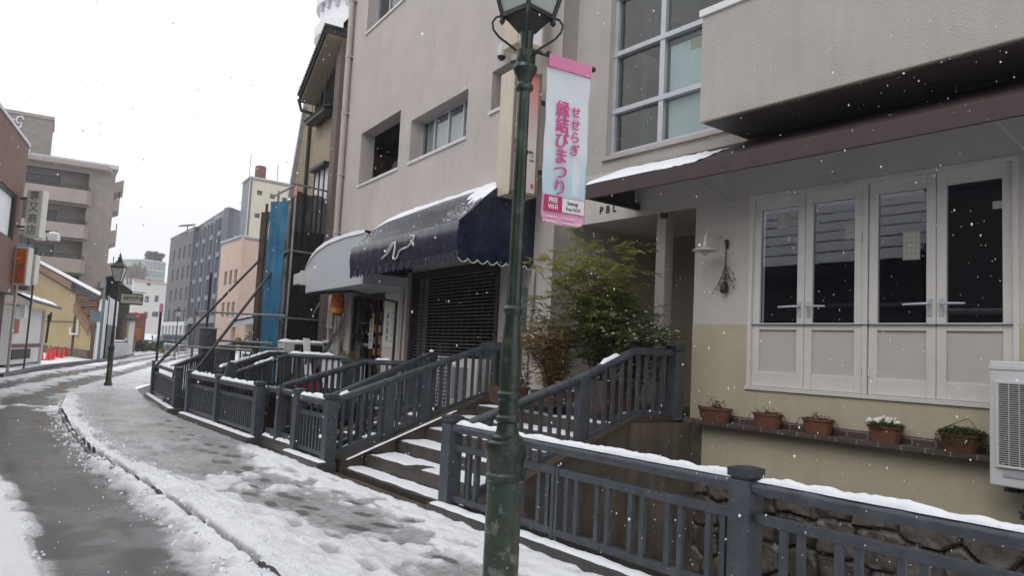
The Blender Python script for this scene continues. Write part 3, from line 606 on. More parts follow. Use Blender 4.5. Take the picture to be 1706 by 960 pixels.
# brown stained pier under the landing, by the stone wall
MB().prism([(6.2, 6.02, -1.6), (7.26, 5.9, -1.6), (7.26, 5.9, .88), (6.35, 6.02, .88)], (0, .28, 0)).build('pier', 'concrete', b1)
b2 = stair_bridge('second flight of snowy steps squeezed between the two parallel railings', Y1b+.1, P['p3']+.45, [(4.5, .16), (4.95, .3), (5.4, .44), (5.85, .58)], .58)
stringer(b2, 4.4, 6.2, P['p3']+.35, .06, .6, -.6, -.9, 7.3, .6)
# railing G + bridge, H, I, J
G0 = (XF+.1, 11.25, .93); G1 = onz(610, 603, 1.33); G2 = onz(713, 608, 1.33); G2 = G1.lerp(G2, .95)
stair_rail('railing rising to the small snack shop with the paper lantern', [G0, G1, G2], .68, .15, [G0[:2]+(.93,), G1.lerp(Vector(G0), .25), G1.lerp(G2, .95)], None, [(1, .15, .42, .05)])
H0 = (XF+.1, 14.25, .90); H1 = onz(480, 592, 1.33); H2 = onz(600, 598, 1.33)
stair_rail('long railing with thick snow on its flat part, ending before the small shop', [H0, H1, H2], .68, .13, [H1.lerp(Vector(H0), .35), H1], None, [(0, .45, .75, .04), (1, .02, .65, .06)])
I0 = (XF+.14, 14.6, 1.03); I1 = onz(447, 589, 1.33); I2 = onz(530, 592, 1.33)
stair_rail('snow-topped railing right behind the slanted post cap, third in depth', [I0, I1, I2], .68, .13, [I1.lerp(Vector(I0), .3), I1.lerp(Vector(I0), .02)], None, [(0, .0, .55, .05), (0, .6, 1, .04), (1, 0, .3, .03)])
J0 = (XF+.12, 18.0, .93); J1 = Vector((6.6, 21.4, 1.5)); J2 = Vector((8.2, 20.9, 1.5))
stair_rail('farthest rising railing in front of the scaffold braces', [J0, J1, J2], .7, .14, [Vector(J0).lerp(J1, .5), J1], None, [(0, .55, .8, .03)])
# slanted metal post behind the two-panel fence
t = thing('slanted_post', (XF+.12, 14.2, 0), 'stubby grey post with a slanted top between the two fence panels', 'post')
MB().prism([(XF+.05, 14.14, .7), (XF+.33, 14.14, .7), (XF+.31, 14.14, 1.16), (XF+.17, 14.14, 1.2)], (0, .12, 0)).build('slanted_body', 'fence', t, bevel=.005)
M['brownbrick'] = brickmat('brown_wall_brick', (.085, .055, .04), (.05, .035, .028), (.03, .025, .02), .28, .11, swiz='xz')
# side walls of the middle bridges
for (a, b, c, lab) in ((Vector(G0), G1, G2, 'brown brick side wall under the railing to the small shop'), (Vector(H0), H1, H2, 'brown brick side wall under the long snowy railing'), (Vector(J0), J1, J2, 'dark side wall under the farthest railing')):
    t = thing('bridge_side_wall', (a.x, a.y, 0), lab, 'wall'); mb = MB()
    off = Vector((0, .07, 0))
    mb.prism([Vector((a.x, a.y, -1.5))+off, Vector((a.x, a.y, .14))+off, Vector((b.x, b.y, b.z-.76))+off, Vector((b.x, b.y, -1.5))+off], (0, .16, 0))
    mb.prism([Vector((b.x, b.y, -1.5))+off, Vector((b.x, b.y, b.z-.76))+off, Vector((c.x, c.y, c.z-.76))+off, Vector((c.x, c.y, -1.5))+off], (0, .16, 0))
    mb.build('brick_face', 'brownbrick', t)
    mb = MB(); mb.vbar(Vector((a.x, a.y+.12, .17)), Vector((b.x, b.y+.12, b.z-.73)), .26, .07); mb.vbar(Vector((b.x, b.y+.12, b.z-.73)), Vector((c.x, c.y+.12, c.z-.73)), .26, .07); mb.build('coping', 'kerb', t)
    snowstrip(Vector((a.x, a.y+.08, .2)), Vector((b.x, b.y+.08, b.z-.7)), .14, .04, t)
t = thing('terrace_slab', (6.6, 13, 0), 'snow-dusted terrace slab in front of the small shop and scaffold', 'slab')
MB().prism([(5.9, 11.5, .35), (7.5, 11, .35), (8.3, 22.5, .35), (6.6, 22.5, .35)], (0, 0, .2)).build('slab', 'concrete', t)
mb = MB(); o = []; 
for i in range(13):
    for j in range(60): u = i/12; v = j/59; x = 6.0+v*.75+u*1.4; y = 11.6+v*10.8; o.append((x, y, .552+max(-.004, .035*mn.noise(Vector((x*1.5, y*1.5, 0)))+.015*mn.noise(Vector((x*6, y*6, 0))))))
mb.add(o, [(i*60+j, (i+1)*60+j, (i+1)*60+j+1, i*60+j+1) for i in range(12) for j in range(59)]); mb.build('snow_layer', 'snow', t, smooth=60)

# ================= STREET LAMPS =================
def build_lamp(name, label, loc, rot, arm=True, detail=True, mats=('green', 'greenworn')):
    t = thing(name, (0, 0, 0), label, 'street lamp', 'green Victorian street lamps along the pavement')
    n = 32 if detail else 12
    mb = MB(); mb.lathe([(.115, 0), (.115, .1), (.095, .13), (.082, .2), (.079, .62), (.077, 1.04)], n, flute=.0); mb.build('pedestal', mats[1], t, smooth=40)
    mb = MB(); mb.lathe([(.077, 1.035), (.086, 1.045), (.086, 1.065), (.078, 1.075), (.080, 1.12), (.091, 1.15), (.094, 1.18), (.089, 1.205), (.074, 1.215), (.072, 1.23), (.055, 1.24), (.049, 1.26), (.047, 1.29), (.055, 1.30), (.055, 1.315), (.046, 1.325), (.045, 1.39), (.054, 1.40), (.054, 1.42), (.045, 1.43)], n); mb.build('base_mouldings', mats[0], t, smooth=30)
    mb = MB(); mb.lathe([(.044, 1.42), (.045, 1.46), (.049, 1.52), (.0495, 1.56), (.047, 1.61), (.041, 1.68), (.0365, 1.74), (.036, 1.78)], n, flute=.03); mb.build('vase_column', mats[0], t, smooth=40)
    mb = MB(); mb.lathe([(.036, 1.77), (.045, 1.785), (.045, 1.80), (.034, 1.815)], n); mb.lathe([(.035, 1.8), (.033, 2.0), (.0275, 2.83)], 24, flute=.07); mb.build('fluted_shaft', mats[0], t, smooth=20)
    mb = MB(); mb.lathe([(.03, 2.81), (.042, 2.82), (.042, 2.835), (.032, 2.85), (.036, 2.87), (.05, 2.895), (.057, 2.915), (.054, 2.93), (.044, 2.94), (.046, 2.95), (.046, 3.0), (.03, 3.01), (.03, 3.06), (.034, 3.1)], n); mb.build('capital', mats[0], t, smooth=30)
    mb = MB()
    for k in range(4):
        a = math.pi/4+k*math.pi/2; c, s = math.cos(a), math.sin(a)
        pts = [(.045*c, .045*s, 3.0), (.085*c, .085*s, 3.06), (.125*c, .125*s, 3.12), (.14*c, .14*s, 3.17)]
        mb.tube([(.04*c, .04*s, 3.0), (.08*c, .08*s, 3.03), (.13*c, .13*s, 3.065), (.158*c, .158*s, 3.10), (.164*c, .164*s, 3.135), (.148*c, .148*s, 3.16), (.12*c, .12*s, 3.168)], .0055, 6)
        mb.bar((.02*c, .02*s, 3.0), (.02*c, .02*s, 3.14), .03, .02)
    mb.tube([(0, -.085, 2.975), (0, .085, 2.975)], .005, 6); mb.lathe([(.01, 0), (.01, .008)], 8, (0, -.09, 2.97)); mb.lathe([(.01, 0), (.01, .008)], 8, (0, .09, 2.97))
    mb.build('scroll_brackets', 'iron', t, smooth=40)
    # lantern
    a0, a1, z0, z1 = .084, .172, 3.17, 3.60
    mb = MB(); cor = [(1,1), (-1,1), (-1,-1), (1,-1)]
    for i in range(4):
        p, q = cor[i], cor[(i+1) % 4]
        mb.tube([(p[0]*a0, p[1]*a0, z0), (p[0]*a1, p[1]*a1, z1)], .011, 6)
        mb.bar((p[0]*a0, p[1]*a0, z0), (q[0]*a0, q[1]*a0, z0), .018, .02); mb.bar((p[0]*a1, p[1]*a1, z1), (q[0]*a1, q[1]*a1, z1), .026, .03)
        mb.lathe([(.004, z0-.045), (.014, z0-.03), (.01, z0-.015), (.014, z0)], 8, (p[0]*a0, p[1]*a0, 0))
    mb.add([(a0, a0, z0), (-a0, a0, z0), (-a0, -a0, z0), (a0, -a0, z0), (.03, .03, 3.09), (-.03, .03, 3.09), (-.03, -.03, 3.09), (.03, -.03, 3.09)], [(0,1,5,4),(1,2,6,5),(2,3,7,6),(3,0,4,7),(0,3,2,1)])
    ln = mb.build('lantern_frame', 'iron', t, smooth=30)
    for i in range(4):
        p, q = cor[i], cor[(i+1) % 4]; mb = MB(); e = .97; b_ = .97
        mb.quad((p[0]*a0*e, p[1]*a0*e, z0+.01), (q[0]*a0*e, q[1]*a0*e, z0+.01), (q[0]*a1*b_, q[1]*a1*b_, z1-.01), (p[0]*a1*b_, p[1]*a1*b_, z1-.01)); mb.build('lantern_pane', 'frostglass', ln)
    mb = MB(); r2_ = math.sqrt(2)
    mb.lathe([(.195*r2_, 3.60), (.2*r2_, 3.62), (.14*r2_, 3.69), (.085*r2_, 3.76)], 4, rot=math.pi/4); mb.lathe([(.09, 3.74), (.095, 3.80), (.06, 3.82), (.055, 3.86), (.075, 3.88), (.04, 3.92), (.03, 3.95), (.04, 3.965), (.02, 3.99), (.008, 4.06)], 14); mb.build('lantern_roof', 'iron', t, smooth=30)
    t.location = loc; t.rotation_euler = (0, 0, rot); return t
lampN = build_lamp('street_lamp', 'nearest dark green street lamp, cropped at the top and carrying the pink banner', (2.064, 2.711, 0), R(7.5))
l2 = Vector((4.27, 25.41, 0)); lampL = copy_thing(lampN, l2, R(-28), 'complete green street lamp on the left with a small arrow sign on its pole')
p3 = deep(291, 590, 60); l3 = Vector((p3.x, p3.y, 0)); lampF = copy_thing(lampN, l3, R(20), 'small distant street lamp in front of the dark grey building')
# ---- banner hanging from the near lamp
A0 = onv(913, 90, (2.075, 2.70), (3.075, 2.62)); A1 = onv(984, 110, (2.075, 2.70), (3.075, 2.62)); zt = (A0.z+A1.z)/2
LX0, LX1 = A0.x, A1.x; dirb = Vector((A1.x-A0.x, A1.y-A0.y, 0)).normalized(); wB = (A1-A0).length; wB = Vector((A1.x-A0.x, A1.y-A0.y)).length
Bb = onv(905, 378, (2.075, 2.70), (3.075, 2.62)).z; hB = zt-Bb-.02
t = thing('hanging_banner', (A0.x, A0.y, zt), 'narrow white and pink festival banner hanging beside the near lamp', 'banner')
Tb = Matrix.Translation(Vector((A0.x, A0.y, zt))) @ frame((0,0,0), dirb, (0,0,1))   # x along, y up, z towards viewer
if (Tb.to_3x3() @ Vector((0,0,1))).dot(Vector((0,0,0))-A0) < 0: print('banner normal flipped')
M['clothpink'] = mat('pink_cloth', (.70, .24, .42), .7, .06, 4, .2, 30); M['magenta'] = mat('magenta_print', (.62, .07, .26), .7, .05); M['wifired'] = mat('deep_pink_print', (.45, .03, .13), .7, .05)
M['graytext'] = mat('grey_print', (.10, .10, .12), .7, .0, bump=0); M['pinktext'] = mat('pale_pink_print', (.78, .5, .6), .7, .0, bump=0); M['whiteprint'] = mat('white_print', (.75, .72, .74), .7, .02, bump=0)
mc = bpy.data.materials.new('banner_cloth'); mc.use_nodes = True; nt = mc.node_tree; b = nt.nodes['Principled BSDF']; b.inputs['Roughness'].default_value = .7
at = N(nt, 'ShaderNodeAttribute', attribute_name='print'); nt.links.new(at.outputs['Color'], b.inputs['Base Color']); M['bannercloth'] = mc
def wave(x, y): return .003*math.sin(y*16+x*9)+.0018*math.sin(y*37+1+x*20)+.0015*math.sin(x*30)
mb = MB(Tb); nx, ny = 24, 90; cols = []
for j in range(ny+1):
    v = j/ny; y = -.055-v*(hB-.055)
    for i in range(nx+1):
        u = i/nx; rc = .05; x = u*wB
        yb = -hB; cut = 0
        d = y-yb
        if d < rc: cut = rc-math.sqrt(max(0, rc*rc-(rc-d)**2))
        x = cut+(wB-2*cut)*u; mb.v.append(Tb @ Vector((x, y, wave(x, y))))
        white = Vector((.66, .70, .74)); blue = Vector((.44, .60, .66)); pk = Vector((.62, .27, .42))
        f = max(0, min(1, (v-.35)/.4)); c = white.lerp(blue, f*f)
        if .56 < v < .80 and .70 < u < .84+.03*math.sin(v*40): c = c.lerp(Vector((.66, .72, .76)), .75)
        if v > .812: c = pk.lerp(Vector((.72, .42, .55)), max(0, (v-.92)/.08))
        cols.append((*c, 1))
mb.f = [(j*(nx+1)+i, j*(nx+1)+i+1, (j+1)*(nx+1)+i+1, (j+1)*(nx+1)+i) for j in range(ny) for i in range(nx)]; mb.attrs = {'print': cols}
cl = mb.build('cloth', 'bannercloth', t, smooth=80, recalc=False); sm = cl.modifiers.new('thick', 'SOLIDIFY'); sm.thickness = .0015
mb = MB(Tb); mb.box((0, -.062, -.004), (wB, .0, .014)); mb.build('top_band', 'clothpink', t, bevel=.003)
mb = MB(Tb); mb.tube([(-.10, -.012, .004), (wB+.012, -.012, .004)], .007, 8); mb.lathe([(.006, -.013), (.013, -.008), (.013, .008), (.006, .013)], 10, (0,0,0)); o = mb.v
mb.build('rod', 'iron', t, smooth=40)
mb = MB(Tb @ Matrix.Translation((wB+.012, -.012, .004))); mb.lathe([(.002, -.014), (.012, -.009), (.014, 0), (.012, .009), (.002, .014)], 12); mb.build('rod_knob', 'iron', t, smooth=60)
zf = .012
def btxt(body, size, x, y, m, vertical=True, bold=.0, sp=1, nm='lettering', xs=1):
    return text(nm, body, size, Tb @ Matrix.Translation((x, y, zf)), m, cl, bold*size, sp, vertical, .0006, xs=xs)
def boldch(ch, size, x, y, e):
    for k, dx in enumerate((-e, 0, e)): text('lettering', ch, size, Tb @ Matrix.Translation((x+dx, y+dx*.5, zf+.0004*k)), 'magenta', cl, 0, 1, False, .0002)
for i, ch in enumerate('縁結びまつり'): boldch(ch, .083, wB*.37, -.258-i*.0755, .0022)
for i, ch in enumerate('せせらぎ'): boldch(ch, .060, wB*.67, -.255-i*.062, .0016)
# bottom print
mb = MB(Tb); yW = -hB*.835; hw = .075; 
mb.box((wB*.05, yW-hw, .008), (wB*.44, yW, .0105)); mb.build('red_box', 'wifired', cl)
mb = MB(Tb); mb.box((wB*.45, yW-hw+.004, .008), (wB*.95, yW-.004, .0105)); mb.build('white_box', 'whiteprint', cl)
btxt('FREE', .034, wB*.235, yW-.022, 'whiteprint', False, .015, .85, xs=.85); btxt('Wi-Fi', .034, wB*.235, yW-.054, 'whiteprint', False, .015, .85, xs=.85)
btxt('Seseragi', .026, wB*.68, yW-.024, 'graytext', False, 0, .9, xs=.85); btxt('Free Wi-Fi', .026, wB*.70, yW-.053, 'graytext', False, 0, .9, xs=.85)
mb = MB(Tb)
for (x, y, l) in ((.09, .02, .24), (.09, .042, .22), (.5, .02, .24), (.5, .042, .38)):
    mb.box((wB*x, yW-hw-y-.009, .008), (wB*(x+l), yW-hw-y, .0095)); mb.box((wB*(x-.06), yW-hw-y-.01, .008), (wB*(x-.03), yW-hw-y, .0095))
mb.build('small_print', 'pinktext', cl)
# arrow sign on the left lamp
a = onv(201, 490, (4.27, 25.41), (5.27, 25.2)); b = onv(239, 490, (4.27, 25.41), (5.27, 25.2)); zlo = onv(220, 507, (4.27, 25.41), (5.27, 25.2)).z; zhi = onv(220, 490, (4.27, 25.41), (5.27, 25.2)).z
t = thing('arrow_sign', (a.x, a.y, zlo), 'small horizontal cream direction sign with an arrow, fixed to the left lamp', 'sign')
Ts = frame(Vector((a.x, a.y, zlo)), (b-a).normalized()*1.0 if False else Vector((b.x-a.x, b.y-a.y, 0)), (0,0,1)); ws = Vector((b.x-a.x, b.y-a.y)).length; hs_ = zhi-zlo
M['signcream'] = mat('cream_sign_board', (.46, .44, .34), .5, .06)
MB(Ts).box((0, 0, -.03), (ws, hs_, .03)).build('board', 'signcream', t)
mb = MB(Ts)
for q in (((0, -.02, -.035), (ws, .02, .035)), ((0, hs_-.02, -.035), (ws, hs_+.02, .035)), ((0, .0, -.035), (.02, hs_, .035)), ((ws-.02, 0, -.035), (ws, hs_, .035)), ((-.1, hs_+.05, -.01), (ws+.06, hs_+.07, .01))): mb.box(*q)
mb.build('sign_frame', 'iron', t)
text('lettering', '← 長町武家屋敷跡', hs_*.48, Ts @ Matrix.Translation((ws*.52, hs_*.5, .034)), 'graytext', t, .004, .8, xs=.62)
# ================= RIGHT BUILDING (cream shop) =================
tb = thing('shop_building', (7.3, 4, 0), 'near grey and cream shop building with folding white doors and maroon awning', 'building')
ZS = 2.06
# upper roughcast wall with window, corner to the neighbour at s=8.3
mb = MB(FR); wall(mb, 5.0, 8.32, 4.2, 11, [(5.3, 7.62, 4.43, 8.2)], 0, -.22); mb.build('upper_wall', 'grey', tb)
mb = MB(FR); wall(mb, -4, 5.98, ZS, 4.198, [(2.52, 5.19, ZS, 3.49), (-.6, 2.2, ZS, 3.49)], 0, -.12); mb.build('white_wall', 'white', tb)
mb = MB(FR); wall(mb, -4, 5.98, .94, ZS, [(2.52, 5.19, 1.37, ZS), (-.6, 2.2, 1.37, ZS)], .006, -.12); mb.build('cream_wall', 'cream', tb)
mb = MB(FR); wall(mb, -4, 5.72, .34, .90, [], .10, -.2); mb.build('cream_base_wall', 'cream', tb)
MB(FR).box((5.72, -.3, -.9), (6.0, .06, .90)).build('base_pier', 'concrete', tb, bevel=.01)
mb = MB(FR); mb.quad((5.98, 0, .94), (5.98, -1.6, .94), (5.98, -1.6, 3.6), (5.98, 0, 3.6)); mb.build('entrance_side_wall', 'white', tb)
# brick ledge
M['ledge'] = brickmat('dark_brown_brick_ledge', (.075, .05, .045), (.055, .04, .036), (.22, .20, .18), .21, .5, ms=.03, swiz='yx', bump=.5)
M['ledge'].node_tree.nodes['Brick Texture'].inputs['Mortar Size'].default_value = .006
mb = MB(FR); mb.box((-4, -.02, .895), (5.76, .24, .94)); mb.build('brick_ledge', 'ledge', tb, bevel=.004)
M['ledgev'] = brickmat('dark_brown_brick_course', (.075, .05, .045), (.055, .04, .036), (.22, .20, .18), .21, .5, ms=.03, swiz='yz', bump=.5); M['ledgev'].node_tree.nodes['Brick Texture'].inputs['Mortar Size'].default_value = .006
MB(FR).box((-4, .006, .94), (5.76, .03, 1.015)).build('brick_course', 'ledgev', tb)
# projecting bay with roughcast and white coping
mb = MB(FR); mb.box((-5, -.3, 4.22), (5.28, .85, 5.42)); mb.build('projecting_bay', 'grey', tb, bevel=.012)
MB(FR).box((-5, -.3, 5.42), (5.30, .88, 5.50)).build('bay_coping', 'trimwhite', tb, bevel=.006)
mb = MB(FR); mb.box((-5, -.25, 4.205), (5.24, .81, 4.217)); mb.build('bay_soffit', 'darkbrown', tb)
mb = MB(FR); mb.box((-5, -.3, 5.5), (5.1, -.05, 11)); mb.build('wall_above_bay', 'grey', tb)
# big window: frame grid, panes, what is inside
win = MB(FR); W0, W1, Z0, Z1 = 5.3, 7.62, 4.43, 8.2
for a, b in ((W0, W0+.06), (W1-.06, W1), (6.66, 6.745)): win.box((a, -.20, Z0), (b, -.09, Z1))
for z in (Z0+.03, 5.09, 5.93, 6.78, 7.6): win.box((W0, -.205, z-.035), (W1, -.075, z+.035))
wf = win.build('window', 'alu', tb, bevel=.004)
zz = [Z0+.06, 5.055, 5.895, 6.745, 7.565]; zb = [Z0+.06, 5.125, 5.965, 6.815]
for (a, b) in ((W0+.06, 6.66), (6.745, W1-.06)):
    for z0, z1 in zip([Z0+.065, 5.125, 5.965, 6.815], [5.055, 5.895, 6.745, 7.565]):
        MB(FR).box((a, -.15, z0), (b, -.145, z1)).build('pane', 'glass', wf)
mb = MB(FR); mb.box((5.25, .0, 4.36), (7.66, .05, 4.42)); mb.build('window_sill', 'grey', tb, bevel=.005)
mb = MB(FR); mb.box((5.37, -.22, 4.5), (6.64, -.19, 5.05)); mb.box((5.37, -.22, 5.13), (6.64, -.19, 5.8)); mb.build('frosted_sheet', 'frost', tb)
MB(FR).box((5.5, -.185, 5.66), (6.3, -.18, 5.78)).build('yellow_paper_strip', mat('aged_paper', (.45, .42, .27), .8), tb)
mb = MB(FR); mb.quad((4.9, -2.6, 3.9), (8.2, -2.6, 3.9), (8.2, -2.6, 8.4), (4.9, -2.6, 8.4)); mb.quad((4.9, -.3, 8.4), (8.2, -.3, 8.4), (8.2, -2.6, 8.4), (4.9, -2.6, 8.4)); mb.quad((4.9, -.3, 4.3), (4.9, -2.6, 4.3), (8.2, -2.6, 4.3), (8.2, -.3, 4.3)); mb.quad((8.2, -.3, 4), (8.2, -2.6, 4), (8.2, -2.6, 8.4), (8.2, -.3, 8.4)); mb.quad((4.9, -.3, 4), (4.9, -2.6, 4), (4.9, -2.6, 8.4), (4.9, -.3, 8.4)); mb.build('room_walls', mat('dim_room_wall', (.34, .28, .19), .8, .15), tb)
mb = MB(FR); mb.box((6.9, -1.2, 6.1), (7.55, -.5, 6.35)); mb.box((5.0, -1.6, 5.75), (8.1, -1.3, 6.0)); mb.box((6.9, -.7, 4.3), (7.3, -.45, 5.0)); mb.build('room_beam', 'darkbrown', tb)
# folding doors
def leaf(a, b, hinge_side, handle):
    mb = MB(FR); z0, z1 = 1.375, 3.485; st = .085; d0, d1 = -.075, -.025
    mb.box((a, d0, z0), (a+st, d1, z1)); mb.box((b-st, d0, z0), (b, d1, z1))
    mb.box((a+st, d0, z0), (b-st, d1, z0+.16)); mb.box((a+st, d0, 2.0), (b-st, d1, 2.075)); mb.box((a+st, d0, z1-.13), (b-st, d1, z1))
    d = mb.build('door', 'doorpaint', tb, bevel=.004)
    MB(FR).box((a+st, -.062, z0+.16), (b-st, -.05, 2.0)).build('lower_panel', 'doorpanel', d)
    MB(FR).box((a+st, -.055, 2.075), (b-st, -.05, z1-.13)).build('door_pane', 'glassdark', d)
    hx = a+.05 if handle == 'a' else b-.05; dr = 1 if handle == 'a' else -1
    mb = MB(FR); mb.box((hx-.018, -.025, 2.14), (hx+.018, -.012, 2.30)); mb.tube([(hx, -.02, 2.25), (hx, .03, 2.25), (hx+dr*.03, .04, 2.25), (hx+dr*.22, .04, 2.245)], [.012, .012, .012, .01], 8); mb.build('handle', 'alu', d, smooth=40)
    mb = MB(FR); hh = b-.008 if handle == 'a' else a+.008
    for z in (1.55, 2.9): mb.tube([(hh, -.02, z), (hh, -.02, z+.09)], .009, 6)
    mb.build('hinge', 'doorpaint', d)
lw = (5.155-2.545-.06)/4
for i in range(4):
    b = 5.155-i*lw; a = b-lw+.006
    if i >= 2: a -= .06; b -= .06
    leaf(a, b, 0, 'a' if i % 2 == 0 else 'b')
for i in range(2): b = 2.16-i*1.35; leaf(b-1.34, b, 0, 'a' if i % 2 == 0 else 'b')
mb = MB(FR); mb.box((5.155-2*lw-.05, -.08, 1.375), (5.155-2*lw, -.012, 3.484)); mb.box((2.5, -.09, 3.485), (5.20, .012, 3.53)); mb.box((5.155, -.09, 1.36), (5.20, .012, 3.485)); mb.box((2.5, -.09, 1.36), (2.545, .012, 3.485)); mb.box((2.48, -.09, 1.33), (5.21, .028, 1.372)); mb.build('door_frame', 'doorpaint', tb, bevel=.003)
# room behind the doors: dark with dark-blue blinds
mb = MB(FR); mb.box((-.6, -.5, 1.3), (5.3, -.45, 3.6)); mb.build('dark_blind', 'darkblue', tb)
NOTE = mat('dim_notice', (.34, .34, .28), .8)
for (s, z, w_, h_, m) in ((4.80, 3.21, .15, .17, 'paper'), (4.02, 3.02, .14, .17, 'paper'), (3.42, 2.82, .16, .28, 'paper'), (4.73, 3.0, .05, .06, 'paper'), (2.68, 3.12, .08, .07, 'paper')):
    n_ = MB(FR).box((s-w_/2, -.05, z-h_/2), (s+w_/2, -.048, z+h_/2)).build('paper_notice', NOTE, tb)
    pl_ = MB(FR)
    for k in range(5): pl_.box((s-w_*.38, -.0478, z-h_*.38+h_*.19*k-.003), (s+w_*.38, -.047, z-h_*.38+h_*.19*k+.003))
    for k in range(4): pl_.box((s-w_*.38+w_*.25*k-.002, -.0468, z-h_*.38), (s-w_*.38+w_*.25*k+.002, -.0465, z+h_*.38))
    pl_.build('printed_lines', 'alu', n_)
# maroon awning: sloping fabric and upright fascia
XA = .93
aw = MB(FR); s0, s1 = -4.5, 7.0; 
aw.prism([(s0, 0.0, 4.2), (s0, XA-.03, 3.76), (s0, XA-.03, 3.745), (s0, 0, 4.18)], (s1-s0, 0, 0))
aw.add([(s1, 0, 4.19), (s1, XA-.03, 3.755), (s1, 0, 3.60)], [(0, 1, 2)])
a_ = aw.build('awning', 'awnbrown', tb)
MB(FR).box((s0, XA-.03, 3.585), (s1, XA, 3.765)).build('awning_fascia', 'awnbrown', a_, bevel=.004)
mb = MB(FR); mb.tube([(s1-.02, 0.02, 3.6), (s1-.02, XA-.04, 3.62)], .022, 8); mb.tube([(s1-.02, .03, 3.6), (s1-.02, .03, 4.15)], .018, 6); mb.tube([(s0, XA-.05, 3.62), (s1, XA-.05, 3.62)], .018, 6)
for s in (5.45, 4.05, 2.4): mb.tube([(s, .02, 3.50), (s, XA-.06, 3.66)], .014, 6)
mb.build('awning_arm', 'alu', a_)
mb = MB(FR); mb.quad((5.98, 0.004, 3.5), (8.3, 0.004, 3.5), (8.3, .004, 4.199), (5.98, .004, 4.199)); mb.build('lintel_wall', 'white', tb)
MB(FR).box((6.9, 0.02, 3.58), (6.96, .9, 3.66)).build('awning_end_frame', 'black', a_)
sn = MB(FR); nx, ny = 60, 14; o = []
for i in range(nx+1):
    for j in range(ny+1):
        u = i/nx; v = j/ny; s = 5.30+u*(6.99-5.30); off = .03+(XA-.0)*v*.97
        lim = .20*(1-u)+.10*mn.noise(Vector((s*5, 2, 1)))+.05
        fr = .55-.35*u
        thin = mn.noise(Vector((s*14, off*14, 1)))
        h = .035*min(1, max(0, (v-lim)*5))*(1 if u > .3 else max(.0, .55+thin*1.2))+.004*thin
        if u < .06 or v > .985: h *= .35
        o.append((s, off, 4.2-(4.2-3.765)*(off/XA)-.006+h))
sn.add(o, [(i*(ny+1)+j, (i+1)*(ny+1)+j, (i+1)*(ny+1)+j+1, i*(ny+1)+j+1) for i in range(nx) for j in range(ny)]); sn.build('snow_layer', 'snow', a_, smooth=60)
# entrance recess
mb = MB(FR); mb.quad((5.98, -1.6, .9), (8.32, -1.6, .9), (8.32, -1.6, 3.6), (5.98, -1.6, 3.6)); mb.build('recess_back_wall', mat('brown_recess_wall', (.27, .22, .18), .8, .1), tb)
mb = MB(FR); mb.quad((5.98, 0, 3.555), (8.32, 0, 3.555), (8.32, -1.6, 3.5), (5.98, -1.6, 3.5)); mb.build('recess_ceiling', 'white', tb)
mb = MB(FR); mb.quad((8.31, -1.6, .0), (8.31, .05, .0), (8.31, .05, 3.6), (8.31, -1.6, 3.6)); mb.build('recess_left_wall', 'grey', tb)
MB(FR).box((6.62, -.34, .94), (6.78, -.18, 3.55)).build('entrance_column', 'white', tb, bevel=.008)
MB(FR).box((5.98, -1.6, .6), (8.32, .1, .94)).build('entrance_floor', 'concrete', tb)
MB(FR).box((6.0, -1.58, .94), (6.5, -1.5, 2.9)).build('entrance_door', mat('brown_door', (.19, .15, .12), .6, .1), tb)
T_ = None
mb = MB(FR); mb.lathe([(.12, 3.40), (.13, 3.43), (.05, 3.5)], 16, (6.25, -.5, 0)); mb.lathe([(.05, 3.46), (.05, 3.52)], 12, (6.6, -.12, 0)); mb.build('ceiling_light', 'darkbrown', tb, smooth=40)
for i, ch in enumerate('PERLA'[::1]):
    pass
T_ = Matrix.Translation(FR @ Vector((7.45, .012, 3.66))) @ frame((0,0,0), -BD*0+Vector((0,-1,0)), (0,0,1))
[text('wall_letter', ch, .14, T_ @ Matrix.Translation((i*.13-.2, 0, 0)), 'dark', tb, .003) for i, ch in enumerate('PBL')]
# wall lamp + dried wreath
T0 = Vector((7.3, 5.56, 2.9))
t = thing('wall_lamp', (7.3, 5.62, 2.95), 'white enamel dish lamp on the wall beside the folding doors', 'lamp')
mb = MB(FR); mb.tube([(5.62, 0, 3.10), (5.62, .1, 3.16), (5.62, .22, 3.14), (5.62, .26, 3.04)], .012, 8); mb.lathe([(.03, -.02), (.045, 0)], 12, (5.62, .02, 3.1)); mb.build('arm', 'doorpaint', t, smooth=60)
mb = MB(FR); mb.lathe([(.15, 2.90), (.152, 2.906), (.11, 2.925), (.055, 2.94), (.03, 2.96), (.016, 3.05), (.014, 3.08)], 28, (5.62, .26, 0)); mb.build('shade', 'doorpaint', t, smooth=40)
mb = MB(FR); mb.lathe([(.015, 2.85), (.035, 2.865), (.035, 2.89), (.03, 2.91)], 14, (5.62, .26, 0)); mb.build('bulb', 'frostglass', t, smooth=60)
t = thing('wall_decoration', (7.25, 5.5, 2.6), 'dark hanging bell with dried berry twigs on the wall by the doors', 'decoration')
mb = MB(FR); mb.tube([(5.50, .03, 3.0), (5.50, .035, 2.52)], .007, 6); mb.lathe([(.035, 2.42), (.045, 2.44), (.04, 2.52), (.015, 2.55)], 10, (5.50, .05, 0)); mb.tube([(5.50, .01, 2.95), (5.49, .04, 3.05)], .02, 8); mb.build('bell', 'iron', t, smooth=40)
rg = random.Random(5); mb = MB(FR); bb = MB(FR)
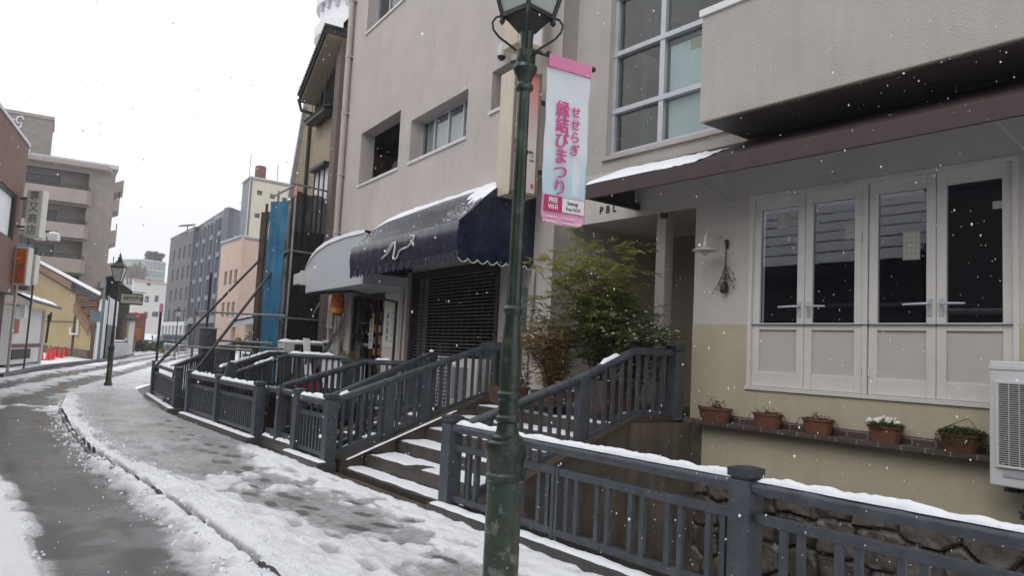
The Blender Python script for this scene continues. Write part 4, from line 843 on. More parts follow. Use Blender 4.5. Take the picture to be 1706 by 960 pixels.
for i in range(12):
    a = rg.uniform(-1, 1); p = [Vector((5.50, .03, 2.82-rg.uniform(0, .1)))]
    for k in range(5): p.append(p[-1]+Vector((a*.035+rg.uniform(-.02, .02), rg.uniform(-.008, .012), -.07+rg.uniform(-.03, .03)+k*.008)))
    mb.tube(p, [.004, .003, .003, .002, .002, .001], 5)
    for q in p[2:]:
        if rg.random() < .7: bb.lathe([(.001, -.009), (.009, -.003), (.009, .003), (.001, .009)], 6, q+Vector((rg.uniform(-.02, .02), 0, 0)))
mb.build('twigs', 'wood', t); bb.build('berries', mat('dark_red_berries', (.12, .015, .02), .5), t, smooth=60)
# ---------- flower pots on the ledge ----------
def grass_leaf(mb, p, d, L, w_, droop=.3):
    p = Vector(p); d = Vector(d).normalized(); sd = d.cross(Vector((0, 0, 1))); sd = sd.normalized() if sd.length > .01 else Vector((1, 0, 0))
    m_ = p+d*L*.55; e = p+d*L+Vector((0, 0, -droop*L)); mb.add([p, m_+sd*w_/2, e, m_-sd*w_/2], [(0, 1, 2, 3)])
M['leafdark'] = mat('dark_green_leaf', (.03, .065, .018), .5, .35, 12, 0); M['leafmoss'] = mat('moss_green_leaf', (.055, .085, .018), .6, .35, 15, 0); M['petal'] = mat('white_petal', (.75, .75, .72), .6, .03, bump=0); M['yellow'] = mat('yellow_centre', (.6, .4, .04), .6, bump=0); M['redleaf'] = mat('reddish_leaf', (.09, .025, .02), .6, .3, 12, 0); M['twig'] = mat('dry_twig', (.10, .07, .045), .8, .3, 10, 0)
def pot(label, s, wd, kind, oblong=True, seed=0):
    t = thing('flower_pot', FR @ Vector((s, .13, .94)), label, 'flower pot', 'flower pots along the brick ledge')
    mb = MB(FR); h = .155; n = 56; rx, ry = wd/2, .095; o = []; pr = [(.80, .0), (.82, .01), (.94, h-.03), (.95, h-.028), (1.02, h-.024), (1.03, h), (.96, h), (.93, h-.03)]
    for q, z in pr:
        for k in range(n):
            a = 2*math.pi*k/n; e = 2.6; c, s_ = math.cos(a), math.sin(a); rr = (abs(c)**e+abs(s_)**e)**(-1/e)
            fl = 1-(.018 if (k % 2 and .005 < z < h-.029 and kind != 'box') else 0)
            o.append((s+rx*q*rr*c*fl, .13+ry*q*rr*s_*fl, .942+z))
    mb.add(o, [(i*n+k, i*n+(k+1) % n, (i+1)*n+(k+1) % n, (i+1)*n+k) for i in range(len(pr)-1) for k in range(n)]+[tuple(range(n))[::-1]])
    mb.build('pot_body', 'terracotta', t, smooth=25)
    mb = MB(FR); mb.add([(s+rx*.94*math.cos(2*math.pi*k/24), .13+ry*.94*math.sin(2*math.pi*k/24), .94+h-.03) for k in range(24)], [tuple(range(24))]); mb.build('soil', 'soil', t)
    rg = random.Random(seed+11); pl = MB(FR); fl = MB(FR); yc = MB(FR); tw = MB(FR); zt = .94+h-.03
    if kind == 'daisy':
        for i in range(900):
            a = rg.uniform(0, 6.28); r_ = math.sqrt(rg.random()); p = (s+rx*1.1*r_*math.cos(a), .13+ry*1.25*r_*math.sin(a), zt+rg.uniform(0, .09)*(1.1-r_*.6))
            grass_leaf(pl, p, (rg.uniform(-1, 1), rg.uniform(-1, 1), rg.uniform(.1, 1.2)), rg.uniform(.025, .05), .009)
        for i in range(26):
            a = rg.uniform(0, 6.28); r_ = math.sqrt(rg.random()); c = Vector((s+rx*1.0*r_*math.cos(a), .13+ry*1.3*r_*math.sin(a)+.02, zt+.07+.05*(1-r_)+rg.uniform(-.01, .02)))
            nn = Vector((rg.uniform(-.5, .5), 1.0, rg.uniform(.2, 1))).normalized(); u = nn.cross(Vector((0, 0, 1))).normalized(); v = nn.cross(u)
            for k in range(9):
                b = 2*math.pi*k/9; d = u*math.cos(b)+v*math.sin(b); e = nn.cross(d); fl.add([c+d*.004, c+d*.012+e*.0045+nn*.002, c+d*.018, c+d*.012-e*.0045+nn*.002], [(0, 1, 2, 3)])
            yc.add([c+nn*.003+(u*math.cos(k)+v*math.sin(k))*.005 for k in np.linspace(0, 5.2, 6)], [tuple(range(6))])
        fl.build('flowers', 'petal', t, recalc=False); yc.build('flower_centres', 'yellow', t, recalc=False); pl.build('foliage', 'leafdark', t, recalc=False)
    elif kind == 'moss':
        for i in range(2600):
            a = rg.uniform(0, 6.28); r_ = math.sqrt(rg.random()); bx = s+rx*1.25*r_*math.cos(a); by = .13+ry*1.6*r_*math.sin(a); lump = mn.noise(Vector((bx*9, by*9, 2)))
            zz = zt+.075*math.sqrt(max(0, 1-r_*r_))*rg.uniform(.6, 1.15)+lump*.03-(.09*rg.random() if r_ > .8 and by > .13 else 0)
            grass_leaf(pl, (bx, by, zz), (rg.uniform(-1, 1), rg.uniform(-1, 1), rg.uniform(-.2, 1)), rg.uniform(.02, .036), .007, .1)
        pl.build('foliage', 'leafmoss', t, recalc=False)
        for q in ((-.4, .05), (.3, -.02)): tw.tube([(s-rx*.9, .13, zt+.05), (s+q[0]*rx, .15, zt+.12+q[1]), (s+rx*.8, .16, zt+.07)], .004, 5)
        tw.build('twigs', 'twig', t)
    else:
        for i in range({'twig': 16, 'red': 12, 'box': 14}[kind]):
            p = [Vector((s+rg.uniform(-.8, .8)*rx, .13+rg.uniform(-.6, .6)*ry, zt))]
            for k in range(4): p.append(p[-1]+Vector((rg.uniform(-.04, .04), rg.uniform(-.015, .02), rg.uniform(-.002, .035)*(1.6 if kind == 'box' else .8))))
            tw.tube(p, [.004, .003, .003, .002, .001], 5)
            for q in p[1:]:
                for _ in range(4): grass_leaf(pl, q, (rg.uniform(-1, 1), rg.uniform(-1, 1), rg.uniform(-.1, .8)), rg.uniform(.015, .035), .011)
        for sg in (-1, 1):
            if kind != 'box': tw.tube([(s+sg*rx*.7, .13, zt+.03), (s+sg*(rx+.03), .15, zt+.03), (s+sg*(rx+.09), .14, zt-.07)], .004, 5)
        tw.build('twigs', 'twig', t); pl.build('foliage', 'redleaf' if kind == 'red' else 'leafdark', t, recalc=False)
pot('long dark red planter with bare twigs, first on the ledge next to the post', 5.52, .44, 'box')
pot('terracotta pot with low dry stems, second from the stair post', 4.83, .33, 'twig', seed=2)
pot('terracotta pot with small reddish leaves, middle one on the ledge', 4.25, .32, 'red', seed=3)
pot('terracotta pot with white daisies in flower', 3.57, .31, 'daisy', seed=4)
pot('terracotta pot overgrown by mossy green plant, nearest the air conditioner', 2.91, .34, 'moss', seed=5)
# ---------- air conditioner outdoor unit on the cream wall ----------
def ac_unit(label, T, w_, h_, d_, snow=False, group=None, dark=False):
    """local: x width, y towards the viewer of its front (front at y=0, body behind), z up"""
    t = thing('air_conditioner_unit', T @ Vector((w_/2, -d_/2, 0)), label, 'air conditioner', group)
    mb = MB(T); mb.box((0, -d_, 0), (w_, 0, h_)); mb.build('case', 'acwhite' if not dark else 'plastic', t, bevel=.012)
    gx0, gx1, gz0, gz1 = .08*w_, .72*w_, .17*h_, .82*h_; cx, cz = (gx0+gx1)/2, (gz0+gz1)/2; rr = min(gx1-gx0, gz1-gz0)/2*.95
    mb = MB(T); mb.box((gx0, 0.002, gz0), (gx1, .006, gz1)); mb.build('fan_recess', 'black', t)
    mb = MB(T)
    for k in range(5):
        a = k*2*math.pi/5; c, s = math.cos(a), math.sin(a); c2, s2 = math.cos(a+.9), math.sin(a+.9)
        mb.quad((cx+.1*rr*c, .0075, cz+.1*rr*s), (cx+rr*.9*c, .010, cz+rr*.9*s), (cx+rr*.9*c2, .0075, cz+rr*.9*s2), (cx+.1*rr*c2, .0075, cz+.1*rr*s2))
    mb.build('fan', 'darksteel', t, recalc=False)
    mb = MB(T); n = int((gz1-gz0)/.017)
    for i in range(n+1): z = gz0+(gz1-gz0)*i/n; mb.box((gx0, .014, z-.0028), (gx1, .020, z+.0028))
    for i in range(9): x = gx0+(gx1-gx0)*i/8; mb.box((x-.003, .011, gz0), (x+.003, .0135, gz1))
    mb.build('grille', 'acwhite', t)
    mb = MB(T)
    mb.box((gx0-.02, 0, gz1), (gx1+.02, .022, gz1+.02)); mb.box((gx0-.02, 0, gz0-.02), (gx1+.02, .022, gz0)); mb.box((gx0-.02, 0, gz0), (gx0, .022, gz1)); mb.box((gx1, 0, gz0), (gx1+.02, .022, gz1)); mb.build('grille_frame', 'acwhite', t, bevel=.004)
    mb = MB(T); mb.box((.03*w_+gx0, .001, gz0-.09*h_), (gx0+.22*w_, .008, gz0-.04*h_)); mb.build('name_plate', 'alu', t)
    mb = MB(T); mb.box((.1*w_, -d_*.8, -.04), (.2*w_, -d_*.1, 0)); mb.box((.8*w_, -d_*.8, -.04), (.9*w_, -d_*.1, 0)); mb.build('feet', 'black', t)
    return t
TA = Matrix(((0,-1,0,6.88),(-1,0,0,2.58),(0,0,1,.735),(0,0,0,1)))   # x->-Y, y->-X (towards the street)
t = ac_unit('large white air conditioner unit fixed to the cream wall at the right edge', TA, .92, 1.0, .34)
mb = MB(TA); mb.box((.0, -.005, .93), (.92, .008, .965)); mb.build('lid_lip', 'acwhite', t, bevel=.003)
mb = MB(TA); mb.box((.22, -.4, -.16), (.6, -.05, -.12)); mb.box((.2, -.4, -.2), (.62, -.02, -.175)); mb.box((.2, -.4, -.24), (.62, -.04, -.21)); mb.box((.26, -.1, -.12), (.36, -.03, -.02)); mb.build('wall_bracket', 'darksteel', t, bevel=.004)
mb = MB(TA); mb.tube([(.3, -.06, -.05), (.42, -.03, -.06), (.42, -.03, -.14)], .022, 8); mb.build('valve', 'acwhite', t, smooth=40)
# ---------- greenery by the entrance ----------
def leafmat(name, c1, c2, tr=.35):
    m = bpy.data.materials.new(name); m.use_nodes = True; nt = m.node_tree; L = nt.links.new; b = nt.nodes['Principled BSDF']; b.inputs['Roughness'].default_value = .42
    at = N(nt, 'ShaderNodeAttribute', attribute_name='leaf'); sp = N(nt, 'ShaderNodeSeparateColor'); L(at.outputs['Color'], sp.inputs[0])
    mx = N(nt, 'ShaderNodeMix', data_type='RGBA'); mx.inputs[6].default_value = (*c1, 1); mx.inputs[7].default_value = (*c2, 1); L(sp.outputs[0], mx.inputs[0]); L(mx.outputs[2], b.inputs['Base Color'])
    tr_ = N(nt, 'ShaderNodeBsdfTranslucent'); L(mx.outputs[2], tr_.inputs[0]); ms = N(nt, 'ShaderNodeMixShader'); ms.inputs[0].default_value = tr; L(b.outputs[0], ms.inputs[1]); L(tr_.outputs[0], ms.inputs[2]); L(ms.outputs[0], nt.nodes['Material Output'].inputs[0]); return m
M['nandina'] = leafmat('bamboo_like_leaf', (.045, .075, .02), (.45, .42, .10)); M['cypress'] = leafmat('brownish_conifer_leaf', (.10, .07, .022), (.40, .26, .08)); M['clay'] = mat('dark_clay', (.10, .045, .03), .8, .3, 6, .4, 40, streak=.4); M['smallleaf'] = leafmat('dark_small_leaf', (.012, .03, .012), (.05, .09, .03))
def shrub(label, cat, base, stems, height, spread, leafL, leafW, perstem, matn, seed, lean=(0, 0), bend=.5, zmin=.3, snowleaf=0, name='potted_shrub', colfn=None, pinn=True, clump=.3, aspect=(1, 1)):
    t = thing(name, base, label, cat); rg = random.Random(seed); sb = MB(); lb = MB(); ca = []; sn = MB(); base = Vector(base)
    for i in range(stems):
        a = rg.uniform(0, 6.28); rad = rg.random()**.6*spread; H = height*(1-.30*rad/spread)*rg.uniform(.5 if leafW > .021 else .75, 1.05)
        tip = Vector((math.cos(a)*rad*aspect[0]+lean[0], math.sin(a)*rad*aspect[1]+lean[1], H)); p = []; b0 = Vector((rg.uniform(-.1, .1), rg.uniform(-.1, .1), 0))
        for k in range(9):
            u = k/8; q = b0*(1-u)+Vector((tip.x*u**1.5, tip.y*u**1.5, H*(u-bend*.18*u*u*u)))
            q += Vector((mn.noise(Vector((i, u*3, 0)))*.05, mn.noise(Vector((i, u*3, 9)))*.05, 0)); p.append(base+q)
        sb.tube(p, [.009*(1-.85*k/8) for k in range(9)], 5)
        for j in range(perstem):
            u = zmin+(1-zmin)*rg.random()**.75; k = min(7, int(u*8)); c = p[k].lerp(p[k+1], u*8-k)
            b = rg.uniform(0, 6.28); fd = Vector((math.cos(b), math.sin(b), rg.uniform(.1, .7))).normalized(); fl = rg.uniform(.6, 1.2)*clump; m_ = 5 if pinn else 3
            q0 = c
            for s_ in range(m_):
                v = (s_+1)/m_; q = c+fd*fl*v+Vector((0, 0, -.35*fl*v*v)); 
                if s_ % 2 == 0: sb.tube([q0, q], .0018, 3, False)
                q0 = q
                for sg in (-1, 1, 0) if s_ == m_-1 else (-1, 1):
                    sd = fd.cross(Vector((0, 0, 1))).normalized(); d = (fd*.7+sd*sg*.9+Vector((0, 0, rg.uniform(-.55, .35)))).normalized(); L = leafL*rg.uniform(.7, 1.25); ws = d.cross(Vector((rg.uniform(-.6, .6), rg.uniform(-.6, .6), 1))).normalized()*leafW/2
                    e = q+d*L+Vector((0, 0, -.25*L)); m1 = q+d*L*.35; lb.add([q, m1+ws, e, m1-ws], [(0, 1, 2, 3)])
                    h = (q.z-base.z)/height; cc = max(0, min(1, (colfn(h, rg) if colfn else rg.random()))); ca += [(cc, cc, cc, 1)]*4
                    if snowleaf and rg.random() < snowleaf: z = Vector((0, 0, .006)); r_ = .016; sn.add([q+z+Vector((-r_, -r_, 0)), q+z+Vector((r_, -r_, 0)), q+z+Vector((r_, r_, 0)), q+z+Vector((-r_, r_, 0)), q+z*2.6], [(0, 1, 4), (1, 2, 4), (2, 3, 4), (3, 0, 4)])
    sb.build('stems', 'twig', t, recalc=False); lb.attrs = {'leaf': ca}; lb.build('foliage', matn, t, recalc=False)
    if sn.v: sn.build('snow_clumps', 'snow', t, recalc=False, smooth=60)
    return t
yb = lambda h, rg: (h-.25)*1.5+rg.uniform(-.25, .4)
shrub('tall yellow-green bamboo-like shrub in a pot at the shop entrance', 'shrub', (6.75, 6.98, 1.2), 36, 2.7, .82, .11, .023, 18, 'nandina', 3, lean=(-.15, .08), colfn=yb, clump=.22, zmin=.22)
shrub('dark green spreading shrub with snow on it, right half of the entrance planting', 'shrub', (6.8, 6.5, 1.25), 26, 1.25, .62, .065, .017, 20, 'nandina', 8, lean=(.05, -.12), colfn=lambda h, rg: rg.uniform(-.1, .35), clump=.22, snowleaf=.05, zmin=.1)
shrub('brownish feathery conifer drooping over the railing', 'shrub', (6.5, 7.55, 1.1), 38, 1.45, .56, .045, .011, 28, 'cypress', 21, lean=(-.12, .05), bend=1.6, colfn=lambda h, rg: rg.random(), clump=.20, snowleaf=.006, zmin=.05)
shrub('sparse leggy bush with small dark leaves beside the lamp post', 'shrub', (6.45, 8.2, .94), 11, .95, .35, .035, .014, 6, 'smallleaf', 31, colfn=lambda h, rg: rg.random(), clump=.12, snowleaf=.05, zmin=.2)
shrub('loose green twigs trailing over the end post', 'shrub', (7.0, 6.3, 1.35), 6, .5, .18, .05, .012, 6, 'nandina', 41, lean=(.0, -.1), colfn=lambda h, rg: rg.random(), clump=.12, zmin=.1)
# terracotta planters behind the railing
for (x, y, w_, h_, lab) in ((6.75, 6.75, .62, .38, 'large brown clay planter behind the railing bars'), (6.15, 8.1, .4, .22, 'small red planter low on the landing behind the railing'), (6.5, 7.6, .45, .2, 'dark clay planter under the drooping conifer')):
    t = thing('planter', (x, y, .94), lab, 'planter'); mb = MB(); a = w_/2
    mb.add([(x-a*.85, y-.17, .94), (x+a*.85, y-.17, .94), (x+a*.85, y+.17, .94), (x-a*.85, y+.17, .94), (x-a, y-.2, .94+h_), (x+a, y-.2, .94+h_), (x+a, y+.2, .94+h_), (x-a, y+.2, .94+h_)], [(0,1,5,4),(1,2,6,5),(2,3,7,6),(3,0,4,7),(0,3,2,1)])
    mb.build('planter_body', 'clay', t); MB().box((x-a*.96, y-.19, .94+h_-.04), (x+a*.96, y+.19, .94+h_-.03)).build('soil', 'soil', t)
    MB().box((x-a-.01, y-.21, .94+h_-.03), (x+a+.01, y-.2, .94+h_)).build('rim', 'clay', t)
# ================= BEIGE BUILDING =================
FBi = FB.inverted()
def onb(x, y, off=0.0):
    a = FB @ Vector((0, off, 0)); b = FB @ Vector((20, off, 0)); return FBi @ onv(x, y, a, b)
bb = thing('beige_building', FB @ Vector((5, 0, 0)), 'tall pinkish beige rendered building with recessed windows and a navy shop awning', 'building')
HT = 14.0
w1 = (6.05, 8.45, 5.47, 6.76); w2 = (2.94, 5.46, 5.47, 6.37); w3 = (1.1, 2.08, 5.71, 6.42); w4 = (6.2, 8.6, 9.36, 10.8); w5 = (2.9, 5.5, 9.36, 10.5)
shut = (1.5, 4.85, .57, 3.1); shopd = (6.25, 8.35, .57, 2.78)
mb = MB(FB); wall(mb, 0, 10.0, -.2, HT, [w1, w2, w3, w4, w5, shut, shopd], 0, -.35); mb.build('facade_wall', 'beige', bb)
mb = MB(FB); mb.quad((0, 0, -1.5), (0, -8, -1.5), (0, -8, HT), (0, 0, HT)); mb.quad((10, 0, -1.5), (10, -8, -1.5), (10, -8, HT), (10, 0, HT)); mb.quad((0, 0, HT), (0, -8, HT), (10, -8, HT), (10, 0, HT)); mb.quad((0, 0, -1.5), (10, 0, -1.5), (10, 0, -.2), (0, 0, -.2)); mb.build('side_walls', 'beige', bb)
def sill(a, b, z): MB(FB).box((a-.03, -.34, z-.06), (b+.03, .035, z)).build('sill', 'sill', bb, bevel=.005)
for w_ in (w1, w2, w3, w4, w5): sill(w_[0], w_[1], w_[2])
def slider(w_, n, off=-.28, curtain=True):
    a, b, z0, z1 = w_; f = MB(FB)
    for q in ((a, a+.035), (b-.035, b)): f.box((q[0], off-.04, z0), (q[1], off+.04, z1))
    f.box((a, off-.04, z0), (b, off+.04, z0+.04)); f.box((a, off-.04, z1-.04), (b, off+.04, z1))
    for k in range(1, n): x = a+(b-a)*k/n; f.box((x-.022, off-.03, z0+.04), (x+.022, off+.03, z1-.04))
    f = f.build('window', 'alu', bb)
    for k in range(n): x0 = a+(b-a)*k/n+.022; x1 = a+(b-a)*(k+1)/n-.022; MB(FB).box((x0, off-.006, z0+.04), (x1, off, z1-.04)).build('pane', 'glass', f)
    if curtain:
        c = MB(FB); m_ = 60; pts = []
        for i in range(m_+1): s = a+(b-a)*i/m_; o_ = off-.12+.018*math.sin(i*1.3)+.01*math.sin(i*3.1); pts += [(s, o_, z0), (s, o_, z1)]
        c.add(pts, [(2*i, 2*i+2, 2*i+3, 2*i+1) for i in range(m_)]); c.build('curtain', 'curtain', f, smooth=60)
slider(w2, 4); slider(w3, 1); slider(w4, 3, curtain=False); slider(w5, 4)
# open loggia: dark inside, timber piece and hanging dark cloth
a, b, z0, z1 = w1
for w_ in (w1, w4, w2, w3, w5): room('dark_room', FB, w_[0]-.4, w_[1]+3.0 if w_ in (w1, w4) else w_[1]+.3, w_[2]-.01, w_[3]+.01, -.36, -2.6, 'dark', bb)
mb = MB(FB)
for w_ in ():
    a, b, z0, z1 = w_; mb.quad((a, -.35, z0), (a, -1.8, z0), (b, -1.8, z0), (b, -.35, z0)); mb.quad((b, -.35, z0), (b, -1.8, z0), (b, -1.8, z1), (b, -.35, z1)); mb.quad((a, -.35, z1), (a, -1.8, z1), (b, -1.8, z1), (b, -.35, z1)); mb.quad((a, -.35, z0), (a, -1.8, z0), (a, -1.8, z1), (a, -.35, z1))
ts = onb(632, 262, -.9).x
for s in (ts+.12, ts, ts-.13): mb.box((s, -1.0, w1[2]), (s+.09, -.93, w1[3]-.35))
mb.build('timber_posts', mat('orange_timber', (.42, .19, .06), .6, .3), bb)
c = MB(FB); o = []; nx, ny = 30, 14
for i in range(nx+1):
    for j in range(ny+1): u = i/nx; v = j/ny; s = onb(625, 290, -.62).x-u*1.9; top = w1[2]+.48+.28*(u-.3)**2*3-.1*math.sin(u*3.1); o.append((s, -.62+.03*math.sin(u*17+v*3), w1[2]+.02+(top-w1[2])*v))
c.add(o, [(i*(ny+1)+j, (i+1)*(ny+1)+j, (i+1)*(ny+1)+j+1, i*(ny+1)+j+1) for i in range(nx) for j in range(ny)]); c.build('dark_cloth', 'darkbrown', bb, smooth=60)
# downpipes
mb = MB(FB); mb.tube([(9.55, .10, 2.0), (9.55, .10, HT)], .075, 14)
for z in (4.4, 5.9, 7.5, 9.0, 10.5): mb.tube([(9.55, .10, z), (9.55, .10, z+.06)], .088, 14); mb.box((9.45, 0, z), (9.65, .1, z+.03))
mb.build('downpipe', 'pipe', bb, smooth=40)
mb = MB(FB)
for s, r_ in ((9.35, .05), (9.0, .05), (8.75, .06)): mb.tube([(s, .12, .57), (s, .12, 2.9)], r_, 10)
mb.tube([(9.0, .17, 2.0), (9.3, .2, 2.0), (9.3, .2, .8)], .04, 8); mb.build('lower_pipes', 'pipe', bb, smooth=40)
# thin pipe next to the pilaster with small teal box
mb = MB(FB); mb.tube([(.42, .05, 2.85), (.42, .05, 2.3), (.5, .05, 2.0), (.5, .05, 1.0)], .028, 8); mb.build('pilaster_pipe', 'pipe', bb, smooth=40)
MB(FB).box((.62, 0, 1.95), (.86, .1, 2.6)).build('meter_box', mat('teal_grey_box', (.10, .16, .16), .5, .2), bb, bevel=.01)
MB(FB).box((.95, .02, .94), (1.45, .3, 1.75)).build('low_cabinet', 'fence', bb, bevel=.01)
# pipe shutter
sb = MB(FB); a, b, z0, z1 = shut
sb.box((a-.04, -.12, z0), (a+.06, .03, z1)); sb.box((b-.06, -.12, z0), (b+.04, .03, z1)); sb.box((a, -.12, z1-.12), (b, .03, z1)); s_ = sb.build('shutter_frame', 'darksteel', bb)
sb = MB(FB); z = z0+.03; k = 0
while z < z1-.14:
    sb.tube([(a+.05, -.06, z), (b-.05, -.06, z)], .009, 6, False)
    z += .062; k += 1
sb.build('shutter_rods', 'steel', s_, smooth=60)
sb = MB(FB)
for i in range(14):
    s = a+.15+(b-a-.3)*i/13; sb.box((s-.006, -.075, z0+.03), (s+.006, -.055, z1-.14))
sb.build('shutter_links', 'darksteel', s_)
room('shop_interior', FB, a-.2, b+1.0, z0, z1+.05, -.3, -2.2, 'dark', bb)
mb = MB(FB)
for i in range(8): s = a+.3+i*.38; mb.box((s, -.7, .9), (s+.22, -.5, 1.0+.9*((i*37) % 5)/5))
mb.box((a+.2, -.9, 1.5), (b-.2, -.6, 1.55)); mb.build('stored_goods', 'darkbrown', bb)
# ---- navy awning ----
pf = [(0, 4.36), (.25, 4.27), (.72, 4.01), (.92, 3.83), (1.1, 3.64), (1.275, 3.47), (1.30, 3.44), (1.315, 3.22), (1.29, 3.02)]
s0, s1 = .51, 4.95
mb = MB(FB); n = 44; o = []
for i in range(n+1):
    s = s0+(s1-s0)*i/n
    for k, (q, z) in enumerate(pf): o.append((s, q-.0025*(k > 5)*(1+math.sin(i*1.7)), z))
K = len(pf); mb.add(o, [(i*K+k, (i+1)*K+k, (i+1)*K+k+1, i*K+k+1) for i in range(n) for k in range(5, K-1)])
for s in (s0, s1): mb.add([(s, q, z) for q, z in pf]+[(s, 0, 3.0)], [tuple(range(K+1))])
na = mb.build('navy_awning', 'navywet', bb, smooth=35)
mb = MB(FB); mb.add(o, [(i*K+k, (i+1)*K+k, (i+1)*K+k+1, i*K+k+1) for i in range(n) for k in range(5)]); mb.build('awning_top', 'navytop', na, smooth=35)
mb = MB(FB); n = 15; top = 3.03
def scallop(L, n_, P):
    o = []; f = []; m_ = 12
    for i in range(n_*m_+1):
        u = i/(n_*m_); ph = (i % m_)/m_; d = .11+.055*math.sin(math.pi*ph); o += [P(u, 0), P(u, d)]
    f = [(2*i, 2*i+2, 2*i+3, 2*i+1) for i in range(n_*m_)]; mb.add(o, f)
    return o
front = lambda u, d: (s0+(s1-s0)*u, 1.285+.006*math.sin(u*90), top-d); side = lambda u, d: (s0-.003, 1.285*(1-u), top-d)
of = scallop(0, 26, front); os_ = scallop(0, 8, side); mb.build('scalloped_valance', 'navy', na)
mb = MB(FB)
for o in (os_,): mb.tube([(p[0]-.004, p[1], p[2]) for p in o[1::2]], .006, 5)
mb.build('valance_piping', 'trimwhite', na)
mb = MB(FB); mb.tube([(s0, 1.27, 3.04), (s1, 1.27, 3.04)], .015, 6); mb.tube([(s0+.02, 0, 3.04), (s0+.02, 1.27, 3.04)], .015, 6); mb.tube([(s1-.02, 0, 3.04), (s1-.02, 1.27, 3.04)], .015, 6); mb.build('awning_frame', 'darksteel', na)
# script lettering as brushed strokes on the fascia  (reads クレース)
def stroke(pts, r=.016):
    mb = MB(FB); mb.tube([(2.95-x*.95, 1.325, 3.07+y*.30) for x, y in pts], [r*.6]+[r]*(len(pts)-2)+[r*.5], 6); return mb
L_ = MB(FB)
for pts in ([(-.42, .62), (-.36, .50), (-.27, .62), (-.16, .85), (-.04, .98)], [(-.04, .98), (-.12, .70), (-.27, .38), (-.45, .25), (-.52, .16)], [(.02, 1.02), (.03, .72), (.0, .35), (-.02, .02), (.07, -.02), (.14, .05), (.22, .38), (.34, .48), (.52, .50), (.64, .62)], [(.64, .62), (.74, .80), (.78, 1.08), (.66, 1.12), (.62, 1.02)], [(.72, .78), (.78, .52)]):
    L_.tube([(2.75-x*1.0, 1.325, 3.07+y*.29) for x, y in pts], .017, 6)
L_.build('script_lettering', 'trimwhite', na, smooth=60)
# snow on the awning
def slopez(q):
    return float(np.interp(q, [p[0] for p in pf[:7]], [p[1] for p in pf[:7]]))
sn = MB(FB); nx, ny = 90, 22; o = []
for i in range(nx+1):
    u = i/nx; s = s0+.01+(s1-s0-.02)*u
    low = .30+.55*max(0, (u-.62)/.38)**.8+.08*mn.noise(Vector((s*2.5, 1, 1)))+.05*mn.noise(Vector((s*9, 1, 1)))
    if u < .17: low = .95-.2*mn.noise(Vector((s*6, 2, 1)))-u*.8
    low = max(low, .26)
    for j in range(ny+1): v = j/ny; q = .0+low*v; th = .05*min(1, (1-v)*5)*min(1, min(u, 1-u)*25)*(.8+.5*mn.noise(Vector((s*4, q*8, 2)))); o.append((s, q+th*.3, slopez(q)+th+.004))
sn.add(o, [(i*(ny+1)+j, (i+1)*(ny+1)+j, (i+1)*(ny+1)+j+1, i*(ny+1)+j+1) for i in range(nx) for j in range(ny)]); sn.build('snow_layer', 'snow', na, smooth=60)
sn = MB(FB); rg = random.Random(3)
for i in range(230):
    u = rg.random(); s = s0+.08+.8*rg.random()**1.6 if rg.random() < .7 else s0+rg.uniform(3.6, 4.35); q = rg.uniform(.9, 1.26); z = slopez(q); r_ = rg.uniform(.006, .018)
    sn.add([(s-r_, q, z+.006), (s, q+r_, z), (s+r_, q, z+.006), (s, q-r_, z+.01), (s, q, z+r_)], [(0,1,4),(1,2,4),(2,3,4),(3,0,4)])
tag(sn.build('snow_crumbs', 'snow', na), kind='stuff')
# ---- white canopy over the small shop ----
fp = [(8.78, 2.78), (8.86, 3.33), (8.5, 3.55), (8.05, 3.70), (7.2, 3.80), (6.2, 3.83), (5.0, 3.80), (5.0, 2.80)]
mb = MB(FB); mb.prism([(s, .0, z) for s, z in fp], (0, 1.0, 0)); mb.build('white_canopy', mat('pale_canopy_sheet', (.50, .52, .56), .4, .04), bb, bevel=.01)
mb = MB(FB); mb.tube([(s+.01, 1.0, z) for s, z in fp[1:7]], .018, 6); mb.build('canopy_trim', 'trimwhite', bb)
sn = MB(FB); tp = fp[1:7]; nx = 60; ny = 10; o = []
for i in range(nx+1):
    u = i/nx; x = np.interp(u, [0, .1, .22, .45, .72, 1], [p[0] for p in tp]); z = np.interp(u, [0, .1, .22, .45, .72, 1], [p[1] for p in tp])
    for j in range(ny+1): v = j/ny; th = (.08+.04*mn.noise(Vector((x*3, v*3, 0))))*(0 if j == ny else 1)*min(1, u*12+.3); o.append((x+.01, 1.03*min(1, v*1.1), z+th+.004))
sn.add(o, [(i*(ny+1)+j, (i+1)*(ny+1)+j, (i+1)*(ny+1)+j+1, i*(ny+1)+j+1) for i in range(nx) for j in range(ny)]); sn.build('snow_layer', 'snow', bb, smooth=60)
mb = MB(FB); mb.box((8.75, .78, 3.0), (9.5, 1.1, 3.26)); mb.box((8.72, .74, 2.96), (8.84, 1.14, 3.3)); mb.build('exhaust_duct', 'plastic', bb, bevel=.01)
snowstrip(FB @ Vector((8.8, .94, 3.27)), FB @ Vector((9.48, .94, 3.27)), .26, .03, bb)
mb = MB(FB); mb.tube([(8.5, .95, 2.76), (6.4, .7, 2.74), (5.35, .12, 2.52), (5.35, .12, .6)], .03, 8); mb.build('black_drain_pipe', 'iron', bb, smooth=50)
mb = MB(FB); mb.box((4.88, -.02, .57), (5.0, .10, 3.1)); mb.box((5.05, 0, .57), (5.2, .12, 3.0)); mb.build('corner_posts', 'pipe', bb, bevel=.005)
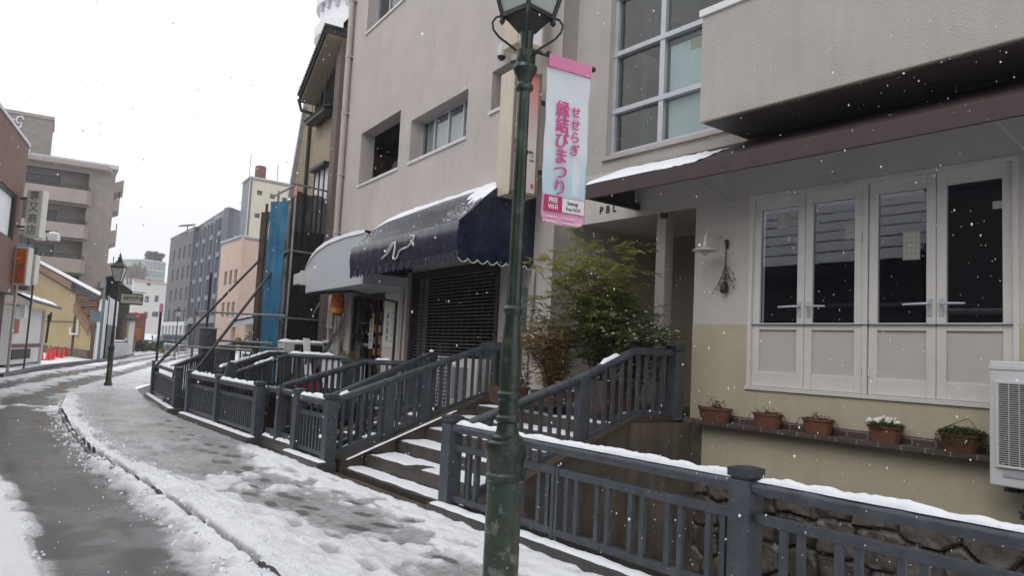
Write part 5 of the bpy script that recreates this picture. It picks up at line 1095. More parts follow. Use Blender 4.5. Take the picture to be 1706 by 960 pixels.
# ---- little shop front ----
a, b, z0, z1 = shopd
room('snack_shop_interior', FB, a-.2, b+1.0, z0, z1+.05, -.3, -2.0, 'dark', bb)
mb = MB(FB)
for s in (a, 6.72, 7.05, b-.06): mb.box((s, -.12, z0), (s+.06, -.04, z1))
mb.box((a, -.12, z1-.08), (b, -.04, z1)); mb.box((a, -.12, 1.9), (7.05, -.05, 1.94)); mb.box((7.05, -.12, z0), (b, -.04, 1.3)); mb.build('shop_door_frame', mat('red_brown_wood', (.06, .018, .014), .5, .3), bb)
MB(FB).box((a+.06, -.09, z0), (b, -.085, z1)).build('shop_pane', 'glassdark', bb)
rg = random.Random(9); cl_ = [(.35, .08, .04), (.30, .16, .07), (.42, .36, .26), (.10, .16, .07), (.4, .28, .12), (.12, .16, .25)]
pm = [mat('poster_%d' % i, c_, .6, .4, 12, 0) for i, c_ in enumerate(cl_)]
k = 0
for col, s in enumerate((6.34, 6.50, 6.78, 6.9)):
    for row in range(6):
        z = 1.15+row*.26+rg.uniform(-.02, .02)
        if rg.random() < .2: continue
        p = MB(FB).box((s, -.04, z), (s+rg.uniform(.09, .13), -.035, z+rg.uniform(.14, .2))).build('photo_poster', pm[k % 6], bb); k += 1
MB(FB).box((6.90, -.03, 1.55), (7.12, -.02, 2.2)).build('hanging_paper_sign', 'paper', bb)
for i, ch in enumerate('四季おにぎり'): text('lettering', ch, .10, Matrix.Translation(FB @ Vector((7.01, -.015, 2.14-i*.105))) @ frame((0,0,0), -BD, (0,0,1)), 'graytext', bb, .004)
MB(FB).box((5.38, .0, 1.60), (6.2, .025, 2.72)).build('white_notice_board', 'paper', bb, bevel=.004)
for i, ch in enumerate('和み茶屋'): text('lettering', ch, .13, Matrix.Translation(FB @ Vector((5.98, .03, 2.25-i*.16))) @ frame((0,0,0), -BD, (0,0,1)), 'graytext', bb, .002)
for i, ch in enumerate('いらっしゃい'): text('lettering', ch, .10, Matrix.Translation(FB @ Vector((5.70, .03, 2.3-i*.115))) @ frame((0,0,0), -BD, (0,0,1)), 'graytext', bb)
MB(FB).box((5.2, 0, .5), (6.25, .01, 2.8)).build('pale_shop_wall', 'white', bb)
# shelf with ornaments
t = thing('display_counter', FB @ Vector((7.9, .35, .57)), 'white counter with small ornaments in front of the snack shop window', 'counter')
MB(FB).box((6.9, .1, .57), (8.55, .55, 1.28)).build('counter_body', 'trimwhite', t, bevel=.01); MB(FB).box((6.85, .06, 1.28), (8.6, .6, 1.32)).build('counter_top', 'wood', t)
rg = random.Random(4)
for i in range(9):
    s = 7.0+i*.17; h = rg.uniform(.06, .16)
    mb = MB(FB); mb.lathe([(.03, 0), (.05, .02), (.045, h*.6), (.02, h*.8), (.03, h)], 10, (s, .35+rg.uniform(-.1, .1), 1.32)); mb.build('ornament', pm[(i*5) % 6], t, smooth=60)
t = thing('paper_lantern', FB @ Vector((8.05, .45, 2.55)), 'orange red paper lantern hanging under the white canopy', 'lantern')
mb = MB(FB); pr = []; 
for i in range(25): z = 2.30+.5*i/24; e = math.sin(math.pi*(.12+.76*i/24)); pr.append((.155*(.55+.45*e)*(1+.02*(i % 2)), z))
mb.lathe(pr, 20, (8.0, .45, 0))
ml = mat('lantern_paper', (.55, .07, .02), .7, .1, col2=(.55, .12, .03)); 
mb.build('lantern_body', ml, t, smooth=30)
mb = MB(FB); mb.lathe([(.10, 2.80), (.10, 2.83)], 16, (8.0, .45, 0)); mb.lathe([(.10, 2.27), (.10, 2.30)], 16, (8.0, .45, 0)); mb.tube([(8.0, .45, 2.83), (8.0, .45, 2.95)], .006, 5); mb.build('lantern_rims', 'black', t)
mb = MB(FB); mb.lathe([(.157, 2.33), (.162, 2.36), (.158, 2.44)], 20, (8.0, .45, 0)); mb.build('yellow_band', mat('yellow_paper', (.6, .3, .04), .7, .1), t, smooth=60)
# grey stone pot with dry plant by the notice board
t = thing('stone_pot', FB @ Vector((6.0, .7, .57)), 'grey stone pot with a pale bushy plant beside the notice board', 'planter')
mb = MB(FB); mb.lathe([(.16, .57), (.2, .62), (.2, 1.22), (.23, 1.26), (.23, 1.32), (.17, 1.32)], 8, (6.0, .75, 0)); mb.build('pot_body', 'fence', t)
mb = MB(FB); rg = random.Random(2)
for i in range(500):
    v = Vector((rg.gauss(0, 1), rg.gauss(0, 1), abs(rg.gauss(0, 1)))).normalized(); grass_leaf(mb, Vector((6.0, .75, 1.32))+v*.14*rg.random(), v, .08, .012)
mb.build('foliage', mat('straw_leaf', (.22, .16, .08), .8, .3, 10, 0), t, recalc=False)
# red flower trough
t = thing('flower_trough', FB @ Vector((6.8, 1.2, .57)), 'long red trough with leafy green plants below the counter', 'planter')
MB(FB).box((6.2, 1.25, .57), (8.2, 1.5, .82)).build('trough_body', mat('dark_red_trough', (.22, .02, .03), .5, .2), t, bevel=.01)
mb = MB(FB)
for i in range(900): 
    v = Vector((rg.uniform(-1, 1), rg.uniform(-1, 1), rg.uniform(.1, 1))); grass_leaf(mb, (rg.uniform(6.2, 8.2), rg.uniform(1.25, 1.5), .82+rg.uniform(0, .08)), v, .08, .02)
mb.build('foliage', 'leafdark', t, recalc=False)
# outdoor unit and lattice behind the stair railing
TBu = Matrix.Translation(FB @ Vector((1.95, .55, .70))) @ Matrix(((-BD.x, BN.x, 0, 0), (-BD.y, BN.y, 0, 0), (0, 0, 1, 0), (0, 0, 0, 1)))
ac_unit('ivory outdoor unit standing behind the near stair railing by the shutter', TBu, .85, .78, .3, dark=True)
t = thing('lattice_panel', FB @ Vector((2.6, .5, .57)), 'white wire lattice panel leaning beside the ivory outdoor unit', 'panel')
mb = MB(FB)
for i in range(10): s = 2.08+i*.1; mb.bar((s, .50, .60), (s, .46, 1.5), .012, .012)
for j in range(15): z = .62+j*.062; mb.bar((2.08, .50-.04*(z-.6)/.9, z), (2.98, .50-.04*(z-.6)/.9, z), .01, .014)
mb.build('lattice', 'acwhite', t)
MB(FB).box((1.3, .1, 1.55), (1.75, .35, 1.66)).build('blue_box', mat('blue_crate', (.02, .09, .17), .5), bb)
# ---- signs on the beige building ----
t = thing('blade_sign', FB @ Vector((.9, .5, 4.3)), 'tall projecting light box sign, red fading to cream, behind the near lamp', 'sign')
# face turned towards the street end: plane s = const
sF = .18
def onsign(x, y):
    a = FB @ Vector((sF, 0, 0)); b = FB @ Vector((sF, 3, 0)); return FBi @ onv(x, y, a, b)
q = [onsign(848, 322), onsign(893, 330), onsign(903, 125), onsign(845+3, 108)]
oA = max(p.y for p in q[:1]); oB = q[1].y; zb_ = (q[0].z+q[1].z)/2; zt_ = (q[2].z+q[3].z)/2
oA, oB = max(oA, oB), max(min(oA, oB), .05)
dep = .40
print('blade sign', oA, oB, zb_, zt_)
MB(FB).box((sF+.0, oB, zb_), (sF+dep, oA, zt_)).build('sign_case', mat('cream_sign_case', (.56, .49, .39), .45, .06, streak=.2), t, bevel=.012)
msg = bpy.data.materials.new('sign_face'); msg.use_nodes = True; nt = msg.node_tree; b_ = nt.nodes['Principled BSDF']; b_.inputs['Roughness'].default_value = .4
at = N(nt, 'ShaderNodeAttribute', attribute_name='print'); nt.links.new(at.outputs['Color'], b_.inputs['Base Color'])
mb = MB(FB); cs = []; n = 30
for i in range(n+1):
    v = i/n; z = zb_+.05+(zt_-zb_-.1)*v; mb.v += [FB @ Vector((sF-.004, oB+.04, z)), FB @ Vector((sF-.004, oA-.04, z))]; f_ = max(0, (v-.45)/.55); c = Vector((.64, .58, .54)).lerp(Vector((.60, .17, .17)), f_**.9); cs += [(*c, 1)]*2
mb.f = [(2*i, 2*i+1, 2*i+3, 2*i+2) for i in range(n)]; mb.attrs = {'print': cs}; mb.build('sign_face', msg, t, recalc=False)
Tq = lambda off, z: Matrix.Translation(FB @ Vector((sF-.007, off, z))) @ frame((0,0,0), -BN, (0,0,1))
wS = oA-oB; H_ = zt_-zb_
fr = MB(FB)
for (o1, o2, z1_, z2_) in ((oB, oB+.04, zb_, zt_), (oA-.04, oA, zb_, zt_), (oB, oA, zb_, zb_+.05), (oB, oA, zt_-.05, zt_)): fr.box((sF-.02, o1, z1_), (sF+.01, o2, z2_))
fr.build('sign_rim', mat('bronze_rim', (.20, .17, .13), .4, .1), t)
text('lettering', 'TE', .09, Tq(oA-.11, zb_+.28), 'wifired', t, .004); text('lettering', '2', .10, Tq(oA-.09, zb_+.15), 'wifired', t, .004); text('lettering', '9', .10, Tq(oB+.09, zb_+.15), 'wifired', t, .004)
text('lettering', 've', .20, Tq(oB+.17, zb_+H_*.345), mat('green_print', (.03, .09, .04), .5, bump=0), t, .006, xs=.9)
text('lettering', 'Fre', .06, Tq(oA-.10, zb_+H_*.29), 'graytext', t, .001); text('lettering', 'ten', .06, Tq(oB+.11, zb_+H_*.29), 'graytext', t, .001)
mb = MB(FB); c_ = ((oA+oB)/2+.15*wS, zb_+H_*.38); mb.tube([(sF-.008, c_[0]+.26*wS*math.cos(a), c_[1]+.17*math.sin(a)) for a in np.linspace(-.9, 2.1, 16)], [.004+.009*math.sin(math.pi*i/15) for i in range(16)], 5); mb.build('red_arc', 'wifired', t)
mb = MB(FB)
for z in (zb_+.4, zt_-.4): mb.box((sF+.1, 0, z), (sF+.16, oB+.02, z+.06))
mb.build('wall_bracket', 'darksteel', t)
t = thing('upper_blade_sign', FB @ Vector((.9, .4, 6.6)), 'smaller cream projecting sign above the red one, half hidden by the lantern', 'sign')
b2s = [onsign(847, 68), onsign(905, 82)]; z0_ = (b2s[0].z+b2s[1].z)/2
MB(FB).box((sF, oB, z0_), (sF+dep, oA, z0_+1.3)).build('sign_case', 'signcream' if False else mat('cream_case_upper', (.50, .42, .31), .45, .06), t, bevel=.012)
MB(FB).box((sF-.006, oB+.04, z0_+.05), (sF-.002, oA-.04, z0_+1.25)).build('sign_face', 'whiteprint', t)
text('lettering', 'Kara', .09, Matrix.Translation(FB @ Vector((sF-.009, oA-.15, z0_+.2))) @ frame((0,0,0), -BN, (0,0,1)), 'graytext', t, .001)
t = thing('wall_camera', FB @ Vector((1.75, .1, 6.6)), 'small grey dome camera on the beige wall left of the signs', 'camera')
c0 = onb(836, 88, .15); mb = MB(FB); mb.lathe([(.02, c0.z+.17), (.075, c0.z+.13), (.085, c0.z+.02), (.08, c0.z-.06)], 16, (c0.x, .15, 0)); mb.tube([(c0.x, 0, c0.z+.08), (c0.x, .15, c0.z+.1)], .03, 8); mb.build('housing', 'alu', t, smooth=40)
mb = MB(FB); mb.lathe([(.07, c0.z-.05), (.06, c0.z-.1), (.02, c0.z-.13)], 16, (c0.x, .15, 0)); mb.build('dome', 'black', t, smooth=60)
# gas meter on the left end
t = thing('gas_meter', FB @ Vector((9.75, .2, 1.5)), 'ivory gas meter on pipes beside the white leaning board', 'meter')
g0 = onb(541, 567, .2); g1 = onb(556, 592, .2); mb = MB(FB); mb.box((g1.x, .05, g1.z), (g0.x, .28, g0.z)); mb.build('meter_body', 'plastic', t, bevel=.03)
mb = MB(FB); mb.tube([(g0.x-.12, .16, g0.z), (g0.x-.12, .16, 2.6)], .025, 8); mb.tube([(g1.x+.12, .16, g0.z), (g1.x+.12, .16, 2.2), (g1.x-.3, .16, 2.2)], .025, 8); mb.build('pipes', 'pipe', t, smooth=40); MB(FB).box((g1.x+.12, .285, (g0.z+g1.z)/2+.03), (g0.x-.12, .29, g0.z-.07)).build('dial', 'black', t)
t = thing('leaning_poles', FB @ Vector((8.8, .6, .57)), 'bundle of poles and a brush leaning beside the snack shop counter', 'poles'); mb = MB(FB)
for i in range(4): mb.tube([(9.3-i*.08, .75, .57), (8.45+i*.09, .1, 2.3-i*.12)], .014, 6)
mb.build('poles', 'steel', t)
# ================= OLD HOUSE, SCAFFOLD, TARP =================
def poly_on(off, pts): return [Vector((onb(x, y, off).x, off, onb(x, y, off).z)) for x, y in pts]
M['soffit'] = mat('tan_soffit', (.30, .25, .19), .8, .1)
t = thing('old_house', FB @ Vector((12, -2, 0)), 'old narrow house with brown timber upper window and tiled gable roof beside the beige building', 'house')
wt = onb(567, 84, 0); we = onb(521, 176, 0); sE = we.x
M['housetan'] = mat('old_tan_render', (.36, .30, .22), .85, .15, 1.5, .3, 60, streak=.3, streakcol=(.2, .16, .11)); M['housebrown'] = mat('grey_brown_render', (.16, .125, .115), .8, .12, 2, .3)
sp0 = onb(555, 300, 0).x
ridge = wt.z+(wt.x-10.02)*(wt.z-we.z)/(we.x-wt.x)
mb = MB(FB); mb.prism([(10.02, -.02, 0), (sE, -.02, 0), (sE, -.02, we.z), (10.02, -.02, ridge)], (0, -7, 0)); mb.build('wall', 'housetan', t)
mb = MB(FB); mb.prism([(10.02, -.015, 0), (sp0, -.015, 0), (sp0, -.015, ridge-(sp0-10.02)*.9), (10.02, -.015, ridge)], (0, .16, 0)); mb.build('corner_pilaster', 'housebrown', t)
OV = .6; e2 = onb(543, 44, OV); e3 = onb(498, 159, OV)
sl_ = (e2.z-e3.z)/(e3.x-e2.x); 
print('oldhouse', wt, we, e2, e3, ridge)
rz = e2.z+(e2.x-9.6)*0
mb = MB(FB); mb.prism([(e2.x, OV, e2.z-.12), (e3.x, OV, e3.z-.12), (e3.x, OV, e3.z+.02), (e2.x, OV, e2.z+.04)], (0, -8, 0)); rf = mb.build('roof', 'tile', t)
mb = MB(FB); n = 22
for i in range(n):
    u = i/(n-1); c = Vector((e2.x, OV, e2.z)).lerp(Vector((e3.x, OV, e3.z)), u); mb.tube([c+Vector((0, .04, .04)), c+Vector((0, -7.8, .04))], .06, 8)
mb.build('verge_tiles', 'tile', rf, smooth=40)
zz_ = lambda s_: e2.z-sl_*(s_-e2.x)-.19
mb = MB(FB); mb.prism([(e2.x, -.3, zz_(e2.x)), (e3.x, -.3, zz_(e3.x)), (e3.x, OV-.06, zz_(e3.x)), (e2.x, OV-.06, zz_(e2.x))], (0, 0, .05)); mb.build('soffit', 'soffit', t)
MB(FB).prism([(e2.x-.03, OV, e2.z-.16), (e2.x-.03, -8, e2.z-.16), (e2.x-.03, -8, e2.z+.03), (e2.x-.03, OV, e2.z+.03)], (.03, 0, 0)).build('barge_board', 'tile', rf)
mb = MB(FB); g = Vector((e3.x, OV, e3.z-.1)); mb.tube([g, g+Vector((.02, -.1, -.3)), g+Vector((-.2, -.9, -.45))], .05, 8); mb.tube([(sE, .05, e3.z-.6), (sE, .05, 1)], .045, 8); mb.build('gutter_pipe', 'iron', t, smooth=40)
# upper window with timber boards
q = poly_on(.04, [(557, 102), (523, 176), (526, 205), (528, 212), (558, 180)])
ub = MB(FB); a = onb(557, 180, .05); b = onb(524, 210, .05); ztop = onb(557, 105, .05).z; ztb = onb(524, 165, .05).z
ub.prism([(a.x, 0, a.z), (b.x, 0, a.z), (b.x, 0, ztb-.1), (a.x, 0, ztop-.1)], (0, .06, 0)); ubo = ub.build('upper_window', 'wood', t)
mb = MB(FB); n = 12
for i in range(n): s = a.x+(b.x-a.x)*(i+.5)/n; zt__ = ztop-.15+(ztb-ztop)*(i+.5)/n; mb.box((s-.012, .06, a.z), (s+.012, .10, zt__))
mb.tube([(a.x, .3, a.z+.05), (b.x, .3, a.z+.05)], .02, 6); mb.tube([(a.x+.1, .3, a.z), (a.x+.1, .3, ztop-.4)], .02, 6); mb.tube([(a.x+.5, .3, a.z), (a.x+.5, .3, ztop-.6)], .015, 6)
mb.box((a.x, 0, a.z-.12), (b.x, .34, a.z-.03)); mb.build('railing', 'iron', ubo)
mb = MB(FB)
for i in range(9): s = a.x+(b.x-a.x)*i/8; mb.tube([(s, .36, a.z-.02), (s, .0, a.z+.12)], .05, 6)
mb.build('tile_row', 'tile', ubo, smooth=40)
a2 = onb(551, 275, .04); b2_ = onb(524, 318, .04)
mb = MB(FB); mb.box((a2.x, 0, 4.3), (b2_.x, .05, a2.z)); lw_ = mb.build('lower_window', 'curtain', t); mb = MB(FB); mb.box((a2.x-.05, 0, a2.z), (b2_.x+.05, .25, a2.z+.08)); 
for i in range(4): s = a2.x+(b2_.x-a2.x)*i/3; mb.box((s-.03, 0, 4.3), (s+.03, .08, a2.z))
mb.build('window_frame', 'iron', lw_)
# house beyond
t = thing('tan_house', FB @ Vector((15, -3, 0)), 'plain tan gable house beyond the old timber-windowed house', 'house')
pts = poly_on(0, [(521, 172), (511, 178), (486, 325), (484, 420)]); s_a = sE+.05
mb = MB(FB); mb.prism([(s_a, 0, 0), (pts[2].x, 0, 0), (pts[2].x, 0, pts[2].z), (pts[1].x, 0, pts[1].z), (s_a, 0, pts[0].z)], (0, -7, 0)); mb.build('wall', mat('olive_tan_wall', (.30, .26, .17), .8, .1, streak=.2), t)
mb = MB(FB); mb.prism([(pts[2].x, .1, pts[2].z-.1), (pts[2].x+.12, .1, pts[2].z), (pts[1].x, .1, pts[1].z+.2), (pts[1].x, .1, pts[1].z)], (0, -7, 0)); mb.build('roof', 'alu', t)
# scaffold
M['net'] = bpy.data.materials.new('black_scaffold_net'); M['net'].use_nodes = True; nt = M['net'].node_tree; b_ = nt.nodes['Principled BSDF']; b_.inputs['Base Color'].default_value = (.012, .011, .011, 1); b_.inputs['Roughness'].default_value = .8
tc = N(nt, 'ShaderNodeTexCoord'); nn = N(nt, 'ShaderNodeTexNoise'); nn.inputs['Scale'].default_value = 1.2; nt.links.new(tc.outputs['Object'], nn.inputs[0]); mr = N(nt, 'ShaderNodeMapRange'); mr.inputs[1].default_value = .3; mr.inputs[2].default_value = .7; mr.inputs[3].default_value = .84; mr.inputs[4].default_value = .98; nt.links.new(nn.outputs[0], mr.inputs[0])
tr_ = N(nt, 'ShaderNodeBsdfTransparent'); ms = N(nt, 'ShaderNodeMixShader'); nt.links.new(mr.outputs[0], ms.inputs[0]); nt.links.new(tr_.outputs[0], ms.inputs[1]); nt.links.new(b_.outputs[0], ms.inputs[2]); nt.links.new(ms.outputs[0], nt.nodes['Material Output'].inputs[0])
def sheet(p, q, z0, z1, amp, nx=30, ny=40, seed=0, sag=0):
    p = Vector(p); q = Vector(q); d = (q-p).normalized(); nrm = Vector((d.y, -d.x, 0)); mb = MB()
    for i in range(nx+1):
        for j in range(ny+1):
            u = i/nx; v = j/ny; c = p.lerp(q, u); z = z0+(z1-z0)*v-(sag*math.sin(math.pi*u*2)**2 if j == ny else 0)
            mb.v.append(Vector((c.x, c.y, z))+nrm*amp*(mn.noise(Vector((u*4+seed, v*5, 1)))+.5*mn.noise(Vector((u*11+seed, v*3, 5)))))
    mb.f = [(i*(ny+1)+j, (i+1)*(ny+1)+j, (i+1)*(ny+1)+j+1, i*(ny+1)+j+1) for i in range(nx) for j in range(ny)]; return mb
t = thing('scaffold', (7.4, 18.5, .55), 'scaffold wrapped in black netting against the old house', 'scaffold')
sheet((6.98, 18.5, 0), (8.25, 18.75, 0), .5, 5.45, .06, seed=1, sag=.05).build('netting', 'net', t, smooth=80, recalc=False)
sheet((6.98, 18.5, 0), (7.12, 20.6, 0), .5, 5.3, .06, 12, seed=5).build('netting', 'net', t, smooth=80, recalc=False)
mb = MB()
for x, y in ((6.95, 18.45), (8.2, 18.7), (7.2, 20.4)): mb.tube([(x, y, .4), (x, y, 5.75)], .03, 8)
for z in (2.2, 3.9, 5.6): mb.tube([(6.8, 18.42, z), (8.35, 18.72, z)], .028, 8); mb.tube([(6.95, 18.4, z), (7.12, 20.6, z)], .028, 8)
mb.tube([(8.1, 18.6, 1.4), (7.0, 18.6, .9)], .03, 8); mb.tube([(7.1, 18.6, 1.3), (8.2, 18.7, 3.2)], .03, 8)
mb.build('pipes', 'steel', t, smooth=40)
MB().box((7.1, 18.9, .5), (8.2, 19.0, 4.5)).build('dark_backing', 'darkbrown', t)
for x0, y0, z0 in ((8.22, 18.5, 4.6), (8.22, 18.5, 5.0), (8.22, 18.5, 5.4), (6.93, 18.4, 5.3)): mb = MB(); mb.tube([(x0, y0, z0), (x0, y0, z0+.25)], .035, 8); mb.build('pink_tape', 'clothpink', t)
t = thing('tarpaulin', (6.9, 19.9, .6), 'bright blue tarpaulin strip hanging beside the black scaffold netting', 'tarpaulin')
sheet((6.50, 18.95, 0), (6.80, 18.55, 0), .6, 5.15, .05, 16, 60, seed=9).build('tarp_sheet', 'bluetarp', t, smooth=80, recalc=False)
mb = MB(); mb.tube([(6.46, 19.1, .4), (6.46, 19.1, 5.1)], .035, 8); mb.build('pole', 'darksteel', t)
sheet((6.40, 19.3, 0), (6.52, 19.0, 0), .6, 4.9, .05, 6, 60, seed=19).build('dark_edge_net', 'net', t, smooth=80, recalc=False)
t = thing('scaffold_braces', (5, 19, .9), 'long diagonal dark pipes propped from the kerb up to the scaffold', 'scaffold brace')
for p, q in (((4.6, 19.98, 1.16), (7.55, 22.0, 4.2)), ((5.0, 17.95, 1.24), (7.42, 19.24, 4.4))):
    p = Vector(p); q = Vector(q); mb = MB(); mb.tube([p-(q-p)*.12, q], .035, 10); mb.build('brace', 'darksteel', t, smooth=40)
mb = MB()
def pj(x, y, X): return onx(x, y, X)
for (a, b, X) in (((327, 519), (477, 527), 5.9), ((345, 566), (455, 573), 5.6), ((340, 575), (470, 582), 5.8), ((300, 577), (420, 585), 5.2)): mb.tube([pj(*a, X), pj(*b, X+.4)], .03, 8)
mb.build('ledger_pipe', 'steel', t, smooth=40)
for (a, b, X, m_) in (((326, 515), (322, 600), 5.6, 'steel'), ((352, 455), (345, 600), 5.9, 'darksteel'), ((268, 520), (257, 605), 4.75, 'darksteel')):
    mb = MB(); p = pj(*a, X); mb.tube([p, (p.x, p.y, .1)], .035, 8); mb.build('upright', m_, t, smooth=40)
p = pj(268, 520, 4.75); mb = MB(); mb.tube([p, p+Vector((0, 0, .22))], .045, 8); mb.build('red_tape', 'clothpink', t)
M['clamp'] = mat('yellow_clamp', (.30, .22, .06), .5)
for (x, y, X) in ((270, 585, 4.7), (444, 572, 6.0), (397, 566, 5.7), (277, 592, 4.7)): c = pj(x, y, X); mb = MB(); mb.tube([c-Vector((0, 0, .05)), c+Vector((0, 0, .05))], .05, 8); mb.tube([c-Vector((.07, 0, 0)), c+Vector((.07, 0, 0))], .03, 6); mb.build('clamp', 'clamp', t)
t = thing('utility_box', (5.6, 19.5, 0), 'grey metal upright box behind the snowy railings, beneath the braces', 'box')
a = pj(348, 548, 5.5); b = pj(372, 548, 5.5); MB().box((a.x-.15, a.y-.2, .3), (a.x+.15, a.y+.25, a.z)).build('box_body', 'fence', t, bevel=.02); MB().box((a.x-.17, a.y-.22, a.z), (a.x+.17, a.y+.27, a.z+.03)).build('lid', 'alu', t)
# outdoor unit with snow and leaning board
t = thing('outdoor_unit', (7, 17.5, .6), 'ivory and dark outdoor unit with a snow cap in front of the black netting', 'air conditioner')
u0 = ony(473, 566, 17.4); u1 = ony(540, 572, 17.4)
mb = MB(); mb.box((u0.x, 17.4, .6), (u1.x, 17.8, u0.z-.05)); mb.build('case', 'plastic', t, bevel=.015); mb = MB(); mb.box((u0.x+.27, 17.385, .75), (u1.x-.04, 17.4, u0.z-.1)); mb.build('fan_grille', 'black', t)
mb = MB()
for i in range(14): x = u0.x+.3+i*.045; mb.box((x, 17.375, .75), (x+.006, 17.384, u0.z-.1))
mb.build('grille_bars', 'darksteel', t)
snowstrip((u0.x-.03, 17.6, u0.z-.05), (u1.x+.03, 17.6, u0.z-.05), .44, .07, t)
t = thing('leaning_board', (7.2, 16.9, .55), 'narrow white board leaning against the snow-capped outdoor unit', 'board')
p = ony(523, 565, 16.9); mb = MB(); mb.bar((p.x-.12, 16.7, .56), (p.x, 17.35, p.z), .16, .03, up=(0, 1, 0)); mb.build('board', 'trimwhite', t)
# tall white tower peeking above
t = thing('white_tower', deep(575, 200, 70).to_2d().to_3d(), 'pale high-rise with rounded balconies rising behind the old house roof', 'building')
c = deep(612, 20, 70); mb = MB(); mb.lathe([(4.2, 0), (4.2, c.z+14)], 40, (c.x, c.y, 0)); mb.build('tower_wall', mat('pale_lilac_white', (.72, .70, .75), .6, .05), t, smooth=40)
for k in range(-3, 5):
    z = c.z+k*2.9-.6; mb = MB(); mb.lathe([(4.15, z), (4.55, z), (4.6, z+1.0), (4.5, z+1.0)], 40, (c.x, c.y, 0)); mb.build('balcony', 'trimwhite', t, smooth=40)
    if not -2 <= k <= 2: continue
    for i in range(13, 24): a = 2*math.pi*i/26; mb = MB(); mb.box((c.x+4.35*math.cos(a)-.12, c.y+4.35*math.sin(a)-.12, z-.7), (c.x+4.35*math.cos(a)+.12, c.y+4.35*math.sin(a)+.12, z)); mb.build('balcony_bracket', 'alu', t)
# ================= FAR BUILDINGS =================
def ground_at(px, Z):   # point on the ground plane in the pixel column direction at camera depth Z
    p = deep(px, 560, Z); return Vector((p.x, p.y, 0))
def local(a, b):        # frame with s from a to b, off to the left/right towards the camera
    a = Vector((a[0], a[1], 0)); b = Vector((b[0], b[1], 0)); d = (b-a).normalized(); n = Vector((-d.y, d.x, 0))
    if n.dot(Vector((0, 0, 0))-a) < 0: n = -n
    return Matrix(((d.x, n.x, 0, a.x), (d.y, n.y, 0, a.y), (0, 0, 1, 0), (0, 0, 0, 1))), (b-a).length
def zat(px, py, Z): return deep(px, py, Z).z
M['farpane'] = mat('far_window_pane', (.06, .07, .085), .15, .3, .5, 0)
def face(t, T, L, H, holes, m, name='wall', z0=0, depth=.3, pane='farpane', frames=None, sills=None):
    mb = MB(T); wall(mb, 0, L, z0, H, holes, 0, -depth); w_ = mb.build(name, m, t)
    for h in holes:
        mb = MB(T); mb.quad((h[0], -depth*.9, h[2]), (h[1], -depth*.9, h[2]), (h[1], -depth*.9, h[3]), (h[0], -depth*.9, h[3]))
        wn = mb.build('window', pane, t)
        if frames:
            mb = MB(T); c = (h[0]+h[1])/2; e = .05
            mb.box((c-e/2, -depth*.9, h[2]), (c+e/2, -depth*.8, h[3])); mb.box((h[0], -depth*.9, h[2]), (h[1], -depth*.8, h[2]+e)); mb.box((h[0], -depth*.9, h[3]-e), (h[1], -depth*.8, h[3])); mb.box((h[0], -depth*.9, h[2]), (h[0]+e, -depth*.8, h[3])); mb.box((h[1]-e, -depth*.9, h[2]), (h[1], -depth*.8, h[3])); mb.build('frame', frames, wn)
        if sills: MB(T).box((h[0]-.05, -.1, h[2]-.08), (h[1]+.05, .06, h[2])).build('sill', sills, wn)
    return w_
def roofcap(t, pts, z, m='alu', th=.25, name='roof'):
    mb = MB(); mb.prism([(p[0], p[1], z) for p in pts], (0, 0, th)); return mb.build(name, m, t)
def block(label, C, Fp, Sp, H, mw, ms, holesF, holesS=(), kind='building', snow=True, **k):
    """near corner C, street face to Fp, side face to Sp"""
    t = thing('far_building' if 'name' not in k else k.pop('name'), (C+Fp)/2, label, kind)
    T, L = local(C, Fp); face(t, T, L, H, [h for h in holesF if h[1] < L], mw, **k)
    T2, L2 = local(C, Sp); face(t, T2, L2, H, [h for h in holesS if h[1] < L2], ms, 'side_wall', **k)
    D = Fp+(Sp-C); mb = MB(); mb.prism([(p.x, p.y, H-.4) for p in (C, Fp, D, Sp)], (0, 0, .3)); mb.build('roof', 'alu', t)
    mb = MB(); mb.quad((Fp.x, Fp.y, 0), (D.x, D.y, 0), (D.x, D.y, H), (Fp.x, Fp.y, H)); mb.quad((Sp.x, Sp.y, 0), (D.x, D.y, 0), (D.x, D.y, H), (Sp.x, Sp.y, H)); mb.build('back_wall', ms, t)
    mb = MB()
    for a, b in ((C, Fp), (C, Sp)): mb.vbar(Vector((a.x, a.y, H+.06)), Vector((b.x, b.y, H+.06)), .4, .16)
    mb.build('parapet_coping', 'alu' if not k.get('cop') else k['cop'], t)
    return t, T, L, T2, L2
def grid(xs, w_, zs, h): return [(x, x+w_, z, z+h) for x in xs for z in zs]
M['pinkw'] = mat('salmon_render', (.50, .36, .29), .8, .06, .4, .1, 8, streak=.1); M['creamt'] = mat('cream_tower_render', (.58, .53, .42), .8, .05, .3, .1, 8, streak=.12)
M['blueg'] = mat('blue_grey_panels_and_tower_shade', (.13, .145, .175), .5, .1, .3, .1, 4); M['darkg'] = brickmat('dark_grey_tiles', (.105, .10, .11), (.085, .082, .09), (.15, .15, .15), .9, .3, swiz='sum', bump=.1); M['greyside'] = mat('brown_grey_side', (.10, .085, .08), .8, .1, .3, .1, 4)
M['farwhite'] = mat('far_white_wall', (.60, .59, .57), .8, .05, .3, .05, 4); M['whitecol'] = mat('white_columns', (.55, .56, .58), .7, .05)
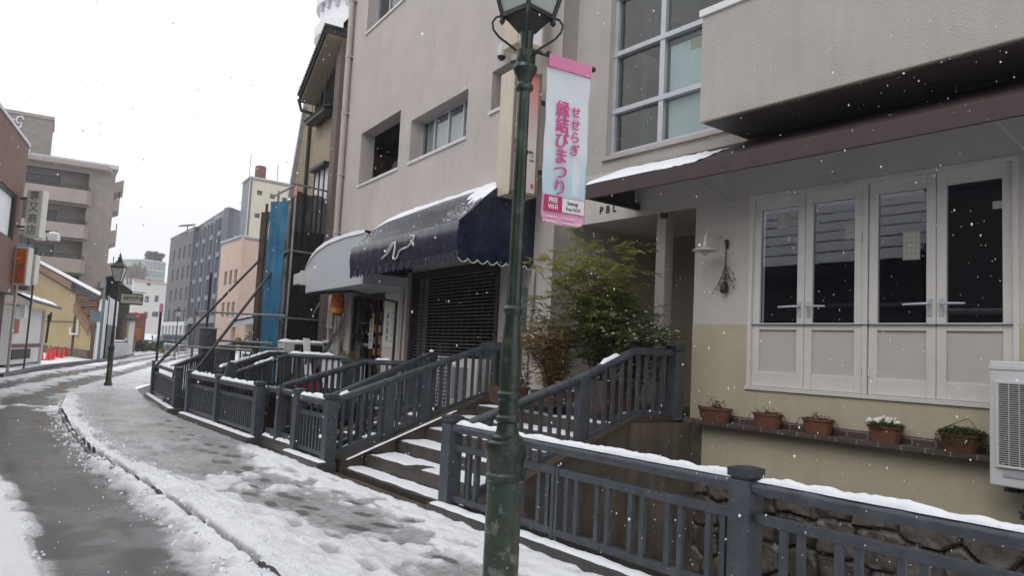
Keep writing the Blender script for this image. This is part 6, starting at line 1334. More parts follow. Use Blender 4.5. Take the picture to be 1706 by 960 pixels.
# salmon building
C = ground_at(391, 95); Fp = ground_at(356.5, 103); S = ground_at(446, 99); H = zat(391, 391, 95)
t, T, L, T2, L2 = block('salmon pink four-storey building with a plain side wall', C, Fp, S, H, 'pinkw', 'pinkw', grid((L_ for L_ in (1.2, 3.5, 5.9)), 1.3, [H-6.0+0*1, H-10.2, H-2.2-.0][:2]+[H-4.2][:0], 1.9), sills='alu', name='pink_building')
for k in range(1, 4):
    mb = MB(T2); mb.box((0, 0, H*k/4), (L2, .03, H*k/4+.05)); mb.build('joint_line', 'pinkw', t)
# porch roof in front of it
t = thing('porch', ground_at(400, 60), 'low entrance porch with a snowy slanted roof before the salmon building', 'porch')
a, b = deep(382, 538, 58), deep(437, 527, 50); mb = MB(); mb.prism([a, b, b+Vector((1.5, 1.0, .2)), a+Vector((1.5, 1.0, .2))], (0, 0, -.35)); mb.build('roof', 'alu', t)
snowstrip(a+Vector((.5, .4, .1)), b+Vector((.5, .4, .1)), 1.5, .12, t, step=.4)
mb = MB(); 
for p in (a, b, a.lerp(b, .5)): mb.box((p.x+.3, p.y+.3, 0), (p.x+.6, p.y+.6, p.z))
mb.box((a.x+1.6, a.y, 0), (b.x+2.0, b.y+2, 3)); mb.build('wall', 'pinkw', t)
# cream tower
C = ground_at(396.5, 108); Fp = ground_at(384, 113); S = ground_at(464, 112); H = zat(397, 289, 108)
t, T, L, T2, L2 = block('tall cream tower with small square windows and a rusty roof tank', C, Fp, S, H, 'blueg', 'creamt', [], [(a_, a_+.8, z, z+.7) for a_, z in ((1.1, H-2.4), (3.1, H-2.6), (5.0, H-2.8), (1.0, H-5.8), (3.0, H-6.0), (4.1, H-13.6))]+[(1.0+0, 1.01, 1, 1.01)][:0], name='cream_tower')  # narrow left face is blue-grey: its shade is put into the colour
c = T2 @ Vector((2.4, -2.5, H)); mb = MB(); mb.lathe([(.8, .5), (.8, 2.3), (.7, 2.45), (.1, 2.6)], 20, c); mb.build('water_tank', mat('rusty_tank', (.13, .05, .035), .7, .3), t, smooth=40)
mb = MB()
for i, j in ((-.6, -.6), (.6, -.6), (.6, .6), (-.6, .6)): mb.box((c.x+i-.08, c.y+j-.08, H-.3), (c.x+i+.08, c.y+j+.08, H+.6))
mb.tube([c+Vector((2.6, 0, 0)), c+Vector((2.6, 0, 3.2))], .05, 5); mb.tube([c+Vector((-1.6, 0, 0)), c+Vector((-1.6, 0, 4.2))], .04, 5); mb.build('tank_legs_and_aerials', 'darksteel', t)
mb = MB(T2); mb.tube([(5.6, .25, H-7), (5.6, .25, H-3.2), (5.0, .25, H-3.0)], .12, 6); mb.tube([(5.2, .25, H-12), (5.2, .25, H-6)], .1, 6); mb.build('pipes', 'pipe', t)
# blue-grey building with vertical bays
C = ground_at(364, 116); Fp = ground_at(312, 140); S = ground_at(393, 121); H = zat(364, 342, 116)
T, L = local(C, Fp); zr = [H-3.9-3.35*k for k in range(5)]
hol = [(x, x+2.3, z, z+1.9) for x in (2.2, 8.6, 15.2, 21.8) for z in zr]+[(x, x+1.2, z, z+1.9) for x in (5.6, 12.4, 19.0) for z in zr]
t, T, L, T2, L2 = block('blue grey apartment block with dark vertical bays and open balconies', C, Fp, S, H, 'blueg', 'blueg', hol, [(1, 2, H-8, H-6)], depth=.8, name='blue_grey_building')
mb = MB(T)
for x in (1.3, 5.0, 7.6, 11.6, 14.2, 18.2, 21.0, 24.6):
    if x < L: mb.box((x, .02, 4), (x+.35, .5, H-1))
mb.build('vertical_fins', 'blueg', t)
for x in (2.2, 8.6, 15.2, 21.8):
    if x+2.3 < L:
        for z in zr: MB(T).box((x-.1, .0, z-.2), (x+2.4, .55, z+.55)).build('balcony_front', 'blueg', t)
mb = MB(T); mb.box((-.2, -.1, 4.0), (L, .8, 4.9)); mb.build('canopy_band', 'blueg', t); MB(T).box((.5, -.1, 0), (L-1, .05, 4)).build('dark_ground_floor', 'dark', t)
# dark grey tiled building
C = ground_at(316, 140); Fp = ground_at(270, 156); S = ground_at(322, 144); Cc = ground_at(310, 137); H = zat(310, 375, 137); Sx = ground_at(325, 141)
T, L = local(Cc, Fp); zr = [H-5.2-4.05*k for k in range(4)]
xs = [L*f for f in (.10, .30, .50, .72)]
t, T, L, T2, L2 = block('dark grey tiled office building with four rows of tall windows and a white arcade', Cc, Fp, Sx, H, 'darkg', 'greyside', [(x, x+1.9, z, z+2.4) for x in xs for z in zr], frames='whitecol', name='dark_grey_building')
mb = MB(T); 
for k in range(7): x = .5+k*(L-2.2)/6; mb.box((x, -.1, 0), (x+1.1, .5, zat(310, 538, 137)))
mb.box((0, -.1, zat(310, 543, 137)), (L, .55, zat(310, 536, 137))); mb.build('white_arcade', 'whitecol', t)
p = deep(313, 373, 136); mb = MB(); mb.tube([p-Vector((0, 0, 2)), p+Vector((0, 0, -.4))], .1, 6); mb.prism([(p.x-1.1, p.y, p.z-.5), (p.x+1.1, p.y-1, p.z-.1), (p.x+1.1, p.y+1, p.z-.1), (p.x-1.1, p.y+2, p.z-.5)], (0, 0, .15)); mb.build('roof_canopy', 'darksteel', t)
# white building at the end of the street
C = ground_at(214, 186); Fp = ground_at(276, 196); S = ground_at(212, 205); H = zat(216, 465, 186)
W_ = lambda x, y: (lambda q: (q.x, q.z))(local(C, Fp)[0].inverted() @ onv(x, y, C, Fp))
hol = []
for (x0, y0, x1, y1) in ((244, 467, 252, 476), (241, 494, 249, 504), (257, 493, 265, 503), (238, 520, 247, 530), (253, 520, 265, 528)):
    a = W_(x0, y1); b = W_(x1, y0); hol.append((a[0], b[0], a[1], b[1]))
t, T, L, T2, L2 = block('plain white building closing the street in the far distance', C, Fp, S, H, 'farwhite', 'farwhite', hol, frames='alu', name='white_building')
MB(T).box((0, .02, H-.3), (L, .25, H+.1)).build('eaves_band', 'pinkw', t)
# glass building on the hill, hill, trees
hill = MB(); nx, ny = 60, 26; o = []
for i in range(nx+1):
    for j in range(ny+1):
        px = 120+210*i/nx; Z = 226+7*j; g = ground_at(px, Z); prof = max(0, math.sin(math.pi*min(1, (i/nx)*1.1+.02)))**.5; h = (j/ny)**.6*30*prof+2*mn.noise(Vector((g.x*.05, g.y*.05, 0))); o.append((g.x, g.y, h))
hill.add(o, [(i*(ny+1)+j, (i+1)*(ny+1)+j, (i+1)*(ny+1)+j+1, i*(ny+1)+j+1) for i in range(nx) for j in range(ny)]); tag(hill.build('hill', mat('snowy_wooded_hill', (.42, .41, .43), .9, .3, .2, .3, 1, col2=(.16, .15, .15)), smooth=80), 'snowy wooded hill beyond the end of the street', None, None, 'structure')
t = thing('glass_building', ground_at(255, 250), 'pale green glass building on the hill, left of the dark grey offices', 'building')
a = deep(241, 432, 250); b = deep(276, 431, 258); zl = deep(255, 466, 250).z
T, L = local(a, b); MB(T).box((0, -12, zl-3), (L, 0, a.z)).build('glass_wall', mat('pale_green_glass', (.30, .37, .37), .3, .12, .2, 0), t)
mb = MB(T)
for k in range(9): mb.box((L*k/8-.12, 0, zl-3), (L*k/8+.12, .2, a.z))
for z in (a.z-.4, a.z-3.5, a.z-6.2): mb.box((0, 0, z), (L, .3, z+.5))
mb.build('mullions', 'alu', t)
t2 = deep(200, 436, 225)
def bare_tree(label, px, pyb, pyt, Z, seed, n=55, sprd=.45, leafy=False, bw=.13):
    b = deep(px, pyb, Z); top = deep(px, pyt, Z).z; H = top-b.z; rg = random.Random(seed)
    t = thing('bare_tree' if not leafy else 'conifer_tree', b, label, 'tree', 'trees on the hill behind the street')
    mb = MB(); mb.tube([b, b+Vector((.1*H*.1, 0, H*.5)), b+Vector((0, 0, H*.9))], [bw*2, bw*1.3, bw*.3], 6); mb.build('trunk', 'darkbrown', t)
    mb = MB()
    for i in range(n):
        u = rg.uniform(.2, .9); q = b+Vector((0, 0, H*u)); a = rg.uniform(0, 6.28); L = H*sprd*(1.1-u)*rg.uniform(.6, 1.1); d = Vector((math.cos(a), math.sin(a), rg.uniform(.6, 1.6))).normalized(); p = [q]
        for k in range(3): d = (d+Vector((rg.uniform(-.3, .3), rg.uniform(-.3, .3), .15))).normalized(); p.append(p[-1]+d*L/3)
        mb.tube(p, [bw*.55, bw*.4, bw*.3, bw*.12], 4, False)
        for k in (1, 2, 3):
            for _ in range(3): d2 = (d+Vector((rg.uniform(-.8, .8), rg.uniform(-.8, .8), rg.uniform(0, .8)))).normalized(); mb.tube([p[k], p[k]+d2*L*.3], [bw*.2, bw*.07], 3, False)
    mb.build('crown', mat_tw, t, recalc=False)
    if leafy:
        mb = MB()
        for i in range(1400):
            u = rg.uniform(.3, 1.02); a = rg.uniform(0, 6.28); r_ = H*.26*(1-((u-.65)/.42)**2)**.5*rg.random()**.4 if abs(u-.65) < .42 else 0
            q = b+Vector((r_*math.cos(a), r_*math.sin(a), H*u)); s = rg.uniform(.25, .6)
            if mn.noise(q*.35) < -.12: continue
            v = [Vector((rg.uniform(-s, s), rg.uniform(-s, s), rg.uniform(-s*.6, s*.6))) for _ in range(3)]; mb.add([q+x for x in v], [(0, 1, 2)])
        mb.build('foliage', 'farleaf', t, recalc=False)
mat_tw = mat('far_twigs', (.26, .21, .21), .9, .1, bump=0); M['farleaf'] = mat('far_conifer', (.12, .13, .11), .9, .3, .5, 0)
rg0 = random.Random(12)
for i, (px, top, Z) in enumerate(((203, 447, 196), (212, 441, 200), (221, 436, 206), (230, 434, 203), (238, 440, 200), (196, 452, 192), (217, 443, 192), (226, 441, 194), (234, 448, 192), (187, 452, 196))):
    Z += 36; bare_tree('leafless tree %s on the hill' % ['left of the lamp top', 'right behind the lamp finial', 'at the centre of the bare row', 'with the tallest crown in the bare row', 'next to the glass building', 'low by the apartment corner', 'in the front centre of the grove', 'in the front right of the grove', 'smallest in front of the glass building', 'beside the apartment balconies'][i], px, 474, top, Z, i+1, n=90, bw=.13)
for i, (px, top) in enumerate(((247, 419), (257, 420), (268, 423))): bare_tree('dark evergreen crown %s the glass building roof' % ['at the left above', 'in the middle above', 'at the right above'][i], px, 445, top, 275, 50+i, 20, .3, True)
# car, greenery and red shed in front of the white building
def car(label, px, Z, colm, rot, snow=True, name='parked_car'):
    t = thing(name, (0, 0, 0), label, 'car', 'cars parked at the end of the street')
    pr = [(-2.2, .35), (-2.2, .8), (-2.05, .98), (-1.5, 1.02), (-.9, 1.02), (-.2, 1.58), (1.2, 1.66), (2.0, 1.6), (2.2, 1.0), (2.2, .35)]
    mb = MB(); mb.prism([(x, -.8, z) for x, z in pr], (0, 1.6, 0)); mb.build('body', colm, t, bevel=.08)
    for sgn in (-1, 1):
        mb = MB(); mb.prism([(-.75, sgn*.81, 1.06), (-.2, sgn*.81, 1.5), (1.9, sgn*.81, 1.52), (2.05, sgn*.81, 1.06)], (0, sgn*.012, 0)); mb.build('side_window', 'farpane', t)
        for x in (-1.4, 1.4):
            mb = MB(); mb.tube([(x, sgn*.62, .33), (x, sgn*.84, .33)], .33, 18); wl = mb.build('wheel', 'black', t, smooth=40); mb = MB(); mb.tube([(x, sgn*.84, .33), (x, sgn*.855, .33)], .19, 12); mb.build('rim', 'alu', wl)
        MB().box((-2.22, sgn*.45-.18, .68), (-2.19, sgn*.45+.18, .86)).build('headlight', 'frostglass', t)
    mb = MB(); mb.add([(-.93, -.7, 1.06), (-.93, .7, 1.06), (-.27, .6, 1.56), (-.27, -.6, 1.56)], [(0, 1, 2, 3)]); mb.v = [v+Vector((-.03, 0, .02)) for v in mb.v]; mb.build('windscreen', 'snow' if snow else 'farpane', t)
    if snow:
        mb = MB(); mb.prism([(-.2, -.72, 1.6), (1.2, -.72, 1.68), (1.95, -.72, 1.62), (1.95, .72, 1.62), (1.2, .72, 1.68), (-.2, .72, 1.6)][:0] or [(-.25, -.74, 1.585), (.5, -.74, 1.64), (1.2, -.74, 1.665), (2.0, -.74, 1.605), (1.9, -.74, 1.70), (.6, -.74, 1.76), (-.1, -.74, 1.68)], (0, 1.48, 0)); mb.build('snow_layer', 'snow', t, bevel=.03)
        mb = MB(); mb.box((-2.0, -.7, 1.0), (-1.0, .7, 1.07)); mb.build('bonnet_snow', 'snow', t, bevel=.03)
    g = ground_at(px, Z); t.location = g; t.rotation_euler = (0, 0, rot); return t
M['carblue'] = mat('dark_blue_car_paint', (.02, .03, .06), .2, .05, bump=0); M['carwhite'] = mat('white_car_paint', (.5, .5, .52), .25, .05, bump=0)
car('dark blue car with a snow-covered windscreen, parked facing the street', 243, 92, 'carblue', R(80)); car('white car behind the dark blue one, covered with snow', 256, 104, 'carwhite', R(70))
def bush(label, px, Z, w_, h, n, m, seed=1, name='bush'):
    g = ground_at(px, Z); t = thing(name, g, label, 'bush'); rg = random.Random(seed); mb = MB()
    for i in range(n):
        a = rg.uniform(0, 6.28); r_ = rg.random()**.5; q = g+Vector((w_*r_*math.cos(a), w_*.6*r_*math.sin(a), h*rg.random()*(1.1-r_*.6))); s = .035+.002*Z
        mb.add([q+Vector((rg.uniform(-s, s), rg.uniform(-s, s), rg.uniform(-s, s))) for _ in range(3)], [(0, 1, 2)])
    mb.build('foliage', m, t, recalc=False); mb = MB()
    for i in range(7): mb.tube([g+Vector((rg.uniform(-.3, .3)*w_, 0, 0)), g+Vector((rg.uniform(-.8, .8)*w_, rg.uniform(-.3, .3)*w_, h*.8))], .03, 4)
    mb.build('stems', 'twig', t); return t
bush('low green hedge in front of the parked cars', 246, 78, 3.2, .9, 900, 'leafdark', 1); bush('light green shrub at the foot of the white arcade', 281, 84, 2.0, 1.3, 700, 'leafmoss', 2); bush('green shrub beside the brick planter across the road', 226, 72, 1.2, 1.4, 500, 'leafdark', 3); bush('bushy plant beside the porch of the salmon building', 428, 42, .9, 2.6, 900, 'leafmoss', 4)
t = thing('red_kiosk', ground_at(229, 84), 'small red-brown brick kiosk with a round red sign beside the far cars', 'kiosk')
g = ground_at(226, 84); z1 = zat(228, 522, 84); MB().box((g.x-1.6, g.y-.5, 0), (g.x+.8, g.y+1, z1)).build('kiosk_wall', mat('red_brick_far', (.22, .09, .06), .8, .2), t)
c = deep(226, 527, 82); mb = MB(); d = (EYEP-c).normalized(); mb.tube([c, c+d*.1], .42, 20); mb.build('round_sign', 'red', t, smooth=40); mb = MB(); mb.bar(c+d*.13-RT*.26, c+d*.13+RT*.26, .03, .1, up=(0, 0, 1)); mb.build('white_bar', 'trimwhite', t); mb = MB(); mb.tube([(c.x, c.y, 0), c], .06, 6); mb.build('sign_pole', 'steel', t)
c = deep(227, 552, 80); MB().box((c.x-.7, c.y-.3, .4), (c.x+.4, c.y+.3, c.z+.3)).build('orange_vending_front', mat('orange_panel', (.45, .16, .03), .5, .2), t)
t = thing('guard_rail', ground_at(330, 55), 'long low galvanised rail on the far side of the canal, dusted with snow', 'railing')
mb = MB(); a = ground_at(275, 62); b = ground_at(440, 34)
for z in (.45, .95): mb.tube([a+Vector((0, 0, z)), b+Vector((0, 0, z))], .035, 6)
n = 40
for i in range(n+1): p = a.lerp(b, i/n); mb.tube([p, p+Vector((0, 0, .95))], .015 if i % 5 else .04, 5)
mb.build('rails', 'alu', t); snowstrip(a+Vector((0, 0, .98)), b+Vector((0, 0, .98)), .14, .06, t, step=.2)
t = thing('parked_bicycle_row', ground_at(283, 100), 'pale blue grey van-like vehicle just visible beyond the far fence', 'van')
g = ground_at(283, 100); mb = MB(); mb.prism([(g.x-1.6, g.y, .4), (g.x+2.4, g.y, .4), (g.x+2.4, g.y, 1.9), (g.x-.9, g.y, 1.9), (g.x-1.6, g.y, 1.1)], (0, 1.7, 0)); mb.build('body', mat('pale_blue_van', (.22, .27, .30), .3, .05), t, bevel=.08); mb = MB(); mb.box((g.x-.8, g.y-.015, 1.2), (g.x+2.2, g.y-.005, 1.7)); mb.build('side_window', 'farpane', t)
for x in (-.9, 1.7): mb = MB(); mb.tube([(g.x+x, g.y-.05, .35), (g.x+x, g.y+.2, .35)], .34, 16); mb.build('wheel', 'black', t, smooth=40)
t.name = 'parked_van'

# ================= LEFT SIDE =================
# apartment
C = ground_at(166.5, 63); H = zat(178.5, 270, 63)
dX = Vector((.995, -.10, 0)).normalized(); Fp = C-dX*26; dY = Vector((.16, 1, 0)).normalized(); S = C+dY*9
M['apt'] = brickmat('grey_brown_tile_cladding', (.26, .225, .205), (.24, .21, .19), (.20, .18, .17), .25, .09, swiz='sum', bump=.1); M['aptpar'] = mat('pinkish_brown_parapet', (.33, .28, .255), .75, .08, .8, .1, 10, streak=.1)
t = thing('apartment_block', C-dX*9, 'large brown tiled five-storey apartment block with curved balconies on the left', 'building')
T, L = local(C, Fp)   # s runs leftwards from the corner
fl = 2.87; zf = [zat(170, 319, 63)-1.05-fl*k for k in range(5)]    # floor levels of the balconies
rec = 1.3; holes = []
for k in range(5): holes.append((1.9, 25.0, zf[k]+.0, zf[k]+2.5))
mb = MB(T); wall(mb, 0, L, 0, H, holes, 0, -.25); mb.build('wall', 'apt', t)
MB(T).box((1.7, -rec-.2, 0), (25.5, -rec, H-.3)).build('inner_wall', 'apt', t)
T2, L2 = local(C, S); mb = MB(T2); wall(mb, 0, L2, 0, H, [], 0, -.3); mb.build('side_wall', 'apt', t)
MB(T).box((-.2, -9, H-.35), (L, .15, H)).build('roof', 'alu', t)
mb = MB(T); mb.prism([(.2, .0, H-.75), (.6, .75, H-.62), (L, .75, H-.62), (L, 0, H-.75)], (0, 0, .35)); mb.build('eaves', 'aptpar', t)
for k in range(5):
    z = zf[k]
    mb = MB(T); mb.prism([(1.6, -rec, z-.15), (1.6, 0, z-.15), (2.0, .65, z-.15), (L, .65, z-.15), (L, -rec, z-.15)], (0, 0, .16)); b = mb.build('balcony', 'aptpar', t)
    mb = MB(T); mb.prism([(1.55, .0, z-.2), (1.95, .68, z-.2), (L, .68, z-.2), (L, .56, z-.2), (2.0, .56, z-.2), (1.7, .0, z-.2)], (0, 0, 1.15)); mb.build('balcony_parapet', 'aptpar', b, bevel=.04)
    mb = MB(T); mb.tube([(1.75, .1, z+1.25), (2.0, .62, z+1.25), (L, .62, z+1.25)], .035, 6); mb.tube([(1.75, .1, z+1.08), (2.0, .62, z+1.08), (L, .62, z+1.08)], .02, 6)
    for i in range(9): mb.box((2.0+i*2.2, .59, z+.95), (2.06+i*2.2, .65, z+1.25))
    mb.build('balcony_rail', 'iron', b)
    for (s, w_) in ((4.0, 2.6), (8.4, 2.6), (12.8, 2.6)):
        f = MB(T); f.box((s-.05, -rec+.0, z+.02), (s+w_+.05, -rec+.05, z+2.1)); fr = f.build('window', 'iron', t)
        for q in (0, 1): MB(T).box((s+.04+q*w_/2, -rec+.052, z+.08), (s+w_/2-.04+q*w_/2, -rec+.06, z+2.03)).build('pane', ['farpane', mat('bluish_curtain_glass', (.16, .22, .30), .2, .15, 1, 0) if k == 2 and q == 1 else 'farpane'][q] if not (k == 0 and s > 8) else 'curtain', fr)
# bays on the right side
for k in range(5):
    z = zf[k]; mb = MB(T2); mb.prism([(2.2, 0, z-.1), (6.4, 0, z-.1), (6.0, .5, z+.1), (2.6, .5, z+.1)], (0, 0, 1.15 if k else 1.0)); mb.build('side_balcony', 'aptpar', t)
    mb = MB(T2)
    for x in (2.7, 3.4, 4.3, 5.2, 5.9): mb.box((x-.03, .43, z+1.1), (x+.03, .49, z+1.75))
    mb.tube([(2.7, .45, z+1.75), (5.9, .45, z+1.75)], .04, 5); mb.build('side_rail', 'iron', t)
mb = MB(T2); mb.prism([(2.0, 0, H-2.0), (6.6, 0, H-2.0), (6.2, .7, H-1.6), (2.4, .7, H-1.6)], (0, 0, .9)); mb.build('top_bay', 'aptpar', t)
# stair tower of the same block with a white scroll emblem
za = zat(61, 190, 70); a = ground_at(51.5, 70); b = a-dX*8; T3, L3 = local(a, b); MB(T3).box((0, -5, 0), (L3, 0, za)).build('stair_tower', 'apt', t); MB(T3).box((-.1, -5.1, za), (L3+.1, .1, za+.3)).build('tower_coping', 'aptpar', t)
c = onv(29, 207, a, b); c = T3.inverted() @ c; mb = MB(T3)
for pts in ([(.5, .6), (.3, .9), (0, .8), (-.15, .4), (.1, .1), (.35, .3), (.3, -.2), (.0, -.5)], [(-.3, .5), (-.6, .2), (-.5, -.3), (-.75, -.7), (-1.0, -.6)]):
    mb.tube([(c.x-0+x*-.9*-1*-1, .06, c.z+y*.9) for x, y in pts], .085, 6)
mb.build('scroll_emblem', 'trimwhite', t, smooth=60)
# ochre corrugated house
a = onz(148, 598); b = onz(60, 585); T, L = local(a, b)
def on2(x, y, T=T, a=a, b=b): return T.inverted() @ onv(x, y, a, b)
t = thing('ochre_house', (a+b)/2, 'ochre corrugated-metal house with a long snowy sloping roof', 'house')
M['ochre'] = mat('ochre_corrugated_metal', (.50, .41, .25), .55, .08, .6, .1, 4, streak=.15, streakcol=(.36, .28, .16))
q0 = on2(133, 472); q1 = on2(59, 432); qm = on2(134, 520); qn = on2(148, 540)
DV = T.to_3x3().inverted() @ Vector((-.06, 11, 0)); DV2 = T.to_3x3().inverted() @ Vector((-.06, 11.4, 0))
pts = [(0, 0), (0, qn.z), (qm.x, qm.z), (q0.x, q0.z), (q1.x, q1.z), (q1.x+6, q1.z-2.5), (q1.x+6, 0)]
mb = MB(T); mb.prism([(s, 0, z) for s, z in pts], DV); mb.build('wall_body', 'ochre', t)
rib = MB(T); s = .15
def topz(s): return float(np.interp(s, [p[0] for p in pts[1:6]], [p[1] for p in pts[1:6]]))
while s < q1.x+5.8: rib.box((s, 0, .5), (s+.08, .035, topz(s)-.05)); s += .3
rib.build('corrugations', 'ochre', t)
mb = MB(T); zj = on2(100, 536).z
mb.box((.0, .036, zj-.05), (q1.x+6, .06, zj+.03)); mb.box((0, .0, 0), (q1.x+6, .08, .5)); mb.build('dark_joint', 'wood', t)
r0 = on2(192, 497); sl = (q1.z-q0.z)/(q1.x-q0.x); e_ = -3.2
mb = MB(T); mb.prism([(e_, .45, q0.z+sl*(e_-q0.x)), (q1.x, .45, q1.z), (q1.x, .45, q1.z+.2), (e_, .45, q0.z+sl*(e_-q0.x)+.2)], DV2); rf = mb.build('roof', 'tile', t)
MB(T).prism([(q0.x-.1, .452, q0.z+sl*-.1-.45), (q1.x, .452, q1.z-.45), (q1.x, .452, q1.z-.02), (q0.x-.1, .452, q0.z-.02)], (0, .06, 0)).build('verge_board', mat('pinkish_brown_board', (.24, .14, .10), .7, .2), rf)
mb = MB(T); mb.prism([(e_-.1, .5, q0.z+sl*(e_-q0.x)+.2), (q1.x+.2, .5, q1.z+.2), (q1.x+.2, .5, q1.z+.38), (e_-.1, .5, q0.z+sl*(e_-q0.x)+.36)], DV2); mb.build('snow_layer', 'snow', rf)
mb = MB(T); mb.prism([(qm.x+.4, .3, qm.z+.5), (-.6, .3, qn.z-.25), (-.6, .3, qn.z-.05), (qm.x+.4, .3, qm.z+.7)], (0, -.5, 0)); mb.prism([(qm.x+.4, .3, qm.z-.0), (-.6, .3, qn.z-.7), (-.6, .3, qn.z-.2), (qm.x+.4, .3, qm.z+.5)], (0, .05, 0)); mb.build('lean_to_roof', mat('brown_leanto', (.22, .13, .08), .7, .2), t)
mb = MB(T); mb.tube([on2(135, 521)+Vector((0, .15, 0)), on2(134, 557)+Vector((0, .15, 0)), on2(122, 557)+Vector((0, .15, 0)), on2(122, 546)+Vector((0, .15, 0))], .07, 8); mb.build('white_pipe', 'trimwhite', t, smooth=60)
# open lumber store under the eave
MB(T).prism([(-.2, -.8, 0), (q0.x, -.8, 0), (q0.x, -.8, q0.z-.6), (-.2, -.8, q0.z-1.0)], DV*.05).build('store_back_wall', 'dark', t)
t = thing('lumber_stack', T @ Vector((1, -1, 2)), 'stack of weathered orange-brown boards under the ochre house eave', 'lumber')
mb = MB(T); rg = random.Random(3); qa = on2(152, 482); qb = on2(131, 525); z = max(qb.z, 1.0)
M['lumber'] = mat('orange_brown_lumber', (.20, .11, .06), .7, .4, 3, .3, 10)
while z < qa.z: mb.box((-.75+rg.uniform(-.2, .2), -.35, z), (q0.x-.05, .1+rg.uniform(-.05, .1), z+.12)); z += .17
mb.build('boards', 'lumber', t)
for s in (-.9, q0.x-.1): mb = MB(T); mb.box((s, .0, 0), (s+.12, .15, qa.z+.4)); mb.build('support_post', 'wood', t)
# pale garage with dark door
a = onz(163, 601); b = onz(189, 594); 
t = thing('garage', (a+b)/2, 'pale garage front with a dark door behind the left lamp', 'garage'); T, L = local(a, b)
def on3(x, y): return T.inverted() @ onv(x, y, a, b)
H = on3(176, 500).z; d0 = on3(171, 540); DV = T.to_3x3().inverted() @ Vector((.3, 5, 0)); MB(T).prism([(-.2, 0, 0), (L, 0, 0), (L, 0, H), (-.2, 0, H)], DV).build('wall', 'farwhite', t); MB(T).box((L*.33, 0.0, 0), (L*.9, .04, d0.z)).build('garage_door', mat('dark_grey_door', (.07, .075, .085), .6, .1), t); MB(T).box((-.2, -.1, 0), (.1, .12, H)).build('white_post', 'trimwhite', t); MB(T).box((L*.25, 0, d0.z), (L, .03, d0.z+1.7)).build('upper_panel', 'whitecol', t)
mb = MB(T); mb.box((-2.2, -.4, 2.2), (-.9, .1, 2.8)); mb.tube([(-1.2, .1, 0), (-1.2, .1, 4.6)], .06, 6); mb.tube([(-.6, .1, 0), (-.6, .1, 3.6)], .05, 6); mb.build('meters_and_pipes', mat('blue_grey_meter', (.12, .17, .2), .6, .2), t)
# brown house with dark snowy eave, planters
Zb = 64; a = ground_at(168, Zb+4); b = ground_at(210, Zb); c = ground_at(216, Zb+9)
t = thing('brown_house', (a+b)/2, 'brown rendered house with a dark overhanging roof beyond the left lamp', 'house'); T, L = local(a, b)
on4 = lambda x, y: T.inverted() @ onv(x, y, a, b)
r1_ = on4(178, 463); r2_ = on4(226, 489)
MB(T).prism([(L, 0, 0), (L, 0, on4(209, 484).z), (-.6, 0, on4(178, 466).z+.2), (-.6, 0, 0)], T.to_3x3().inverted() @ Vector((1.2, 6, 0))).build('wall', mat('brown_render_wall', (.19, .155, .125), .85, .15, .5, .2, 5), t)
mb = MB(T); mb.prism([(r1_.x-1, .25, r1_.z+.45), (r2_.x, .25, r2_.z-.1), (r2_.x, .25, r2_.z+.15), (r1_.x-1, .25, r1_.z+.7)], T.to_3x3().inverted() @ Vector((1.3, 7, 0))); rf = mb.build('roof', 'tile', t)
mb = MB(T); mb.prism([(r1_.x-1, .2, r1_.z+.71), (r2_.x-.3, .2, r2_.z+.24), (r2_.x-.3, .2, r2_.z+.32), (r1_.x-1, .2, r1_.z+.85)], T.to_3x3().inverted() @ Vector((1.3, 7, 0))); mb.build('snow_layer', 'snow', rf)
mb = MB(T); MB(T).box((L+.02, -.5, 0), (L+.3, -.1, on4(213, 530).z)).build('side_porch', 'farwhite', t); MB(T).prism([(L, .4, on4(213, 528).z), (L+.6, .4, on4(222, 535).z), (L+.6, .4, on4(222, 535).z+.2), (L, .4, on4(213, 528).z+.25)], (0, -1, 0)).build('porch_roof', 'tile', t); MB(T).box((L+.0, .0, on4(213, 525).z), (L+.1, .3, on4(213, 505).z)).build('dark_sign', 'iron', t)
g = ground_at(207, 52); t = thing('brick_planter', g, 'low red brick planter wall at the bend of the road', 'planter')
a = onz(196, 590.5); b = onz(222, 587); zt_ = onv(206, 569, a, b).z; T, L = local(a, b); MB(T).box((0, -1.2, 0), (L*.62, 0, zt_)).build('brick_wall', brickmat('reddish_planter_brick', (.10, .035, .028), (.07, .03, .025), (.12, .09, .08), .25, .09, swiz='sum'), t); MB(T).box((L*.62, -1.4, 0), (L, .1, zt_)).build('stone_end', mat('purple_grey_stone', (.12, .085, .08), .8, .3), t); snowstrip(T @ Vector((0, -.5, zt_)), T @ Vector((L*.62, -.5, zt_)), .9, .08, t, step=.2)
a2 = onz(190, 596); b2 = onz(212, 590.5); T, L = local(a2, b2); MB(T).box((0, -.8, 0), (L, 0, .9)).build('low_wall', 'whitecol', t)
